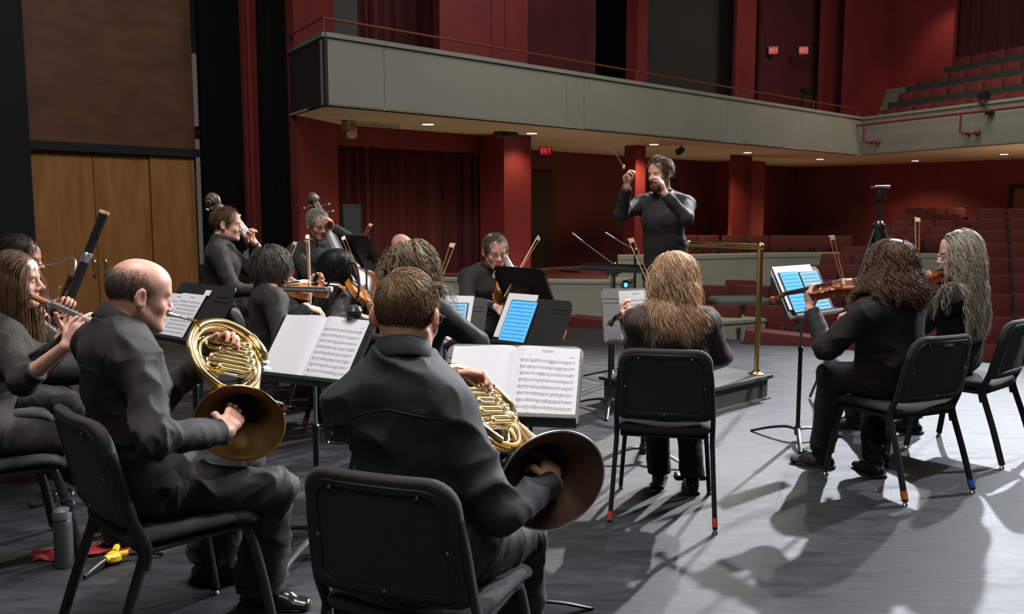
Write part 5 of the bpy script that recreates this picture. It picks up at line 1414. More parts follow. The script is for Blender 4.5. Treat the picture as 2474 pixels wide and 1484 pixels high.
def stool(p, label):
    t = empty('bass_stool', (p[0], p[1], 0), 0, label, 'stool')
    MB().lathe([(0.17, 0.62), (0.18, 0.63), (0.18, 0.665), (0.15, 0.68), (0.001, 0.682)], 28).build('seat', LEATHER_BLACK, t)
    for k in range(4):
        a = PI / 4 + k * PI / 2; d = V(math.cos(a), math.sin(a), 0)
        MB().tube([d * 0.13 + UP * 0.625, d * 0.23 + UP * 0.004], 0.014, 8).build('leg', BLACK_METAL, t)
    MB().tube([V(0.195 * math.cos(2 * PI * k / 24), 0.195 * math.sin(2 * PI * k / 24), 0.22) for k in range(25)], 0.009, 8).build('foot_ring', BLACK_METAL, t)
LEATHER_BLACK = mat('black_vinyl', (0.015, 0.015, 0.015), 0.4)
stool((-2.155, 6.47), 'tall black stool under the bassist by the wood doors')
stool((-1.66, 7.54), 'tall black stool under the grey haired bassist')
# ------------------------------------------------------------------ stands with their music
_, D2 = music_stand((-0.837, 3.629, 0.887), -27.6, 38.2, 'black music stand holding the big open book before the bald horn player', shift=(0, 0.0), base_yaw=252, w=0.5)
open_book(D2, 0, 0.0, 0.455, 0.31, 'open music book with blank left page on the stand before the bald horn player', 9, 3)
_, D3 = music_stand((0.0, 2.96, 0.875), -9.1, 45.0, 'black music stand holding the open book before the foreground horn player', shift=(-0.005, 0.0), base_yaw=262, w=0.49)
open_book(D3, 0.0, 0.0, 0.455, 0.30, 'open music book with blank left page, beside the foreground horn bell', 9, 11)
_, D1 = music_stand((-1.60, 4.23, 0.945), -40, 34.6, 'black music stand behind the bald horn player with printed pages', shift=(0.03, 0.03), base_yaw=80)
loose_sheet(D1, -0.03, -0.01, 0.216, 0.28, 0.0, 'printed music page in front on the stand behind the bald horn player', 11, 21, 0.004)
loose_sheet(D1, -0.15, -0.015, 0.216, 0.28, 0.03, 'printed music page half hidden behind the bald horn player\'s face', 11, 22, 0.0015)
o = MB(); o.box((0.075, 0.145, 0.004), (0.05, 0.03, 0.002), D1); o = o.build('paper_slip', PAPER_CREAM); tag(o, 'small pale slip tucked at the top of the stand behind the bald horn player', 'paper')
_, D7 = music_stand((0.041, 5.218, 0.798), -39.5, 30.7, 'dark music stand with one glowing tablet, left of the blonde violinist', shift=(0.09, 0.0), base_yaw=30)
loose_sheet(D7, -0.035, 0.035, 0.23, 0.30, 0.0, 'white sheet behind the tablet left of the blonde violinist', 8, 31, 0.0005, None, None, False)
tablet(D7, 0.0, 0.0, 0.21, 0.278, 'tablet with a blue music page on the stand left of the blonde violinist', SCREEN_BLUE, 32)
_, D10 = music_stand((1.80, 5.42, 0.961), 39.2, 27.6, 'music stand with two tablets in front of the dark curly haired violinist', shift=(0.05, 0.0), base_yaw=15, lip_m=STAND_GREY, w=0.53)
for k, (x, lb) in enumerate(((-0.075, 'white sheet behind the bright tablet before the dark curly haired violinist'), (0.13, 'white sheet behind the dim tablet before the dark curly haired violinist'))):
    loose_sheet(D10, x, 0.035, 0.216, 0.29, 0.0, lb, 8, 41 + k, 0.0006, None, None, False)
tablet(D10, -0.05, 0.0, 0.205, 0.275, 'tablet with a bright blue music page before the dark curly haired violinist', SCREEN_BLUE, 42)
tablet(D10, 0.165, -0.004, 0.205, 0.272, 'tablet with a pale dim music page, right of the bright one', SCREEN_PALE, 43)
# stand before the blonde violinist
_, D8 = music_stand(at(1560, 762, 5.0), 6, 22, 'music stand with white pages half hidden by the blonde violinist', shift=(0.0, 0.0), base_yaw=-40, desk_m=mat('grey_stand_enamel', (0.20, 0.195, 0.20), 0.4), lip_m=STAND_GREY)
open_book(D8, 0.06, 0.0, 0.42, 0.295, 'white music pages on the stand before the blonde violinist', 10, 51, True)
# dark stands further back
_, D5 = music_stand(at(886, 612, 6.9), 122, 30, 'dark music stand seen from behind, beside the grey haired bassist', base_yaw=10)
loose_sheet(D5, 0.02, 0.03, 0.30, 0.29, 0.0, 'white pages lying on the stand beside the grey haired bassist', 9, 61, 0.003)
_, D6 = music_stand(at(1270, 696, 5.95), 132, 26, 'dark music stand seen from behind, before the cellist with glasses', base_yaw=0)
loose_sheet(D6, -0.03, 0.02, 0.30, 0.28, 0.0, 'white pages lying on the stand before the cellist with glasses', 9, 63, 0.003)
# tablet of the curly haired player, left of the cellist
_, D9 = music_stand(at(1072, 778, 5.2), -14, 30, 'dark music stand with a tablet, before the curly haired player', base_yaw=50)
loose_sheet(D9, 0.06, 0.03, 0.216, 0.29, 0.0, 'white sheet behind the tablet before the curly haired player', 9, 71, 0.0006, None, None, False)
tablet(D9, 0.04, -0.01, 0.205, 0.272, 'tablet with a pale page, partly hidden behind the foreground horn player', SCREEN_PALE, 72)
# conductor's stand: wide, nearly flat
_, DC = music_stand(at(1470, 655, 6.25), 150, 85, 'wide nearly flat conductor\'s stand with white scores', w=0.66, h=0.42, base_yaw=20)
loose_sheet(DC, 0.14, 0.02, 0.30, 0.30, 0.0, 'white score lying on the conductor\'s stand', 9, 81, 0.003)
p = at(1511, 690, 6.22); t = empty('clip_light', p, 0, 'round blue light on the post of the conductor\'s stand', 'light')
MB().box((0, 0, 0), (0.034, 0.03, 0.075), None, 0.006).build('housing', BLACK_PAINT, t)
MB().ell((0, -0.018, 0.005), (0.014, 0.006, 0.018), 14, 8).build('blue_lens', mat('blue_light', (0.08, 0.40, 1.0), 0.3, emit=2.2), t)

# clip-on lamp over the big open book
p = D2 @ V(0.135, 0.155, -0.01); t = empty('music_stand_lamp', p, 0, 'black clip-on lamp with curved neck over the violas, on the open book stand', 'lamp')
q = at(740, 705, 3.95) - p
b = MB(); b.box((0, 0, 0.02), (0.055, 0.035, 0.06), None, 0.008); b.lathe([(0.034, 0.03), (0.038, 0.045), (0.030, 0.062), (0.012, 0.07)], 16); b.build('clip_base', mat('dark_clear_plastic', (0.05, 0.05, 0.055), 0.15), t)
e = q + V(0.085, 0.0, 0.012)
MB().tube(spline([V(0.0, 0, 0.06), V(0.02, 0.02, 0.14), V(-0.01, 0.10, 0.235), lerp(V(0, 0.1, 0.23), e, 0.55) + UP * 0.035, e], 8), 0.0055, 8).build('neck', BLACK_METAL, t)
Ml = frame(q, V(1, -0.06, -0.03), UP)
b = MB(); b.rings([[(x, 0.034 * math.cos(a), 0.022 * math.sin(a)) for a in [PI * k / 10 for k in range(11)]] for x in (-0.095, -0.088, 0.088, 0.095)], Ml, True, False); b.rings([[(x, 0.030 * math.cos(a), 0.018 * math.sin(a)) for a in [PI * k / 10 for k in range(11)]] for x in (-0.093, 0.093)], Ml, True, False)
b.build('shade', BLACK_METAL, t)
b = MB(); b.box((0, 0, 0.001), (0.185, 0.058, 0.003), Ml); b.build('diffuser', mat('pale_diffuser', (0.55, 0.57, 0.5), 0.4), t)
b = MB(); b.box((0.105, 0.0, 0.015), (0.03, 0.03, 0.022), Ml, 0.003); b.build('switch_block', PAPER, t)

# ------------------------------------------------------------------ podium with brass railing
PC = [V(1.24, 6.0, 0), V(2.03, 6.70, 0), V(1.476, 7.33, 0), V(0.686, 6.63, 0)]
pe1 = (PC[1] - PC[0]).normalized(); pe2 = (PC[3] - PC[0]).normalized(); PL, PW = (PC[1] - PC[0]).length, (PC[3] - PC[0]).length
def PD(a, c_, z): return PC[0] + pe1 * a + pe2 * c_ + UP * z
t = empty('conductor_podium', ((PC[0] + PC[2]) / 2), 0, 'grey carpeted conductor podium beside the blonde violinist', 'podium'); po = V(*t.location)
def pbox(a0, a1, c0, c1, z0, z1):
    b = MB(); v = [PD(a, c_, z) - po for a in (a0, a1) for c_ in (c0, c1) for z in (z0, z1)]
    b.add(v, [(0, 1, 3, 2), (4, 6, 7, 5), (0, 4, 5, 1), (2, 3, 7, 6), (0, 2, 6, 4), (1, 5, 7, 3)]); return b
POD = mat('podium_carpet', (0.06, 0.058, 0.055), 0.85, bump=0.3, bscale=250)
pbox(0.02, PL - 0.02, 0.02, PW - 0.02, 0.0, 0.165).build('riser', mat('podium_side', (0.075, 0.07, 0.065), 0.7), t)
pbox(-0.01, PL + 0.01, -0.01, PW + 0.01, 0.165, 0.19).build('top', POD, t)
pbox(0.0, PL, 0.0, PW, 0.0, 0.014).build('base_trim', mat('podium_trim', (0.14, 0.13, 0.12), 0.5), t)
t = empty('brass_railing', PD(PL - 0.07, 0.07, 0.19), 0, 'polished brass guard rail on the podium behind the conductor', 'railing'); po = V(*t.location)
pA = PD(PL - 0.07, 0.09, 0.19) - po; pB = PD(PL - 0.07, PW - 0.06, 0.19) - po
for q in (pA, pB):
    b = MB(); b.tube([q, q + UP * 1.0], 0.0215, 18); ps = b.build('post', BRASS, t)
    b = MB(); b.lathe([(0.062, 0.0), (0.062, 0.008), (0.045, 0.014), (0.028, 0.024), (0.0225, 0.04)], 24, Matrix.Translation(q)); b.build('flange', BRASS, ps)
MB().tube([pA + UP * 1.0, pB + UP * 1.0], 0.0215, 18).build('top_rail', BRASS, t)
for q in (pA, pB):
    b = MB(); b.ell(q + UP * 1.0, (0.031, 0.031, 0.031), 18, 12); b.build('corner_ball', BRASS, t)

# ------------------------------------------------------------------ microphone and camera stands
p = gr(2085, 905); p = at(2110, 820, 6.9); bx = V(p.x, p.y, 0)
t = empty('camera_tripod', bx, 0, 'tall black tripod with a camera head, behind the dark curly haired violinist', 'tripod')
ztop = at(2112, 441, 6.9).z
b = MB(); b.tube([(0, 0, 1.2), (0, 0, ztop - 0.13)], 0.016, 10); b.build('column', BLACK_METAL, t)
b = MB(); b.tube([(0, 0, 1.14), (0, 0, 1.34)], [0.055, 0.045], 12); b.lathe([(0.05, 1.32), (0.055, 1.34), (0.05, 1.36)], 14); b.build('spider', BLACK_METAL, t)
for k, a in enumerate((200, 320, 80)):
    d = V(math.cos(math.radians(a)), math.sin(math.radians(a)), 0)
    MB().tube([d * 0.04 + UP * 1.32, d * 0.36 + UP * 0.5, d * 0.6 + UP * 0.012], [0.016, 0.014, 0.010], 8).build('leg', BLACK_METAL, t)
b = MB(); b.box((0, 0, ztop - 0.09), (0.07, 0.08, 0.07), None, 0.01); b.tube([(0, 0, ztop - 0.06), (0.03, -0.02, ztop - 0.13)], 0.012, 8); b.build('pan_head', BLACK_METAL, t)
b = MB(); b.rbox((0, 0, ztop - 0.035), (0.13, 0.10, 0.022), 0.01, None, 2); b.build('plate', CHROME, t)
b = MB(); b.lathe([(0.036, 1.355), (0.04, 1.37), (0.03, 1.385)], 14); b.build('collar', CHROME, t)
def boom(p0, p1, basep, label):
    t = empty('microphone_boom_stand', V(basep[0], basep[1], 0), 0, label, 'microphone stand'); o = V(basep[0], basep[1], 0)
    a = Vector(p0) - o; c_ = Vector(p1) - o; top = V(0, 0, c_.z)
    MB().tube([a, c_], 0.010, 8).build('boom', mat('dark_grey_boom', (0.022, 0.022, 0.02), 0.7, spec=0.1), t)
    MB().tube([(0, 0, 0.02), (0, 0, c_.z)], 0.012, 8).build('column', BLACK_METAL, t)
    b = MB(); b.ell((0, 0, c_.z), (0.022, 0.022, 0.03), 10, 8); b.build('clutch', BLACK_METAL, t)
    for k in range(3):
        d = V(math.cos(0.4 + 2.094 * k), math.sin(0.4 + 2.094 * k), 0); MB().tube([(0, 0, 0.10), d * 0.3 + UP * 0.012], 0.008, 8).build('leg', BLACK_METAL, t)
    d = nrm(a - c_); b = MB(); b.tube([a, a + d * 0.1], [0.013, 0.016], 10); b.build('microphone', BLACK_METAL, t)
q = at(1484, 642, 7.4); boom(at(1404, 583, 7.4), q, (q.x, q.y), 'thin boom microphone stand beyond the conductor\'s stand, left of the pair')
q = at(1535, 608, 7.6); boom(at(1484, 578, 7.6), q, (q.x, q.y), 'thin boom microphone stand just left of the conductor')

# ------------------------------------------------------------------ things on the floor
p = gr(157, 1368); t = empty('water_bottle', p, 0, 'dark grey insulated water bottle on the floor behind the left chair leg', 'bottle')
GREYB = mat('slate_bottle_paint', (0.055, 0.058, 0.06), 0.45)
MB().lathe([(0.034, 0.0), (0.037, 0.004), (0.037, 0.185), (0.034, 0.20), (0.030, 0.205)], 24).build('body', GREYB, t)
b = MB(); b.lathe([(0.031, 0.203), (0.037, 0.206), (0.037, 0.225), (0.033, 0.24), (0.020, 0.250), (0.0, 0.252)], 24); cp = b.build('cap', mat('grey_cap', (0.11, 0.115, 0.12), 0.4), t)
MB().tube(spline([(0.032, 0, 0.235), (0.045, 0.01, 0.262), (0.02, 0.03, 0.272), (-0.02, 0.03, 0.262), (-0.032, 0.01, 0.236)], 5), 0.006, 8).build('loop', BLACK_PAINT, cp)
# red cloth
rg = random.Random(4); P0 = gr(205, 1335); P0.z = 0
def cl(u, v):
    x = (u - 0.5) * 0.36; y = (v - 0.5) * 0.13
    return P0 + V(x + 0.02 * math.sin(v * 9), y + x * 0.32 + 0.012 * math.sin(u * 17), 0.012 + 0.010 * math.sin(u * 21 + 3 * v) * math.sin(v * 12 + u * 4) + 0.012 * (1 - abs(2 * v - 1)))
b = MB(); b.grid(cl, 40, 14); b.grid(lambda u, v: cl(u, 1 - v) - UP * 0.006, 40, 14); o = b.build('polishing_cloth', mat('red_cloth', (0.32, 0.02, 0.03), 0.85, sheen=0.2), None, True); tag(o, 'crumpled red cloth on the floor behind the water bottle', 'cloth')
b = MB(); b.tube([P0 + V(-0.15, -0.07, 0.04), P0 + V(0.12, 0.03, 0.044)], 0.004, 8); o = b.build('cleaning_rod', mat('wooden_rod', (0.45, 0.26, 0.08), 0.5)); tag(o, 'thin wooden cleaning rod lying across the red cloth', 'rod')
# instrument stand with a yellow hub
p = gr(275, 1362); p.z = 0; t = empty('instrument_stand', p, 0, 'low black instrument stand with a yellow hub, under the left chair', 'instrument stand')
YEL = mat('yellow_plastic', (0.85, 0.50, 0.02), 0.4)
b = MB(); b.lathe([(0.030, 0.012), (0.036, 0.02), (0.034, 0.038), (0.018, 0.05)], 16); b.build('hub', YEL, t)
for k, (q, nm) in enumerate(((gr(205, 1402), 0), (gr(395, 1345), 1), (gr(300, 1300), 2))):
    d = q - p; d.z = 0
    b = MB(); pp = spline([V(0, 0, 0.03), d * 0.35 + UP * 0.036, d * 0.85 + UP * 0.022, d + UP * 0.012], 5); b.tube(pp, [lerp(0.013, 0.010, i / (len(pp) - 1)) for i in range(len(pp))], 10); lg = b.build('leg', BLACK_METAL, t)
    b = MB(); b.tube([d * 0.12 + UP * 0.036, d * 0.30 + UP * 0.037], 0.0142, 10); b.build('leg_sleeve', YEL, lg)
q = gr(345, 1338) - p; q.z = 0
b = MB(); b.lathe([(0.024, 0.02), (0.022, 0.05), (0.012, 0.085), (0.006, 0.12), (0.005, 0.16)], 14, Matrix.Translation(q)); b.build('peg', BLACK_PAINT, t)
# page-turn pedals and a sandal-like shoe
def pedal(p, yaw, label):
    t = empty('page_turn_pedal', p, yaw, label, 'pedal')
    MB().rbox((0, 0, 0.009), (0.17, 0.09, 0.016), 0.007, None, 2).build('base', BLACK_PAINT, t)
    for x in (-0.042, 0.042): MB().rbox((x, 0.0, 0.019), (0.07, 0.082, 0.008), 0.003, None, 2).build('switch_plate', mat('satin_steel', (0.6, 0.6, 0.6), 0.3, metal=0.9), t)
p = gr(1966, 1092); p.z = 0; pedal(p, 0.5, 'silver page turn pedal on the floor by the dark curly haired violinist\'s boot')
p = gr(1668, 1153); p.z = 0; pedal(p, 0.0, 'silver page turn pedal between the blonde violinist\'s feet and her chair leg')
p = gr(128, 1212); p.z = 0
t = empty('strappy_sandal', p, -0.5, 'black strappy shoe on the floor left of the water bottle', 'shoe')
b = MB(); b.rings([[(x * s, y * s + 0.0, z) for x, y in [(0.042 * math.cos(a) * (1 + 0.2 * math.sin(a)), 0.125 * math.sin(a)) for a in [2 * PI * k / 24 for k in range(24)]]] for s, z in ((0.97, 0.0), (1.0, 0.008), (1.0, 0.022), (0.95, 0.028))]); b.build('sole', BLACK_PAINT, t)
b = MB()
for y, h in ((-0.06, 0.055), (-0.01, 0.06), (0.035, 0.052), (0.075, 0.04)): b.tube(spline([(-0.042, y, 0.02), (-0.03, y + 0.01, h * 0.85), (0, y + 0.012, h), (0.03, y + 0.01, h * 0.85), (0.042, y, 0.02)], 5), 0.008, 8, None, True, 0.5)
b.build('strap', LEATHER, t)
# ------------------------------------------------------------------ instruments
VARNISH = wood_material('amber_varnish', (0.42, 0.13, 0.02), (0.58, 0.22, 0.045), 3.0, (1, 14, 14), 0.22, 0.5)
VARNISH_RED = wood_material('red_brown_varnish', (0.15, 0.026, 0.008), (0.25, 0.055, 0.015), 3.0, (1, 14, 14), 0.2, 0.5)
VARNISH_DARK = wood_material('dark_brown_varnish', (0.14, 0.035, 0.014), (0.24, 0.07, 0.025), 3.0, (1, 14, 14), 0.22, 0.5)
PALE_NECK = mat('grey_brown_neck', (0.11, 0.08, 0.065), 0.35)
EBONY = mat('ebony', (0.012, 0.011, 0.011), 0.3)
EBONY_LIT = mat('lit_ebony_board', (0.20, 0.20, 0.205), 0.3)  # ebony with the stage light put into its grey colour
BRIDGE = mat('maple_bridge', (0.62, 0.42, 0.22), 0.5)
STRING = mat('steel_string', (0.7, 0.7, 0.7), 0.25, metal=1.0)
BOW_WOOD = wood_material('pernambuco', (0.34, 0.10, 0.03), (0.44, 0.16, 0.05), 4, (1, 10, 10), 0.3)
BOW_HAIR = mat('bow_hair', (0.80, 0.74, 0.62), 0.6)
BOW_HAIR_LIT = mat('lit_bow_hair', (0.72, 0.50, 0.22), 0.6)  # bow hair with warm light put into its colour
ROSEWOOD = wood_material('grenadilla', (0.012, 0.010, 0.010), (0.022, 0.018, 0.016), 4, (8, 8, 1), 0.22)
COCUS = mat('wooden_headjoint', (0.42, 0.17, 0.09), 0.3)
SILVER = mat('silver_plate', (0.90, 0.88, 0.86), 0.34, metal=1.0)
IVORY = mat('ivory_ring', (0.78, 0.62, 0.40), 0.4)

def violin_half(t, kind):
    """half width of the body along its length (0 = lower end, 1 = neck end), as a share of the lower bout"""
    if kind == 'bass':
        K = ((0, 0.0), (0.02, 0.42), (0.06, 0.72), (0.14, 0.94), (0.24, 1.0), (0.34, 0.93), (0.42, 0.78), (0.445, 0.80), (0.46, 0.70), (0.52, 0.60), (0.58, 0.585), (0.64, 0.64), (0.665, 0.72), (0.68, 0.70), (0.74, 0.72), (0.80, 0.68), (0.87, 0.52), (0.94, 0.28), (0.985, 0.13), (1, 0.10))
    else:
        K = ((0, 0.0), (0.015, 0.40), (0.05, 0.70), (0.12, 0.92), (0.21, 1.0), (0.31, 0.95), (0.385, 0.83), (0.41, 0.86), (0.43, 0.72), (0.49, 0.58), (0.55, 0.545), (0.61, 0.60), (0.66, 0.72), (0.675, 0.76), (0.69, 0.72), (0.76, 0.79), (0.83, 0.805), (0.90, 0.72), (0.955, 0.50), (0.985, 0.26), (1, 0.10))
    for i in range(len(K) - 1):
        if t <= K[i + 1][0]:
            q = (t - K[i][0]) / (K[i + 1][0] - K[i][0]); return lerp(K[i][1], K[i + 1][1], q)
    return K[-1][1]
def violin(name, label, M, s=1.0, kind='violin', varnish=None, cat='violin', chinrest=True, board=None, endpin=0.0, group=None):
    """x runs from the lower end (0) to the scroll, z up from the top plate; s scales a violin of 0.355 m body"""
    vm = varnish or VARNISH; board = board or EBONY; nm_ = PALE_NECK if kind == 'bass' else vm
    root = empty(name, M=M, label=label, cat=cat, group=group)
    L = 0.355 * s; W = 0.104 * s * (0.97 if kind == 'bass' else 1.0); rib = 0.031 * s * (1.25 if kind == 'bass' else (1.9 if kind == 'cello' else 1.0)); N = 56
    ts = [0.5 - 0.5 * math.cos(PI * i / N) for i in range(N + 1)]; ts = [0.35 * a + 0.65 * i / N for i, a in enumerate(ts)]
    half = [(t * L, max(violin_half(t, kind) * W, 0.0008)) for t in ts]
    arch = 0.016 * s; back = 0.014 * s if kind != 'bass' else 0.006 * s
    edge_o = 0.003 * s; th = 0.004 * s
    outl = half + [(x, -y) for x, y in reversed(half)]
    def scale_ring(k, z, grow=0.0):
        cx = L * 0.48; return [(cx + (x - cx) * k + (grow * (1 if x > cx else -1) if abs(y) < 0.01 else 0), y * k + grow * (1 if y > 0 else -1), z) for x, y in outl]
    b = MB(); b.rings([scale_ring(1, -rib), scale_ring(1, 0)], None, False); b.build('ribs', vm, root, 50)
    lv = (1.0, 0.93, 0.8, 0.6, 0.35, 0.02)
    b = MB(); b.rings([scale_ring(1, -0.0002, edge_o), scale_ring(1, th, edge_o)] + [scale_ring(k, th * 0.7 + arch * (1 - k) ** 0.55 * 0.9, 0) for k in lv]); top = b.build('top_plate', vm, root, 50)
    b = MB(); b.rings([scale_ring(1, -rib + 0.0002, edge_o), scale_ring(1, -rib - th, edge_o)] + [scale_ring(k, -rib - th * 0.7 - back * (1 - k) ** 0.55 * 0.9, 0) for k in lv]); b.build('back_plate', vm, root, 50)
    zt = lambda y: th * 0.7 + arch * 0.62
    for sy in (-1, 1):
        p = [(L * 0.36, sy * 0.036 * s), (L * 0.385, sy * 0.031 * s), (L * 0.44, sy * 0.030 * s), (L * 0.50, sy * 0.024 * s), (L * 0.535, sy * 0.020 * s)]
        b = MB(); b.tube(spline([(x, y, zt(y)) for x, y in p], 4), 0.0030 * s, 6, None, True, 0.9, (0, 0, 1)); b.build('sound_hole', BLACK_PAINT, top)
    # neck, fingerboard, scroll
    nl = 0.130 * s; hz = 0.004 * s; xs = L + nl
    b = MB(); b.rings([[(x, w * math.cos(a), z + w2 * min(0.0, math.sin(a)) ) for a in [PI + PI * k / 10 for k in range(11)]] for x, w, z, w2 in ((L - 0.005 * s, 0.015 * s, 0.008 * s, 0.034 * s), (L + 0.012 * s, 0.0145 * s, 0.008 * s, 0.026 * s), (L + 0.028 * s, 0.0135 * s, 0.008 * s, 0.015 * s), (xs - 0.01 * s, 0.0115 * s, 0.004 * s, 0.013 * s), (xs + 0.006 * s, 0.012 * s, 0.002 * s, 0.014 * s))])
    b.build('neck', nm_, root, 50)
    fx0 = L * 0.60; b = MB()
    b.rings([[(x, w * math.cos(a), z + 0.0055 * s * math.sin(a)) for a in [PI * k / 8 for k in range(9)]] + [(x, -w, z - 0.003 * s), (x, w, z - 0.003 * s)] for x, w, z in ((fx0, 0.021 * s, 0.028 * s), (xs, 0.0122 * s, 0.0075 * s))]); b.build('fingerboard', board, root, 50)
    pb = spline([(xs, 0, -0.002 * s), (xs + 0.03 * s, 0, -0.010 * s), (xs + 0.062 * s, 0, -0.020 * s)], 5)
    b = MB(); b.tube(pb, [lerp(0.0125, 0.0095, i / (len(pb) - 1)) * s for i in range(len(pb))], 10, None, True, 1.1)
    sp = [(xs + 0.072 * s + 0.015 * s * (1 - k / 26) * math.cos(2.2 - k * 0.42), 0, -0.024 * s + 0.015 * s * (1 - k / 26) * math.sin(2.2 - k * 0.42)) for k in range(22)]
    b.tube([pb[-1]] + sp, [0.010 * s] + [lerp(0.0105, 0.006, k / 21) * s for k in range(22)], 10, None, True)
    for sy in (-1, 1):
        b.tube([(xs + 0.072 * s + 0.013 * s * (1 - k / 26) * math.cos(2.2 - k * 0.42), sy * (0.008 + 0.006 * k / 21) * s, -0.024 * s + 0.013 * s * (1 - k / 26) * math.sin(2.2 - k * 0.42)) for k in range(22)], [lerp(0.005, 0.004, k / 21) * s for k in range(22)], 8)
    b.build('scroll', nm_, root, 50)
    for k in range(4):
        sd = 1 if k % 2 else -1; x = xs + (0.012 + 0.014 * k) * s; z = -(0.006 + 0.005 * k) * s
        b = MB(); b.tube([(x, -sd * 0.014 * s, z), (x, sd * 0.026 * s, z)], [0.003 * s, 0.0042 * s], 8)
        pk = 1.0 if s < 2.8 else 0.42; b.ell((x, sd * 0.034 * s, z), (0.011 * s * pk, 0.0105 * s * pk, 0.0038 * s * pk), 12, 8); b.build('peg' if s < 2 else 'tuning_machine', EBONY if s < 2.8 else mat('dark_steel', (0.16, 0.15, 0.14), 0.4, metal=0.8), root)
    bx = L * 0.445; bz = 0.034 * s
    b = MB(); b.rings([[(bx + d * 0.0022 * s, y, z) for y, z in ((-0.022 * s, 0.013 * s), (-0.020 * s, 0.024 * s), (-0.016 * s, 0.030 * s), (0, 0.036 * s), (0.016 * s, 0.030 * s), (0.020 * s, 0.024 * s), (0.022 * s, 0.013 * s), (0.010 * s, 0.018 * s), (-0.010 * s, 0.018 * s))] for d in (-1, 1)]); b.build('bridge', BRIDGE, root)
    b = MB(); b.rings([[(x, w, z), (x, w * 0.5, z + 0.005 * s), (x, -w * 0.5, z + 0.005 * s), (x, -w, z)] for x, w, z in ((0.012 * s, 0.009 * s, 0.012 * s), (0.05 * s, 0.014 * s, 0.018 * s), (0.112 * s, 0.020 * s, 0.024 * s))]); b.build('tailpiece', EBONY, root, 50)
    b = MB(); b.tube([(-0.002 * s, 0, 0.002 * s), (0.014 * s, 0, 0.014 * s)], 0.003 * s, 6)
    for k in range(4):
        y = (k - 1.5); b.tube([(0.11 * s, y * 0.009 * s, 0.027 * s), (bx, y * 0.0105 * s, (0.0365 - 0.0015 * y * y) * s), (xs + 0.002, y * 0.0055 * s, (0.0135 - 0.0006 * y * y) * s), (xs + (0.014 + 0.012 * k) * s, y * 0.003 * s, -0.004 * s)], 0.0005 * s if s < 2 else 0.00045 * s, 5)
    b.build('strings', STRING, root)
    if chinrest:
        b = MB(); b.ell((0.028 * s, 0.045 * s, 0.027 * s), (0.032 * s, 0.045 * s, 0.007 * s), 16, 8); b.tube([(0.006 * s, 0.02 * s, -rib - 0.004), (0.006 * s, 0.02 * s, 0.026 * s)], 0.003 * s, 6); b.build('chin_rest', EBONY, root)
        b = MB(); b.tube(spline([(0.07 * s, 0.075 * s, -rib - 0.012 * s), (0.05 * s, 0, -rib - 0.030 * s), (0.06 * s, -0.075 * s, -rib - 0.014 * s)], 6), 0.010 * s, 8, None, True, 2.2, (1, 0, 0)); b.build('shoulder_rest', BLACK_PAINT, root)
    if endpin:
        b = MB(); b.tube([(0.01, 0, -rib * 0.5), (-endpin, 0, -rib * 0.5)], 0.005 if s < 2.8 else 0.007, 8); b.build('endpin', CHROME, root)
    return root
def place_string(lower, scroll, up, s):
    d = Vector(scroll) - Vector(lower); return frame(lower, d, up)

def bow(name, label, frog, tip, hair_dir, hair_m=None, group=None, L=None):
    """stick from frog to tip; hair_dir points from the stick to the hair"""
    frog = Vector(frog); tip = Vector(tip); Ln = (tip - frog).length
    M = frame(frog, tip - frog, Vector(hair_dir))
    r = empty(name, M=M, label=label, cat='bow', group=group)
    st = [(lerp(-0.03, Ln, k / 16), 0, -0.012 + 0.010 * math.sin(PI * k / 16)) for k in range(17)]
    MB().tube(st, [lerp(0.0044, 0.0030, k / 16) for k in range(17)], 8).build('stick', BOW_WOOD, r)
    b = MB(); b.tube([(0.03, 0, 0.012), (Ln - 0.012, 0, 0.014)], 0.0055, 6, None, True, 0.25); b.build('hair_ribbon', hair_m or BOW_HAIR, r)
    b = MB(); b.rbox((0.008, 0, 0.003), (0.046, 0.011, 0.026), 0.004, None, 2); b.build('frog', EBONY, r)
    b = MB(); b.rings([[(Ln - 0.02, -0.004, -0.014), (Ln - 0.02, 0.004, -0.014), (Ln - 0.018, 0.004, 0.012), (Ln - 0.018, -0.004, 0.012)], [(Ln + 0.002, -0.003, -0.014), (Ln + 0.002, 0.003, -0.014), (Ln + 0.010, 0.004, 0.016), (Ln + 0.010, -0.004, 0.016)]]); b.build('tip', IVORY, r)
    return r

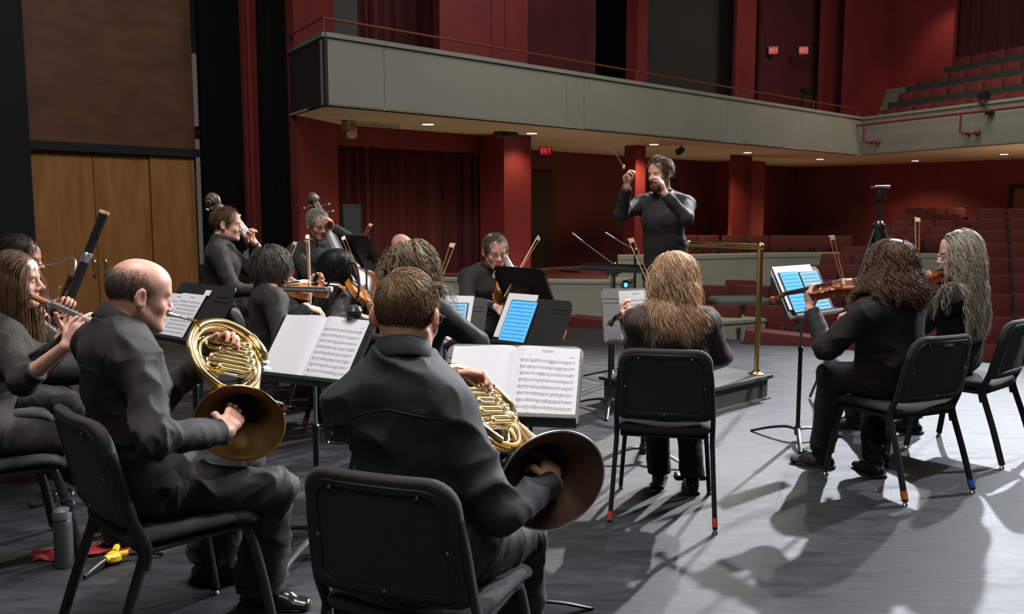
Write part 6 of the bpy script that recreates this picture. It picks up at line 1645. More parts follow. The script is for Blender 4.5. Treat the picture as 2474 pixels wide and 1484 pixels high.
def horn(label, mouth, bell_c, bell_dir, coil_c, coil_n, lead_in, bell_m, Rb=0.155, Rc=0.135, valve_ang=0.0):
    """French horn: coil of tubes round coil_c in the plane across coil_n, flared bell, leadpipe to the mouthpiece"""
    bell_c = Vector(bell_c); bd = nrm(bell_dir); cc = Vector(coil_c); cn = nrm(coil_n); mouth = Vector(mouth)
    root = empty('french_horn', bell_c, 0, label, 'french horn'); o = bell_c.copy()
    cx = nrm((bell_c - cc) - cn * (bell_c - cc).dot(cn)); cy = cn.cross(cx)      # cx points from the coil to the bell
    def cp(a, R, k): return cc + (cx * math.cos(a) + cy * math.sin(a)) * R + cn * k - o
    # bell flare as a turned shell
    prof = [(1.0, 0.0), (0.90, 0.012), (0.74, 0.032), (0.58, 0.060), (0.45, 0.098), (0.35, 0.145), (0.275, 0.20), (0.22, 0.262), (0.185, 0.315)]
    Mb = frame(V(0, 0, 0), bd.orthogonal(), bd)
    outer = [(r * Rb, -z) for r, z in prof]; inner = [(max(r * Rb - 0.002, 0.001), -z + 0.0005) for r, z in prof]
    b = MB(); b.rings([[(r * math.cos(2 * PI * k / 56), r * math.sin(2 * PI * k / 56), z) for k in range(56)] for r, z in [(Rb * 0.985, 0.002)] + [(Rb * 1.0, 0.001)] + outer], Mb, False); b.build('bell', bell_m[0], root, 60)
    b = MB(); b.rings([[(r * math.cos(-2 * PI * k / 56), r * math.sin(-2 * PI * k / 56), z) for k in range(56)] for r, z in [(Rb * 0.985, 0.002)] + inner], Mb, False); ib = b.build('bell_inside', bell_m[1], root, 60)
    b = MB(); b.rings([[((Rb + 0.0032 * math.cos(t)) * math.cos(2 * PI * k / 64), (Rb + 0.0032 * math.cos(t)) * math.sin(2 * PI * k / 64), 0.0032 * math.sin(t)) for k in range(64)] for t in [2 * PI * j / 8 for j in range(9)]], Mb, False); b.build('bell_rim', NICKEL if bell_m[2] else BRASS, root)
    thr = bell_c - bd * 0.315 - o
    # bell branch sweeping from the throat round the outside of the coil
    a_in = valve_ang
    best = None
    for sgn in (1, -1):
        for a0 in [math.radians(q) for q in range(-180, 180, 10)]:
            p = cp(a0, Rc + 0.018, 0.03); tan = (cp(a0 + sgn * 0.05, Rc + 0.018, 0.03) - p).normalized()
            sc = (p - thr).length + 0.10 * (1 - tan.dot(-bd)) + 0.02 * abs(a0) * 0
            if best is None or sc < best[0]: best = (sc, a0, sgn)
    _, a0, sg = best
    pts = [thr + bd * 0.01, thr - bd * 0.05] + [cp(a0 + sg * math.radians(d), Rc + 0.016, 0.028) for d in (25, 60, 100, 140, 180, 220, 255)]
    pp = spline(pts, 8); n = len(pp)
    MB().tube(pp, [lerp(0.0285, 0.0105, min(1, (i / (n - 1)) ** 0.75 * 1.05)) for i in range(n)], 14).build('bell_branch', bell_m[0], root, 60)
    # ferrules on the branch
    for q in (int(n * 0.33), int(n * 0.62)):
        rr = lerp(0.0285, 0.0105, (q / (n - 1)) ** 0.75) + 0.0022; b = MB(); b.tube(pp[q:q + 3], rr, 14); b.build('ferrule', BRASS, root)
    # the coil: round loops side by side
    for i, (R, k, r, a1, a2) in enumerate(((Rc, 0.0, 0.0080, 20, 350), (Rc - 0.004, 0.019, 0.0078, -30, 310), (Rc - 0.012, -0.018, 0.0072, 60, 400), (Rc - 0.030, 0.008, 0.0070, 100, 330), (Rc - 0.026, -0.008, 0.0068, -60, 140))):
        b = MB(); b.tube([cp(math.radians(lerp(a1, a2, t / 48)), R * (1 + 0.02 * math.sin(3 * t)), k + 0.012 * math.sin(t / 48 * PI)) for t in range(49)] if False else [cp(math.radians(lerp(a1, a2, t / 48)), R, k + 0.014 * (t / 48 - 0.5)) for t in range(49)], r, 12); b.build('coil_tube', GOLD_BRASS, root, 60)
    # leadpipe from the mouthpiece into the coil
    m = mouth - o; li = cp(math.radians(lead_in), Rc, 0.02); tan = nrm(cp(math.radians(lead_in) + 0.1, Rc, 0.02) - li); tan = tan if tan.dot(li - m) > 0 else -tan
    lp = [m + (li - m) * 0.08] + [m + (li - m) * t for t in (0.35, 0.65)] + [li + (m - li) * 0.12, li + tan * 0.05 + (cc - o - li) * 0.10, li + tan * 0.11 + (cc - o - li) * 0.35]
    lq = spline(lp, 8); MB().tube(lq, [lerp(0.0042, 0.0062, i / (len(lq) - 1)) for i in range(len(lq))], 10).build('leadpipe', GOLD_BRASS, root, 60)
    d = nrm(li - m); b = MB(); Mm = frame(m, d.orthogonal(), d)
    b.lathe([(0.0095, -0.004), (0.0098, 0.0), (0.0088, 0.008), (0.0062, 0.022), (0.0042, 0.045), (0.0050, 0.07)], 16, Mm); b.build('mouthpiece', SILVER, root)
    # rotary valves in a row, their slides and levers
    vx = nrm(cx * math.cos(a_in) + cy * math.sin(a_in)); vy = cn.cross(vx)
    for k in range(4):
        c = cc + vx * (-0.055 + 0.037 * k) + vy * 0.075 + cn * 0.022 - o
        Mv = frame(c, vx, cn)
        b = MB(); b.lathe([(0.0165, -0.020), (0.0170, -0.018), (0.0170, 0.016), (0.0150, 0.020), (0.0150, 0.024), (0.008, 0.027)], 18, Mv); vv = b.build('rotary_valve', NICKEL, root)
        b = MB(); b.lathe([(0.0125, 0.024), (0.0125, 0.030), (0.006, 0.032), (0.0045, 0.036)], 14, Mv); b.build('valve_cap', GOLD_BRASS, vv)
        # paired slide tubes running down from each valve
        ln = (0.135, 0.105, 0.145, 0.12)[k]
        for kk, zz in ((-1, 0.014), (1, -0.012)):
            a_ = c + cn * zz + vx * 0.0085; b_ = c + cn * zz - vx * 0.0085
            e1 = a_ - vy * ln; e2 = b_ - vy * ln
            arc = [e1] + [(e1 + e2) / 2 + vx * 0.0085 * math.cos(t) - vy * 0.0085 * math.sin(t) for t in [PI * j / 6 for j in range(7)]] + [e2]
            b = MB(); b.tube([a_, e1], 0.0056, 10); b.tube([b_, e2], 0.0056, 10); b.tube(arc, 0.0062, 10); b.build('valve_slide', NICKEL if kk > 0 else GOLD_BRASS, root, 60)
    for k in range(3):
        c = cc + vx * (-0.045 + 0.030 * k) + vy * 0.095 + cn * 0.018 - o
        b = MB(); b.tube([c - vy * 0.03, c + vy * 0.03, c + vy * 0.052 + cn * 0.004], 0.0028, 6); b.rbox((0, 0, 0), (0.015, 0.030, 0.003), 0.0012, frame(c + vy * 0.062 + cn * 0.006, vx, cn), 2); b.build('finger_lever', SILVER, root)
    b = MB(); c = cc + vy * 0.085 - o; b.tube([c - vx * 0.075, c + vx * 0.075], 0.0045, 8); b.build('lever_axle', SILVER, root)
    # tuning slides as bent crooks
    for (x, y, w, h, k) in ((-0.045, -0.035, 0.030, 0.055, 0.022), (0.050, -0.050, 0.026, 0.05, 0.020), (0.0, -0.085, 0.032, 0.04, -0.02)):
        c = cc + vx * x + vy * y + cn * k - o
        p = [c + vx * w / 2 + vy * h / 2] + [c + vx * (w / 2) * math.cos(t) - vy * (h / 2 + (w / 2) * math.sin(t)) for t in [PI * j / 8 for j in range(9)]] + [c - vx * w / 2 + vy * h / 2]
        b = MB(); b.tube(spline(p, 3), 0.0066, 10); b.build('tuning_slide', GOLD_BRASS, root, 60)
    p0 = cc - o; b = MB()
    for a in (30, 120, 210, 300): b.tube([cp(math.radians(a), Rc - 0.03, -0.006), cp(math.radians(a), Rc, 0.0), cp(math.radians(a), Rc + 0.014, 0.026)], 0.0028, 6)
    b.build('brace', BRASS, root)
    # looped thumb crook that stands above the coil
    return root, cp

def flute(label, lip, end, wooden=True, name='flute'):
    lip = Vector(lip); end = Vector(end); M = frame(lip, end - lip, UP)
    L = (end - lip).length; r = empty(name, M=M, label=label, cat='flute')
    b = MB(); b.lathe([(0.0125, -0.055), (0.0132, -0.05), (0.0132, 0.16), (0.0105, 0.17)], 16, frame((0, 0, 0), (0, 1, 0), (1, 0, 0))); b.build('head_joint', COCUS if wooden else SILVER, r)
    b = MB(); b.rings([[(0.0 + 0.019 * math.cos(a) * k, -0.002 + 0.013 * math.sin(a) * k, 0.0115 + z) for a in [2 * PI * j / 18 for j in range(18)]] for k, z in ((1.0, 0.0), (1.0, 0.003), (0.85, 0.0045), (0.4, 0.0045))]); b.build('lip_plate', SILVER, r)
    b = MB(); b.lathe([(0.0128, -0.058), (0.0135, -0.055), (0.0100, -0.050)], 14, frame((0, 0, 0), (0, 1, 0), (1, 0, 0))); b.build('crown', SILVER, r)
    b = MB(); b.tube([(0.16, 0, 0), (L, 0, 0)], 0.0100, 16); b.tube([(0.155, 0, 0), (0.185, 0, 0)], 0.0118, 16); b.tube([(L - 0.16, 0, 0), (L - 0.135, 0, 0)], 0.0115, 16); b.build('body_tube', SILVER, r)
    n = int((L - 0.24) / 0.021)
    for k in range(n):
        x = 0.205 + 0.021 * k
        b = MB(); b.lathe([(0.0085, 0.0), (0.0088, 0.0035), (0.006, 0.005), (0.002, 0.005)], 14, Matrix.Translation((x, 0.0 if k % 3 else 0.003, 0.0095))); b.build('key_cup', SILVER, r)
    b = MB(); b.tube([(0.19, 0.012, 0.008), (L - 0.03, 0.012, 0.008)], 0.0024, 8)
    for k in range(0, n, 2): b.tube([(0.205 + 0.021 * k, 0.012, 0.004), (0.205 + 0.021 * k, 0.012, 0.014)], 0.0034, 8)
    for k in range(3): b.tube([(L - 0.11 + 0.03 * k, -0.011, 0.004), (L - 0.085 + 0.03 * k, -0.012, 0.009)], 0.0034, 6)
    b.build('key_rods', SILVER, r)
    return r

def bassoon(label, top, bottom, reed, up):
    top = Vector(top); bottom = Vector(bottom); M = frame(bottom, top - bottom, up); L = (top - bottom).length
    r = empty('bassoon', M=M, label=label, cat='bassoon'); X = frame((0, 0, 0), (0, 1, 0), (1, 0, 0))
    def lz(prof, y, m, nm, par=None):
        b = MB(); b.lathe(prof, 18, Matrix.Translation((0, y, 0)) @ X); return b.build(nm, m, par or r)
    lz([(0.030, 0.0), (0.033, 0.01), (0.033, 0.40), (0.028, 0.42)], 0.0, ROSEWOOD, 'boot_joint')
    lz([(0.024, 0.40), (0.024, L * 0.79), (0.0215, L * 0.80)], -0.018, ROSEWOOD, 'long_joint')
    lz([(0.0235, L * 0.80), (0.021, L * 0.83), (0.0205, L * 0.88), (0.0225, L * 0.89), (0.0225, L * 0.90), (0.021, L * 0.91), (0.0235, L - 0.012)], -0.018, ROSEWOOD, 'bell_joint')
    lz([(0.0245, L - 0.016), (0.026, L - 0.008), (0.026, L), (0.020, L + 0.001)], -0.018, IVORY, 'bell_ring')
    lz([(0.0245, L * 0.785), (0.0265, L * 0.79), (0.0265, L * 0.82), (0.0235, L * 0.825)], -0.018, SILVER, 'silver_ferrule')
    lz([(0.017, 0.40), (0.017, L * 0.68), (0.019, L * 0.685), (0.019, L * 0.715), (0.012, L * 0.72)], 0.026, ROSEWOOD, 'wing_joint')
    b = MB(); b.tube([(0.42, -0.004, 0.022), (L * 0.66, -0.004, 0.022)], 0.0028, 6); b.tube([(0.1, 0.01, 0.036), (L * 0.62, 0.01, 0.026)], 0.0026, 6); b.build('key_rods', SILVER, r)
    for k, (x, y) in enumerate(((0.46, -0.02), (0.50, 0.02), (0.55, -0.022), (0.60, 0.02), (0.66, -0.022), (0.72, 0.02), (0.80, 0.03), (0.86, 0.038), (0.44, 0.03))):
        b = MB(); b.lathe([(0.009, 0.0), (0.0095, 0.004), (0.004, 0.006)], 12, Matrix.Translation((x * L / 1.3, y, 0.02 + 0.006 * (k % 2)))); b.build('key_cup', SILVER, r)
    inv = M.inverted(); q = inv @ Vector(reed); w = V(L * 0.72, 0.026, 0)
    pp = spline([w, w + V(0.035, 0.0, 0), lerp(w, q, 0.07) + V(0.075, 0, 0), lerp(w, q, 0.22) + V(0.085, 0, 0), lerp(w, q, 0.45) + V(0.045, 0, 0), lerp(w, q, 0.75) + V(0.008, 0, 0), lerp(w, q, 0.93)], 7)
    MB().tube(pp, [lerp(0.0065, 0.0034, i / (len(pp) - 1)) for i in range(len(pp))], 10).build('bocal', SILVER, r)
    d = nrm(q - pp[-1]); MB().tube([pp[-1], pp[-1] + d * 0.02, q + d * 0.01], [0.004, 0.0042, 0.007], 8, None, True, 0.6).build('reed', IVORY, r)
    return r
# ------------------------------------------------------------------ the players
R = math.radians
mk_short = mk_mask(0.098, -0.06, 0.0)
# --- foreground horn player
J, f, r = seated((-0.235, 2.27, 0.56), R(-21), neck=at(976, 890, 2.21), sw=0.148, twist=R(6))
J['kneeR'] = V(0.035, 2.50, 0.50); J['kneeL'] = V(-0.24, 2.72, 0.51)
set_legs(J, f, r, V(-0.26, 2.86, 0.10), V(0.03, 2.62, 0.10), V(0.1, 1, 0), V(0.35, 1, 0)); J['kneeR'] = V(0.03, 2.49, 0.50)
J['shR'] = at(1080, 992, 2.19); J['shL'] = at(845, 986, 2.27)
set_arms(J, at(1075, 935, 2.55), at(1338, 1172, 2.34), V(-1, 0.1, -0.8), V(0.10, -0.6, -0.8))
M = head_matrix(at(986, 756, 2.275), R(-19), R(-9), R(3), 0.97)
HORN2 = dict(bell_c=at(1336, 1163, 2.33), bd=V(0.30, -0.92, -0.20))
fw = nrm(-HORN2['bd'] + V(-0.15, 0, 0.35))
p2, o2, s2 = human('person, short light brown hair, charcoal shirt, playing a horn in the foreground', J, M, SKIN_PALE, SHIRT_CHAR, TROUSER_GREY, 0.0048, 0.95,
    {'R': (V(-0.10, 0.88, 0.45), V(-0.6, 0.3, -0.6), 0.22, 1.1, 1.0, 0.1), 'L': (V(0.75, 0.25, 0.25), V(0.2, -0.7, -0.6), (0.55, 0.55, 0.5, 0.5), 0.5)}, seed=3, fold=0.017, sleeve=(0.93, 0.90), seams=True, collar_h=0.05, ear_flare=0.68)
mk = mk_mask(0.075, -0.092, -0.010)
hair_cap('hair', p2, o2, M, 0.004, mk, HAIR_BROWN)
def hl(rt): return np.where(rt[:, 2] > 0.05, 0.055, np.where(rt[:, 2] > 0.0, 0.028, np.where(rt[:, 2] > -0.04, 0.012, 0.007)))
hair_strands('hair_strands', p2, o2, M, mk, HAIR_LIGHT, 9000, hl, 7, 0.2, 0.009, 0.10, 0.0008, (-0.022, -0.068, 0.092), seed=5, lift=0.05, jitter=0.22, cling=0.9)
glasses(p2, o2, M)
# --- bald horn player
J, f, r = seated((-1.225, 2.82, 0.56), R(-46), neck=at(272, 806, 2.80), sw=0.155)
set_legs(J, f, r, V(-1.20, 3.33, 0.10), V(-0.935, 3.09, 0.10), V(0.85, 0.15, 0), V(0.75, -0.05, 0))
J['kneeL'] = V(-1.03, 3.24, 0.52); J['kneeR'] = V(-0.825, 2.93, 0.515)
set_arms(J, at(512, 868, 3.06), at(548, 1042, 2.74), V(-0.2, 0.4, -1), V(0.3, -0.7, -0.75))
M = head_matrix(at(338, 708, 2.86), R(-55), R(-12), R(0), 0.97)
p1, o1, s1 = human('person, bald with grey stubble, black shirt and trousers, playing a horn at the left', J, M, SKIN_PINK, SHIRT_BLACK, TROUSER, 0.0048, 0.97,
    {'R': (V(0.06, 0.90, 0.40), V(-0.6, 0.3, -0.5), 0.25, 1.1, 1.0, 0.1), 'L': (V(0.55, 0.1, 0.75), V(0.45, -0.75, -0.35), (0.62, 0.62, 0.6, 0.62), 0.4)}, seed=8, fold=0.016, flare=0.045, sleeve=(0.93, 0.93), seams=True, collar_h=0.048, ear_flare=0.15, nose=0.95)
def mk_stub(x, y, z, soft=False):
    up_ = 0.060 - 0.030 * np.clip((y + 0.02) / 0.07, 0, 1); lo_ = np.where(y > -0.0, -0.005 + 0 * y, lerp(-0.005, -0.050, np.clip(-y / 0.07, 0, 1)))
    w = np.clip((up_ - z) / 0.05 + 0.5, 0, 1) * np.clip((z - lo_) / 0.03 + 0.5, 0, 1) * np.clip((0.045 - y) / 0.03 + 0.5, 0, 1)
    return w if soft else w > np.random.default_rng(5).random(w.shape) * 0.9 + 0.08
hair_strands('hair_stubble', p1, o1, M, mk_stub, HAIR_GREYSHORT, 9000, 0.0065, 3, 0.4, 0.004, 0.1, 0.00045, (0, 0.0, 0.11), seed=6, lift=0.9)
# --- flutist at the left edge
J, f, r = seated((-2.19, 3.50, 0.56), R(-50), neck=at(4, 772, 3.66), sw=0.150, size=0.95)
set_legs(J, f, r, V(-1.66, 3.93, 0.08), V(-1.72, 3.66, 0.08), V(1, 0.25, 0), V(1, 0.1, 0), 0.95)
J['shL'].z -= 0.045; J['shR'].z -= 0.05
set_arms(J, at(172, 818, 3.56), at(158, 838, 3.30), V(0.3, 0.5, -1), V(-0.15, -0.55, -0.9), 0.95)
M = head_matrix(at(36, 673, 3.72), R(-78), R(-3), R(0), 0.96)
pf, of_, sf_ = human('person, woman with long straight brown hair, playing a flute at the left edge', J, M, SKIN_PALE, KNIT_BLACK, KNIT_BLACK, 0.0045, 0.88,
    {'R': (V(0.62, 0.1, 0.75), V(0.1, 0.75, -0.2), (0.28, 0.38, 0.42, 0.30), 0.3), 'L': (V(0.35, -0.2, 0.85), V(-0.1, -0.9, 0.1), (0.55, 0.5, 0.5, 0.5), 0.3)}, female=True, collar_on=False, seed=12, sleeve=(0.9, 0.34), fold=0.006, neck_open=0.035)
mk = mk_mask(0.070, -0.09, -0.06)
def flow_side(rt): return np.stack([rt[:, 0] / 0.075 * 0.6, -0.45 - 8 * np.maximum(rt[:, 1], 0), -0.8 + 0 * rt[:, 0]], 1)
hair_cap('hair', pf, of_, M, 0.012, mk, HAIR_BROWN)
colf = [(J['shL'], J['shR'], 0.074), (lerp(J['neck'], J['pelvis'], 0.30), J['pelvis'], 0.125)]
def flow_part(rt): return np.stack([rt[:, 0] / 0.075 * 0.5, -0.9 - 5 * np.maximum(rt[:, 1], 0), -0.5 + 0 * rt[:, 0]], 1)
hair_strands('hair_strands', pf, of_, M, mk, HAIR_BROWN, 5200, lambda rt: 0.40 + 0.10 * (rt[:, 2] > 0.05), 18, 0.08, 0.016, 1.2, 0.0017, flow=flow_side, seed=9, jitter=0.06, ramp=4, colliders=colf, curl=0.003, freq=14)
FL = (at(78, 716, 3.69), at(236, 786, 3.28))
flute('flute with a wooden head joint, played by the long haired woman', *FL)
# --- second flutist, mostly hidden
J, f, r = seated((-2.66, 4.31, 0.56), R(-55), neck=at(-14, 752, 4.40), sw=0.155, size=0.96)
set_legs(J, f, r, V(-2.30, 4.86, 0.08), V(-2.56, 4.72, 0.08), V(1, 0.2, 0), V(0.9, -0.1, 0), 0.96)
set_arms(J, at(96, 796, 4.28), at(142, 822, 4.06), V(0.3, 0.4, -1), V(-0.1, -0.4, -1), 0.96)
M = head_matrix(at(4, 668, 4.47), R(-72), R(-6), 0, 0.97)
pg, og, sg = human('person in dark grey, playing a silver flute, hidden behind the long haired flutist', J, M, SKIN, SHIRT_CHAR, TROUSER, 0.007, 0.92, {'R': (V(0.6, 0, 0.7), V(0.2, 0.7, -0.2), 0.4, 0.3), 'L': (V(0.35, -0.2, 0.85), V(0, -0.9, 0.1), 0.5, 0.3)}, seed=15)
mk = mk_mask(0.07, -0.075, -0.01); hair_cap('hair', pg, og, M, 0.016, mk, HAIR_DARK)
flute('silver flute held low behind the long haired woman', at(48, 738, 4.43), at(168, 832, 3.98), False)
# --- bassoonist
J, f, r = seated((-2.86, 4.95, 0.57), R(-62), neck=at(28, 694, 4.82), sw=0.180)
set_legs(J, f, r, V(-2.42, 5.35, 0.10), V(-2.45, 4.98, 0.10), V(1, 0.2, 0), V(1, -0.1, 0))
set_arms(J, at(152, 752, 4.50), at(118, 850, 4.40), V(0.2, 0.1, -1), V(-0.3, -0.6, -0.8))
M = head_matrix(at(50, 624, 4.86), R(-76), R(-8), 0)
pb, ob, sb_ = human('person, dark haired man in a dark navy jacket, playing a bassoon', J, M, SKIN_TAN, SHIRT_NAVY, TROUSER, 0.006, 1.05,
    {'L': (V(0.5, -0.35, 0.6), V(0.3, -0.8, -0.3), (0.55, 0.5, 0.5, 0.5), 0.5), 'R': (V(0.6, -0.2, 0.3), V(0.3, -0.9, 0), 0.6, 0.5)}, seed=18)
mk = mk_mask(0.086, -0.07, -0.02); hair_cap('hair', pb, ob, M, 0.012, mk, HAIR_DARK)
hair_strands('hair_strands', pb, ob, M, mk_short, HAIR_DARK, 1200, 0.05, 6, 0.2, 0.020, 0.15, 0.0014, (0, 0.04, 0.11), seed=3, lift=0.05)
bt = at(247, 508, 4.62); bd_ = at(118, 832, 4.50); bdir = nrm(bd_ - bt)
bassoon('black bassoon with a pale ring and curved silver crook, before the wood doors', bt, bt + bdir * 1.34, at(97, 637, 4.80), V(-0.35, -0.9, 0.1))
# --- left bassist
J, f, r = seated((-2.155, 6.45, 0.76), R(-80), neck=at(534, 592, 6.45), sw=0.175)
set_legs(J, f, r, V(-1.90, 6.72, 0.28), V(-1.80, 6.32, 0.10), V(1, 0.2, 0), V(1, 0, 0)); 
set_arms(J, at(612, 588, 6.54), at(652, 706, 6.30), V(0.2, 0.3, -1), V(-0.1, -0.6, -0.9))
J['zfL'] = V(0, 0, 0.18)
M = head_matrix(at(548, 540, 6.49), R(-82), R(-4), 0)
pl, ol, sl_ = human('person, brown haired man in a black shirt, in profile, playing the left double bass', J, M, SKIN_PALE, SHIRT_BLACK, TROUSER, 0.007, 0.98,
    {'L': (V(-0.15, -0.35, 0.8), V(0.6, -0.6, 0.2), (0.6, 0.6, 0.6, 0.6), 0.5), 'R': (V(0.6, 0.2, -0.5), V(-0.3, 0.8, 0), 0.5, 0.4)}, seed=21)
mk = mk_mask(0.086, -0.07, -0.01); hair_cap('hair', pl, ol, M, 0.008, mk, HAIR_BROWN)
hair_strands('hair_strands', pl, ol, M, mk_short, HAIR_BROWN, 2200, 0.028, 5, 0.2, 0.012, 0.05, 0.0013, (0, -0.04, 0.11), seed=4, lift=0.25, jitter=0.5)
sc = at(518, 462, 6.70); dr = nrm(V(0.560, -0.10, -0.83)); lo_ = sc + dr * 1.773
violin('double_bass', 'brown double bass leaning on the bassist by the wood doors', place_string(lo_, sc, V(0.75, -0.45, 0.5), 3.10), 3.10, 'bass', VARNISH_RED, 'double bass', False, EBONY_LIT, 0.12)
bow('bow', 'bass bow rising behind the violist\'s head', at(664, 708, 6.26), at(713, 586, 6.30), V(0.8, 0, 0.3))
# --- grey haired bassist
J, f, r = seated((-1.66, 7.52, 0.75), R(-140), neck=at(757, 592, 7.48), sw=0.185)
set_legs(J, f, r, V(-1.32, 7.34, 0.10), V(-1.70, 7.06, 0.10), V(0.7, -0.6, 0), V(0.3, -1, 0))
set_arms(J, at(806, 552, 7.42), at(812, 690, 7.14), V(0.8, 0.3, -0.7), V(-0.6, -0.6, -0.8))
M = head_matrix(at(768, 540, 7.40), R(-140), R(-18), R(4))
pr_, or_, sr = human('person, grey haired man in a black tie, playing the right double bass', J, M, SKIN, SHIRT_BLACK, TROUSER, 0.007, 1.0,
    {'L': (V(-0.2, -0.4, 0.7), V(-0.6, -0.5, 0), 0.6, 0.5), 'R': (V(0.5, -0.3, -0.5), V(0.2, 0.8, 0), 0.5, 0.4)}, seed=24)
mk = mk_mask(0.082, -0.07, -0.01); hair_cap('hair', pr_, or_, M, 0.009, mk, HAIR_GREY)
hair_strands('hair_strands', pr_, or_, M, mk_short, HAIR_GREY, 2200, 0.028, 5, 0.2, 0.013, 0.05, 0.0013, (0, -0.04, 0.11), seed=5, lift=0.25, jitter=0.5)
glasses(pr_, or_, M)
fwd_ = nrm(V(0.64, -0.77, 0)); nk = J['neck']; pe = J['pelvis']; b = MB()
ta = nk + fwd_ * 0.115 - UP * 0.07; tb = lerp(nk, pe, 0.62) + fwd_ * 0.150; sx = V(0.77, 0.64, 0)
b.add([ta - sx * .018, ta + sx * .018, tb + sx * .04, tb - sx * .04, ta - sx * .018 + fwd_ * .008, ta + sx * .018 + fwd_ * .008, tb + sx * .04 + fwd_ * .008, tb - sx * .04 + fwd_ * .008], [(0, 1, 2, 3), (7, 6, 5, 4), (0, 4, 5, 1), (1, 5, 6, 2), (2, 6, 7, 3), (3, 7, 4, 0)])
for i in range(len(b.v)): b.v[i] = b.v[i] - or_
b.build('necktie', EBONY, sr)
sc = at(752, 462, 7.56); dr = nrm(V(0.42, -0.30, -0.86)); lo_ = sc + dr * 1.745
violin('double_bass', 'brown double bass held by the grey haired bassist in front of the red wall', place_string(lo_, sc, V(0.35, -0.88, -0.05), 3.05), 3.05, 'bass', VARNISH_DARK, 'double bass', False, EBONY_LIT, 0.10)
# --- violist with glasses
J, f, r = seated((-1.47, 5.36, 0.56), R(-66), neck=at(650, 700, 5.34), sw=0.165, size=0.97)
set_legs(J, f, r, V(-1.02, 5.72, 0.10), V(-1.08, 5.40, 0.10), V(1, 0.2, 0), V(1, 0, 0), 0.97)
set_arms(J, at(748, 708, 5.55), at(738, 742, 5.16), V(0.3, 0.5, -1), V(0.3, -0.6, -0.8), 0.97)
M = head_matrix(at(658, 645, 5.36), R(-62), R(-8), R(0))
pv, ov, sv = human('person, woman with short dark hair and glasses in black, playing a viola', J, M, SKIN_PALE, SHIRT_BLACK, TROUSER, 0.0065, 1.02,
    {'L': (V(0.6, 0.3, 0.5), V(-0.2, -0.6, 0.5), 0.5, 0.4), 'R': (V(0.6, 0.2, -0.2), V(0, 0.3, -1), 0.55, 0.5)}, female=True, seed=27, collar_on=False, belly=0.02)
mk = mk_mask(0.066, -0.08, -0.045); hair_cap('hair', pv, ov, M, 0.022, mk, HAIR_DARK)
hair_strands('hair_strands', pv, ov, M, mk, HAIR_PEPPER, 2200, 0.10, 8, 0.2, 0.030, 0.5, 0.0016, seed=6, lift=0.12, jitter=0.3, curl=0.003, freq=60)
glasses(pv, ov, M)
violin('viola', 'orange viola under the chin of the woman with short dark hair', place_string(at(688, 692, 5.30), at(795, 692, 5.72), V(0.05, -0.62, 0.78), 1.14), 1.14, 'violin', VARNISH, 'viola')
bow('bow', 'upright bow of the violist, before the grey haired bassist', at(748, 744, 5.18), at(742, 570, 5.30), V(0.5, 0.85, 0), BOW_HAIR)
# --- black haired violinist
J, f, r = seated((-1.27, 6.08, 0.56), R(-58), neck=at(806, 698, 6.02), sw=0.160, size=0.96)
set_legs(J, f, r, V(-0.80, 6.38, 0.10), V(-0.86, 6.12, 0.10), V(1, 0.2, 0), V(1, 0, 0), 0.96)
set_arms(J, at(905, 728, 6.26), at(868, 764, 5.84), V(0.3, 0.5, -1), V(0.4, -0.6, -0.7), 0.96)
M = head_matrix(at(816, 648, 6.06), R(-68), R(-6), 0)
pk, ok_, sk = human('person, woman with chin length black hair in black, playing a violin', J, M, SKIN, SHIRT_BLACK, TROUSER, 0.007, 0.98,
    {'L': (V(0.6, 0.3, 0.5), V(-0.2, -0.6, 0.5), 0.5, 0.4), 'R': (V(0.6, 0.3, -0.2), V(0, 0.3, -1), 0.5, 0.5)}, female=True, seed=30, collar_on=False)
mk = mk_mask(0.060, -0.09, -0.06); hair_cap('hair', pk, ok_, M, 0.022, mk, HAIR_BLACK)
hair_strands('hair_strands', pk, ok_, M, mk, HAIR_BLACK, 2000, 0.18, 9, 0.12, 0.030, 0.8, 0.0016, seed=7, lift=0.05, jitter=0.15, colliders=[(J['shL'], J['shR'], 0.085)])
violin('violin', 'amber violin of the black haired woman, beside her face', place_string(at(846, 684, 5.94), at(920, 748, 6.22), V(0.35, -0.45, 0.82), 1.0), 1.0, 'violin', VARNISH)
bow('bow', 'pale bow slanting across the black haired woman\'s violin', at(893, 742, 5.86), at(829, 574, 6.06), V(0.85, 0.3, 0.3), BOW_HAIR)
# --- bald player at the back
J, f, r = seated((-1.00, 7.88, 0.56), R(-150), neck=at(968, 640, 7.88), sw=0.18)
set_legs(J, f, r, V(-0.70, 7.52, 0.1), V(-1.05, 7.40, 0.1), V(0.3, -1, 0), V(0, -1, 0))
set_arms(J, at(1005, 678, 7.55), at(912, 680, 7.5), V(1, 0, -0.6), V(-1, 0, -0.6))
M = head_matrix(at(970, 598, 7.80), R(-115), R(-24), 0)
pq, oq, sq = human('person with a bald pink head, seen above the curly haired player', J, M, SKIN_PINK, SHIRT_BLACK, TROUSER, 0.0075, 1.0, None, seed=33)
bow('bow', 'bow standing up behind the stand beside the grey haired bassist', at(852, 604, 7.50), at(896, 542, 7.50), V(0.8, 0, 0.6), BOW_HAIR_LIT)
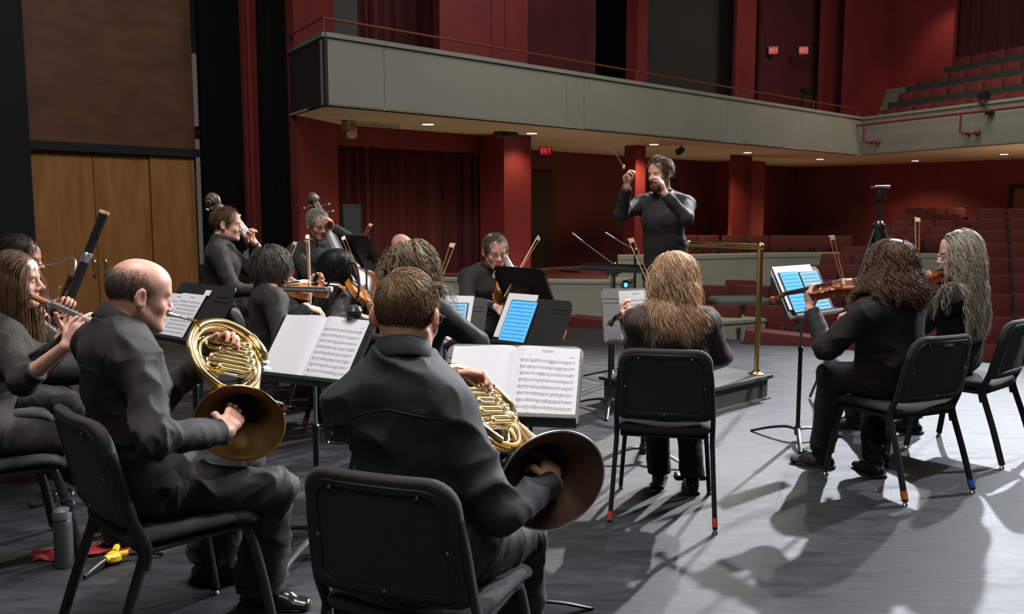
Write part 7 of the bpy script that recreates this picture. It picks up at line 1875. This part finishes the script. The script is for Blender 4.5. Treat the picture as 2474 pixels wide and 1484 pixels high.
# --- curly haired player behind the foreground head
J, f, r = seated((-0.53, 4.58, 0.56), R(-38), neck=at(1000, 722, 4.50), sw=0.170)
set_legs(J, f, r, V(-0.22, 5.08, 0.1), V(-0.02, 4.86, 0.1), V(0.5, 1, 0), V(0.7, 0.8, 0))
set_arms(J, at(1010, 800, 4.95), at(1092, 838, 4.72), V(-0.6, 0.2, -1), V(1.0, -0.35, -0.3))
M = head_matrix(at(994, 650, 4.52), R(-48), R(-6), 0)
pc, oc, sc_ = human('person with big curly ash brown hair in black, behind the foreground horn player', J, M, SKIN_PALE, SHIRT_BLACK, TROUSER, 0.0065, 1.05,
    {'L': (V(0.4, 0.6, 0.4), V(0, -0.6, 0.6), 0.5, 0.4), 'R': (V(0.3, 0.6, 0.3), V(-0.5, 0.2, -0.8), 0.55, 0.5)}, seed=36, collar_on=False)
mk = mk_mask(0.066, -0.09, -0.06); hair_cap('hair', pc, oc, M, 0.026, mk, HAIR_ASH)
hair_strands('hair_strands', pc, oc, M, mk, HAIR_ASH, 420, 0.24, 16, 0.25, 0.060, 0.55, 0.0017, seed=8, lift=0.15, jitter=0.45, curl=0.012, freq=60, clump=6, clump_r=0.005, colliders=[(J['shL'], J['shR'], 0.08)])
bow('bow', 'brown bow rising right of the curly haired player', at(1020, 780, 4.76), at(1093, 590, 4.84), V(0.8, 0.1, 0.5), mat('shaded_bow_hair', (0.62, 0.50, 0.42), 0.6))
# --- cellist with glasses
J, f, r = seated((-0.14, 6.58, 0.56), R(-170), neck=at(1186, 652, 6.50), sw=0.180)
set_legs(J, f, r, V(0.12, 6.18, 0.1), V(-0.40, 6.16, 0.1), V(0.4, -1, 0), V(-0.3, -1, 0)); J['kneeL'] = V(0.11, 6.2, 0.53); J['kneeR'] = V(-0.38, 6.22, 0.53)
set_arms(J, at(1240, 664, 6.16), at(1196, 742, 6.08), V(1, 0.1, -0.6), V(-1, 0, -0.5))
M = head_matrix(at(1196, 606, 6.42), R(-160), R(-14), 0)
pe_, oe, se = human('person, man with short hair and glasses, playing a cello', J, M, SKIN_PALE, SHIRT_BLACK, TROUSER, 0.0065, 1.0,
    {'L': (V(-0.75, -0.1, 0.3), V(-0.2, -0.1, -0.9), (0.5, 0.5, 0.5, 0.5), 0.4), 'R': (V(0.6, -0.2, -0.4), V(0, 0.6, -0.6), 0.5, 0.5)}, seed=39)
mk = mk_mask(0.080, -0.07, -0.012); hair_cap('hair', pe_, oe, M, 0.009, mk, HAIR_BROWN)
hair_strands('hair_strands', pe_, oe, M, mk_short, HAIR_PEPPER, 2200, 0.03, 5, 0.2, 0.014, 0.05, 0.0013, (0, -0.05, 0.11), seed=9, lift=0.3, jitter=0.5)
glasses(pe_, oe, M)
sc = at(1186, 562, 6.66); lo_ = at(1345, 885, 5.90); dcel = nrm(lo_ - sc); lo_ = sc + dcel * 1.10
violin('cello', 'orange cello of the man with glasses, its lower end showing beside the stand', place_string(lo_, sc, V(0.3, -0.75, 0.45), 1.93), 1.93, 'cello', VARNISH, 'cello', False, EBONY_LIT, 0.25)
bow('bow', 'pale bow slanting up right of the cellist with glasses', at(1216, 728, 6.02), at(1302, 574, 6.12), V(-0.7, -0.4, -0.2), BOW_HAIR)
# --- conductor
J = {'pelvis': at(1604, 652, 6.98), 'fwd': V(-0.80, -0.60, 0)}
fw_ = V(-0.80, -0.60, 0); rr_ = V(-0.60, 0.80, 0)
J['hipL'] = J['pelvis'] - rr_ * 0.088 - UP * 0.04; J['hipR'] = J['pelvis'] + rr_ * 0.088 - UP * 0.04
J['neck'] = at(1603, 478, 6.98)
r2 = nrm(V(-0.86, 0.50, 0)); J['shL'] = J['neck'] - r2 * 0.185 - UP * 0.055; J['shR'] = J['neck'] + r2 * 0.185 - UP * 0.055
pz = J['pelvis']
for s_, sg_ in (('L', -1), ('R', 1)):
    J['ank' + s_] = V(pz.x, pz.y, 0.19 + 0.09) + rr_ * sg_ * 0.11; J['toe' + s_] = J['ank' + s_] + (fw_ + rr_ * sg_ * 0.25).normalized() * 0.17; J['knee' + s_] = lerp(J['hip' + s_], J['ank' + s_], 0.5) + fw_ * 0.02; J['zf' + s_] = V(0, 0, 0.19)
set_arms(J, at(1606, 468, 6.60), at(1514, 452, 6.72), V(0.8, -0.1, -1.0), V(-0.75, -0.2, -1.0))
M = head_matrix(at(1594, 417, 6.94), R(132), R(-8), R(0))
pm, om, sm = human('person, bearded conductor with both hands raised, standing on the podium', J, M, SKIN_PALE, SHIRT_BLACK, TROUSER, 0.0062, 1.0,
    {'R': (V(-0.12, -0.2, 0.95), V(0.75, -0.6, 0), (0.55, 0.6, 0.65, 0.65), 0.6), 'L': (V(-0.25, -0.1, 0.9), V(-0.8, 0.2, 0.2), (0.45, 0.4, 0.4, 0.4), 0.5)}, seed=42, shirt_len=-0.10, fold=0.008, sleeve=(0.97, 0.97))
mk = mk_mask(0.078, -0.07, -0.012); hair_cap('hair', pm, om, M, 0.011, mk, HAIR_BROWN)
hair_strands('hair_strands', pm, om, M, mk_short, HAIR_BROWN, 2400, 0.035, 6, 0.2, 0.017, 0.0, 0.0013, (0, -0.05, 0.11), seed=10, lift=0.35, jitter=0.5)
# beard
bv = Field([M.translation[i] - 0.2 for i in range(3)], [M.translation[i] + 0.2 for i in range(3)], 0.005); XY = [nrm(M.col[i].to_3d()) for i in range(3)]
bv.ell(M @ V(0, 0.052, -0.098), (0.054, 0.058, 0.046), XY, 0.02); bv.ell(M @ V(0, 0.078, -0.118), (0.030, 0.026, 0.030), XY, 0.02)
for x in (-1, 1): bv.cap(M @ V(x * 0.060, 0.010, -0.035), M @ V(x * 0.048, 0.045, -0.095), 0.011, 0.018, 0.02)
bv.cap(M @ V(-0.024, 0.094, -0.064), M @ V(0.024, 0.094, -0.064), 0.007, 0.007, 0.01); bv.ell(M @ V(0, 0.104, -0.074), (0.018, 0.012, 0.006), XY, 0.008, 's')
P_, Q_, G_ = bv.mesh(); P_ = P_ + G_ * (vnoise(P_ * 220, 3)[:, None] - 0.5).astype(np.float32) * 0.006
mesh_obj('beard', P_ - np.array(om, np.float32), Q_, HAIR_BROWN, pm, True)
b = MB(); q0 = at(1507, 404, 6.62); q1 = at(1481, 362, 6.58); t = empty('baton', q0, 0, 'conductor\'s baton held up in his right hand', 'baton')
b.tube([(0, 0, 0), (q1 - q0)], [0.0045, 0.003], 8); b.build('shaft', mat('grey_baton', (0.20, 0.16, 0.15), 0.5), t); b = MB(); d = nrm(q1 - q0); b.ell((0, 0, 0), (0.011, 0.011, 0.018), 10, 8); b.build('grip', BRIDGE, t)
# --- blonde violinist
mid, yw = CH['blonde']; f_ = V(-math.sin(yw), math.cos(yw), 0)
J, f, r = seated(V(mid.x + 0.015, mid.y - 0.03, 0.56), yw + R(4), neck=at(1624, 752, 4.16), sw=0.172, size=0.95)
set_legs(J, f, r, gr(1592, 1172) + UP * 0.07, gr(1672, 1186) + UP * 0.07, V(0.30, 1, 0), V(0.1, 1, 0), 0.95)
set_arms(J, at(1522, 788, 4.66), at(1672, 890, 4.52), V(0.15, 0.2, -1), V(1.0, -0.35, -0.25), 0.97)
M = head_matrix(at(1628, 672, 4.20), R(14), R(-4), R(-4), 0.98)
SHEER = mat('sheer_black_lace', (0.012, 0.011, 0.011), 0.75, alpha=0.70, sheen=0.05, bump=0.5, bscale=120)
pz_, oz, sz = human('person, woman with long blonde hair and sheer lace top, playing a violin', J, M, SKIN_PALE, SHEER, TROUSER, 0.0055, 0.98,
    {'L': (V(-0.45, 0.3, 0.7), V(0.5, 0.1, 0.3), 0.5, 0.4), 'R': (V(-0.5, 0.3, 0.4), V(0, 0.3, -1), 0.5, 0.5)}, female=True, seed=45, collar_on=False, boot=0.0, neck_open=0.01, sleeve_flare=0.012, flare=0.012)
fc = Field([J['pelvis'][i] - 0.4 for i in range(3)], [J['pelvis'][i] + 0.6 for i in range(3)], 0.006); spv = nrm(J['neck'] - J['pelvis']); rt_ = nrm(J['shR'] - J['shL'])
cp_ = [(lerp(J['pelvis'], J['neck'], 0.70), spv)]
fc.ecap(J['pelvis'] - UP * 0.02, lerp(J['pelvis'], J['neck'], 0.36), (0.172, 0.128), (0.164, 0.122), rt_, 0.04); fc.ecap(lerp(J['pelvis'], J['neck'], 0.36), lerp(J['pelvis'], J['neck'], 0.85), (0.164, 0.122), (0.168, 0.128), rt_, 0.04, cp_)
P_, Q_, G_ = fc.mesh(); mesh_obj('camisole', P_ - np.array(oz, np.float32), Q_, SHIRT_BLACK, pz_, True)
mk = mk_mask(0.072, -0.10, -0.06)
hair_cap('hair', pz_, oz, M, 0.020, mk, HAIR_BLONDE)
colb = [(J['shL'], J['shR'], 0.050), (lerp(J['neck'], J['pelvis'], 0.16), J['pelvis'], 0.125)]
hair_strands('hair_strands', pz_, oz, M, mk, HAIR_BLONDE, 560, lambda rt: 0.28 + 0.07 * (rt[:, 2] > 0.05), 20, 0.22, 0.024, 1.0, 0.0015, flow=flow_part, seed=11, jitter=0.18, lift=0.05, colliders=colb, curl=0.016, freq=30, ramp=3, clump=5, clump_r=0.005)
violin('violin', 'red brown violin of the blonde woman, pointing left past her white pages', place_string(at(1592, 738, 4.36), at(1474, 772, 4.86), V(-0.2, -0.30, 0.9), 1.0), 1.0, 'violin', VARNISH_RED)
bow('bow', 'bow rising left of the blonde woman\'s head', at(1664, 890, 4.50), at(1524, 578, 4.56), V(-0.9, 0.1, -0.35), BOW_HAIR_LIT)
# --- dark curly haired violinist
mid, yw = CH['dark']
J, f, r = seated(V(mid.x - 0.03, mid.y + 0.03, 0.56), yw + R(6), neck=at(2150, 722, 4.50), sw=0.180, size=0.98)
set_legs(J, f, r, gr(1985, 1128) + UP * 0.10, gr(2112, 1148) + UP * 0.10, V(-0.8, 0.5, 0), V(-0.25, 1, 0), 0.96)
J['kneeL'] = at(2010, 905, 4.72); J['kneeR'] = at(2110, 950, 5.0)
set_arms(J, at(1958, 746, 4.70), at(2086, 770, 4.92), V(-0.2, -0.2, -1), V(0.6, 0.5, -0.8))
M = head_matrix(at(2150, 640, 4.52), R(48), R(-6), 0)
pd, od, sd = human('person, woman with dark shoulder length curls, playing a violin at the right', J, M, SKIN_PALE, SHIRT_BLACK, TROUSER, 0.0055, 1.10,
    {'L': (V(-0.1, 0.25, 0.9), V(0.75, 0.2, 0.2), (0.45, 0.5, 0.5, 0.5), 0.5), 'R': (V(-0.5, 0.4, 0.2), V(0, 0.3, -1), 0.5, 0.5)}, female=True, seed=48, collar_on=False, boot=0.10, shoe_m=LEATHER_MATT, belly=0.035, fold=0.009, sleeve=(0.93, 0.95))
mk = mk_mask(0.072, -0.10, -0.06); hair_cap('hair', pd, od, M, 0.020, mk, HAIR_CURLY)
hair_strands('hair_strands', pd, od, M, mk, HAIR_CURLY, 640, lambda rt: 0.20 + 0.05 * (rt[:, 2] > 0.04), 20, 0.2, 0.026, 0.9, 0.0016, seed=12, lift=0.08, jitter=0.4, curl=0.0125, freq=85, clump=6, clump_r=0.005, colliders=[(J['shL'], J['shR'], 0.092), (J['neck'], J['pelvis'], 0.15)])
violin('violin', 'red brown violin held level by the dark curly haired woman, scroll before the tablets', place_string(at(2114, 678, 4.56), at(1880, 714, 4.84), V(-0.05, -0.25, 0.96), 1.0), 1.0, 'violin', VARNISH_RED)
bow('bow', 'bow standing over the dark curly haired woman\'s violin', at(2072, 800, 4.86), at(2010, 572, 4.80), V(-0.9, -0.1, -0.3), BOW_HAIR_LIT)
# --- grey haired violinist
mid, yw = CH['grey']
J, f, r = seated(V(mid.x - 0.06, mid.y + 0.02, 0.56), yw + R(2), neck=at(2332, 690, 4.92), sw=0.165, size=0.96)
set_legs(J, f, r, V(2.30, 5.75, 0.10), V(2.66, 5.66, 0.10), V(-1, 0.2, 0), V(-0.6, 0.8, 0), 0.96)
set_arms(J, at(2200, 705, 5.20), at(2235, 735, 4.98), V(-0.2, 0, -1), V(0.2, -0.4, -0.9), 0.96)
M = head_matrix(at(2318, 610, 4.92), R(76), R(-10), 0)
pw, ow, sw_ = human('person, woman with long grey curls and glasses, playing a violin at the right edge', J, M, SKIN_PALE, SHIRT_BLACK, TROUSER, 0.006, 0.96,
    {'L': (V(-0.3, 0.25, 0.8), V(0.75, 0.2, 0.2), 0.5, 0.5), 'R': (V(-0.6, 0.2, 0.2), V(0, 0.3, -1), 0.5, 0.5)}, female=True, seed=51, collar_on=False)
mk = mk_mask(0.074, -0.10, -0.05); hair_cap('hair', pw, ow, M, 0.012, mk, HAIR_GREY)
def flow_back(rt): return np.stack([rt[:, 0] / 0.075 * 0.5, -0.45 - 8 * np.maximum(rt[:, 1], 0), -0.8 + 0 * rt[:, 0]], 1)
mk_back = lambda x, y, z, m_=mk: m_(x, y, z) & ((y < 0.0) | (z > 0.075))
hair_strands('hair_strands', pw, ow, M, mk_back, HAIR_GREYBLONDE, 520, lambda rt: 0.42 + 0.10 * (rt[:, 2] > 0.04), 26, 0.14, 0.020, 0.9, 0.0016, flow=flow_back, seed=13, lift=0.0, jitter=0.2, curl=0.010, freq=52, ramp=2, clump=6, clump_r=0.005, colliders=[(J['shL'], J['shR'], 0.060), (lerp(J['neck'], J['pelvis'], 0.25), J['pelvis'], 0.11)])
glasses(pw, ow, M, CHROME)
violin('violin', 'bright red brown violin of the grey haired woman', place_string(at(2304, 650, 4.98), at(2150, 694, 5.36), V(-0.1, -0.35, 0.93), 1.0), 1.0, 'violin', VARNISH_RED)
bow('bow', 'upright bow of the grey haired woman, between the two heads', at(2222, 742, 5.0), at(2217, 528, 5.06), V(-0.8, 0.6, 0), mat('dull_bow_hair', (0.55, 0.42, 0.34), 0.6))  # duller, browner hair colour on this bow
# --- the two horns
mo = M
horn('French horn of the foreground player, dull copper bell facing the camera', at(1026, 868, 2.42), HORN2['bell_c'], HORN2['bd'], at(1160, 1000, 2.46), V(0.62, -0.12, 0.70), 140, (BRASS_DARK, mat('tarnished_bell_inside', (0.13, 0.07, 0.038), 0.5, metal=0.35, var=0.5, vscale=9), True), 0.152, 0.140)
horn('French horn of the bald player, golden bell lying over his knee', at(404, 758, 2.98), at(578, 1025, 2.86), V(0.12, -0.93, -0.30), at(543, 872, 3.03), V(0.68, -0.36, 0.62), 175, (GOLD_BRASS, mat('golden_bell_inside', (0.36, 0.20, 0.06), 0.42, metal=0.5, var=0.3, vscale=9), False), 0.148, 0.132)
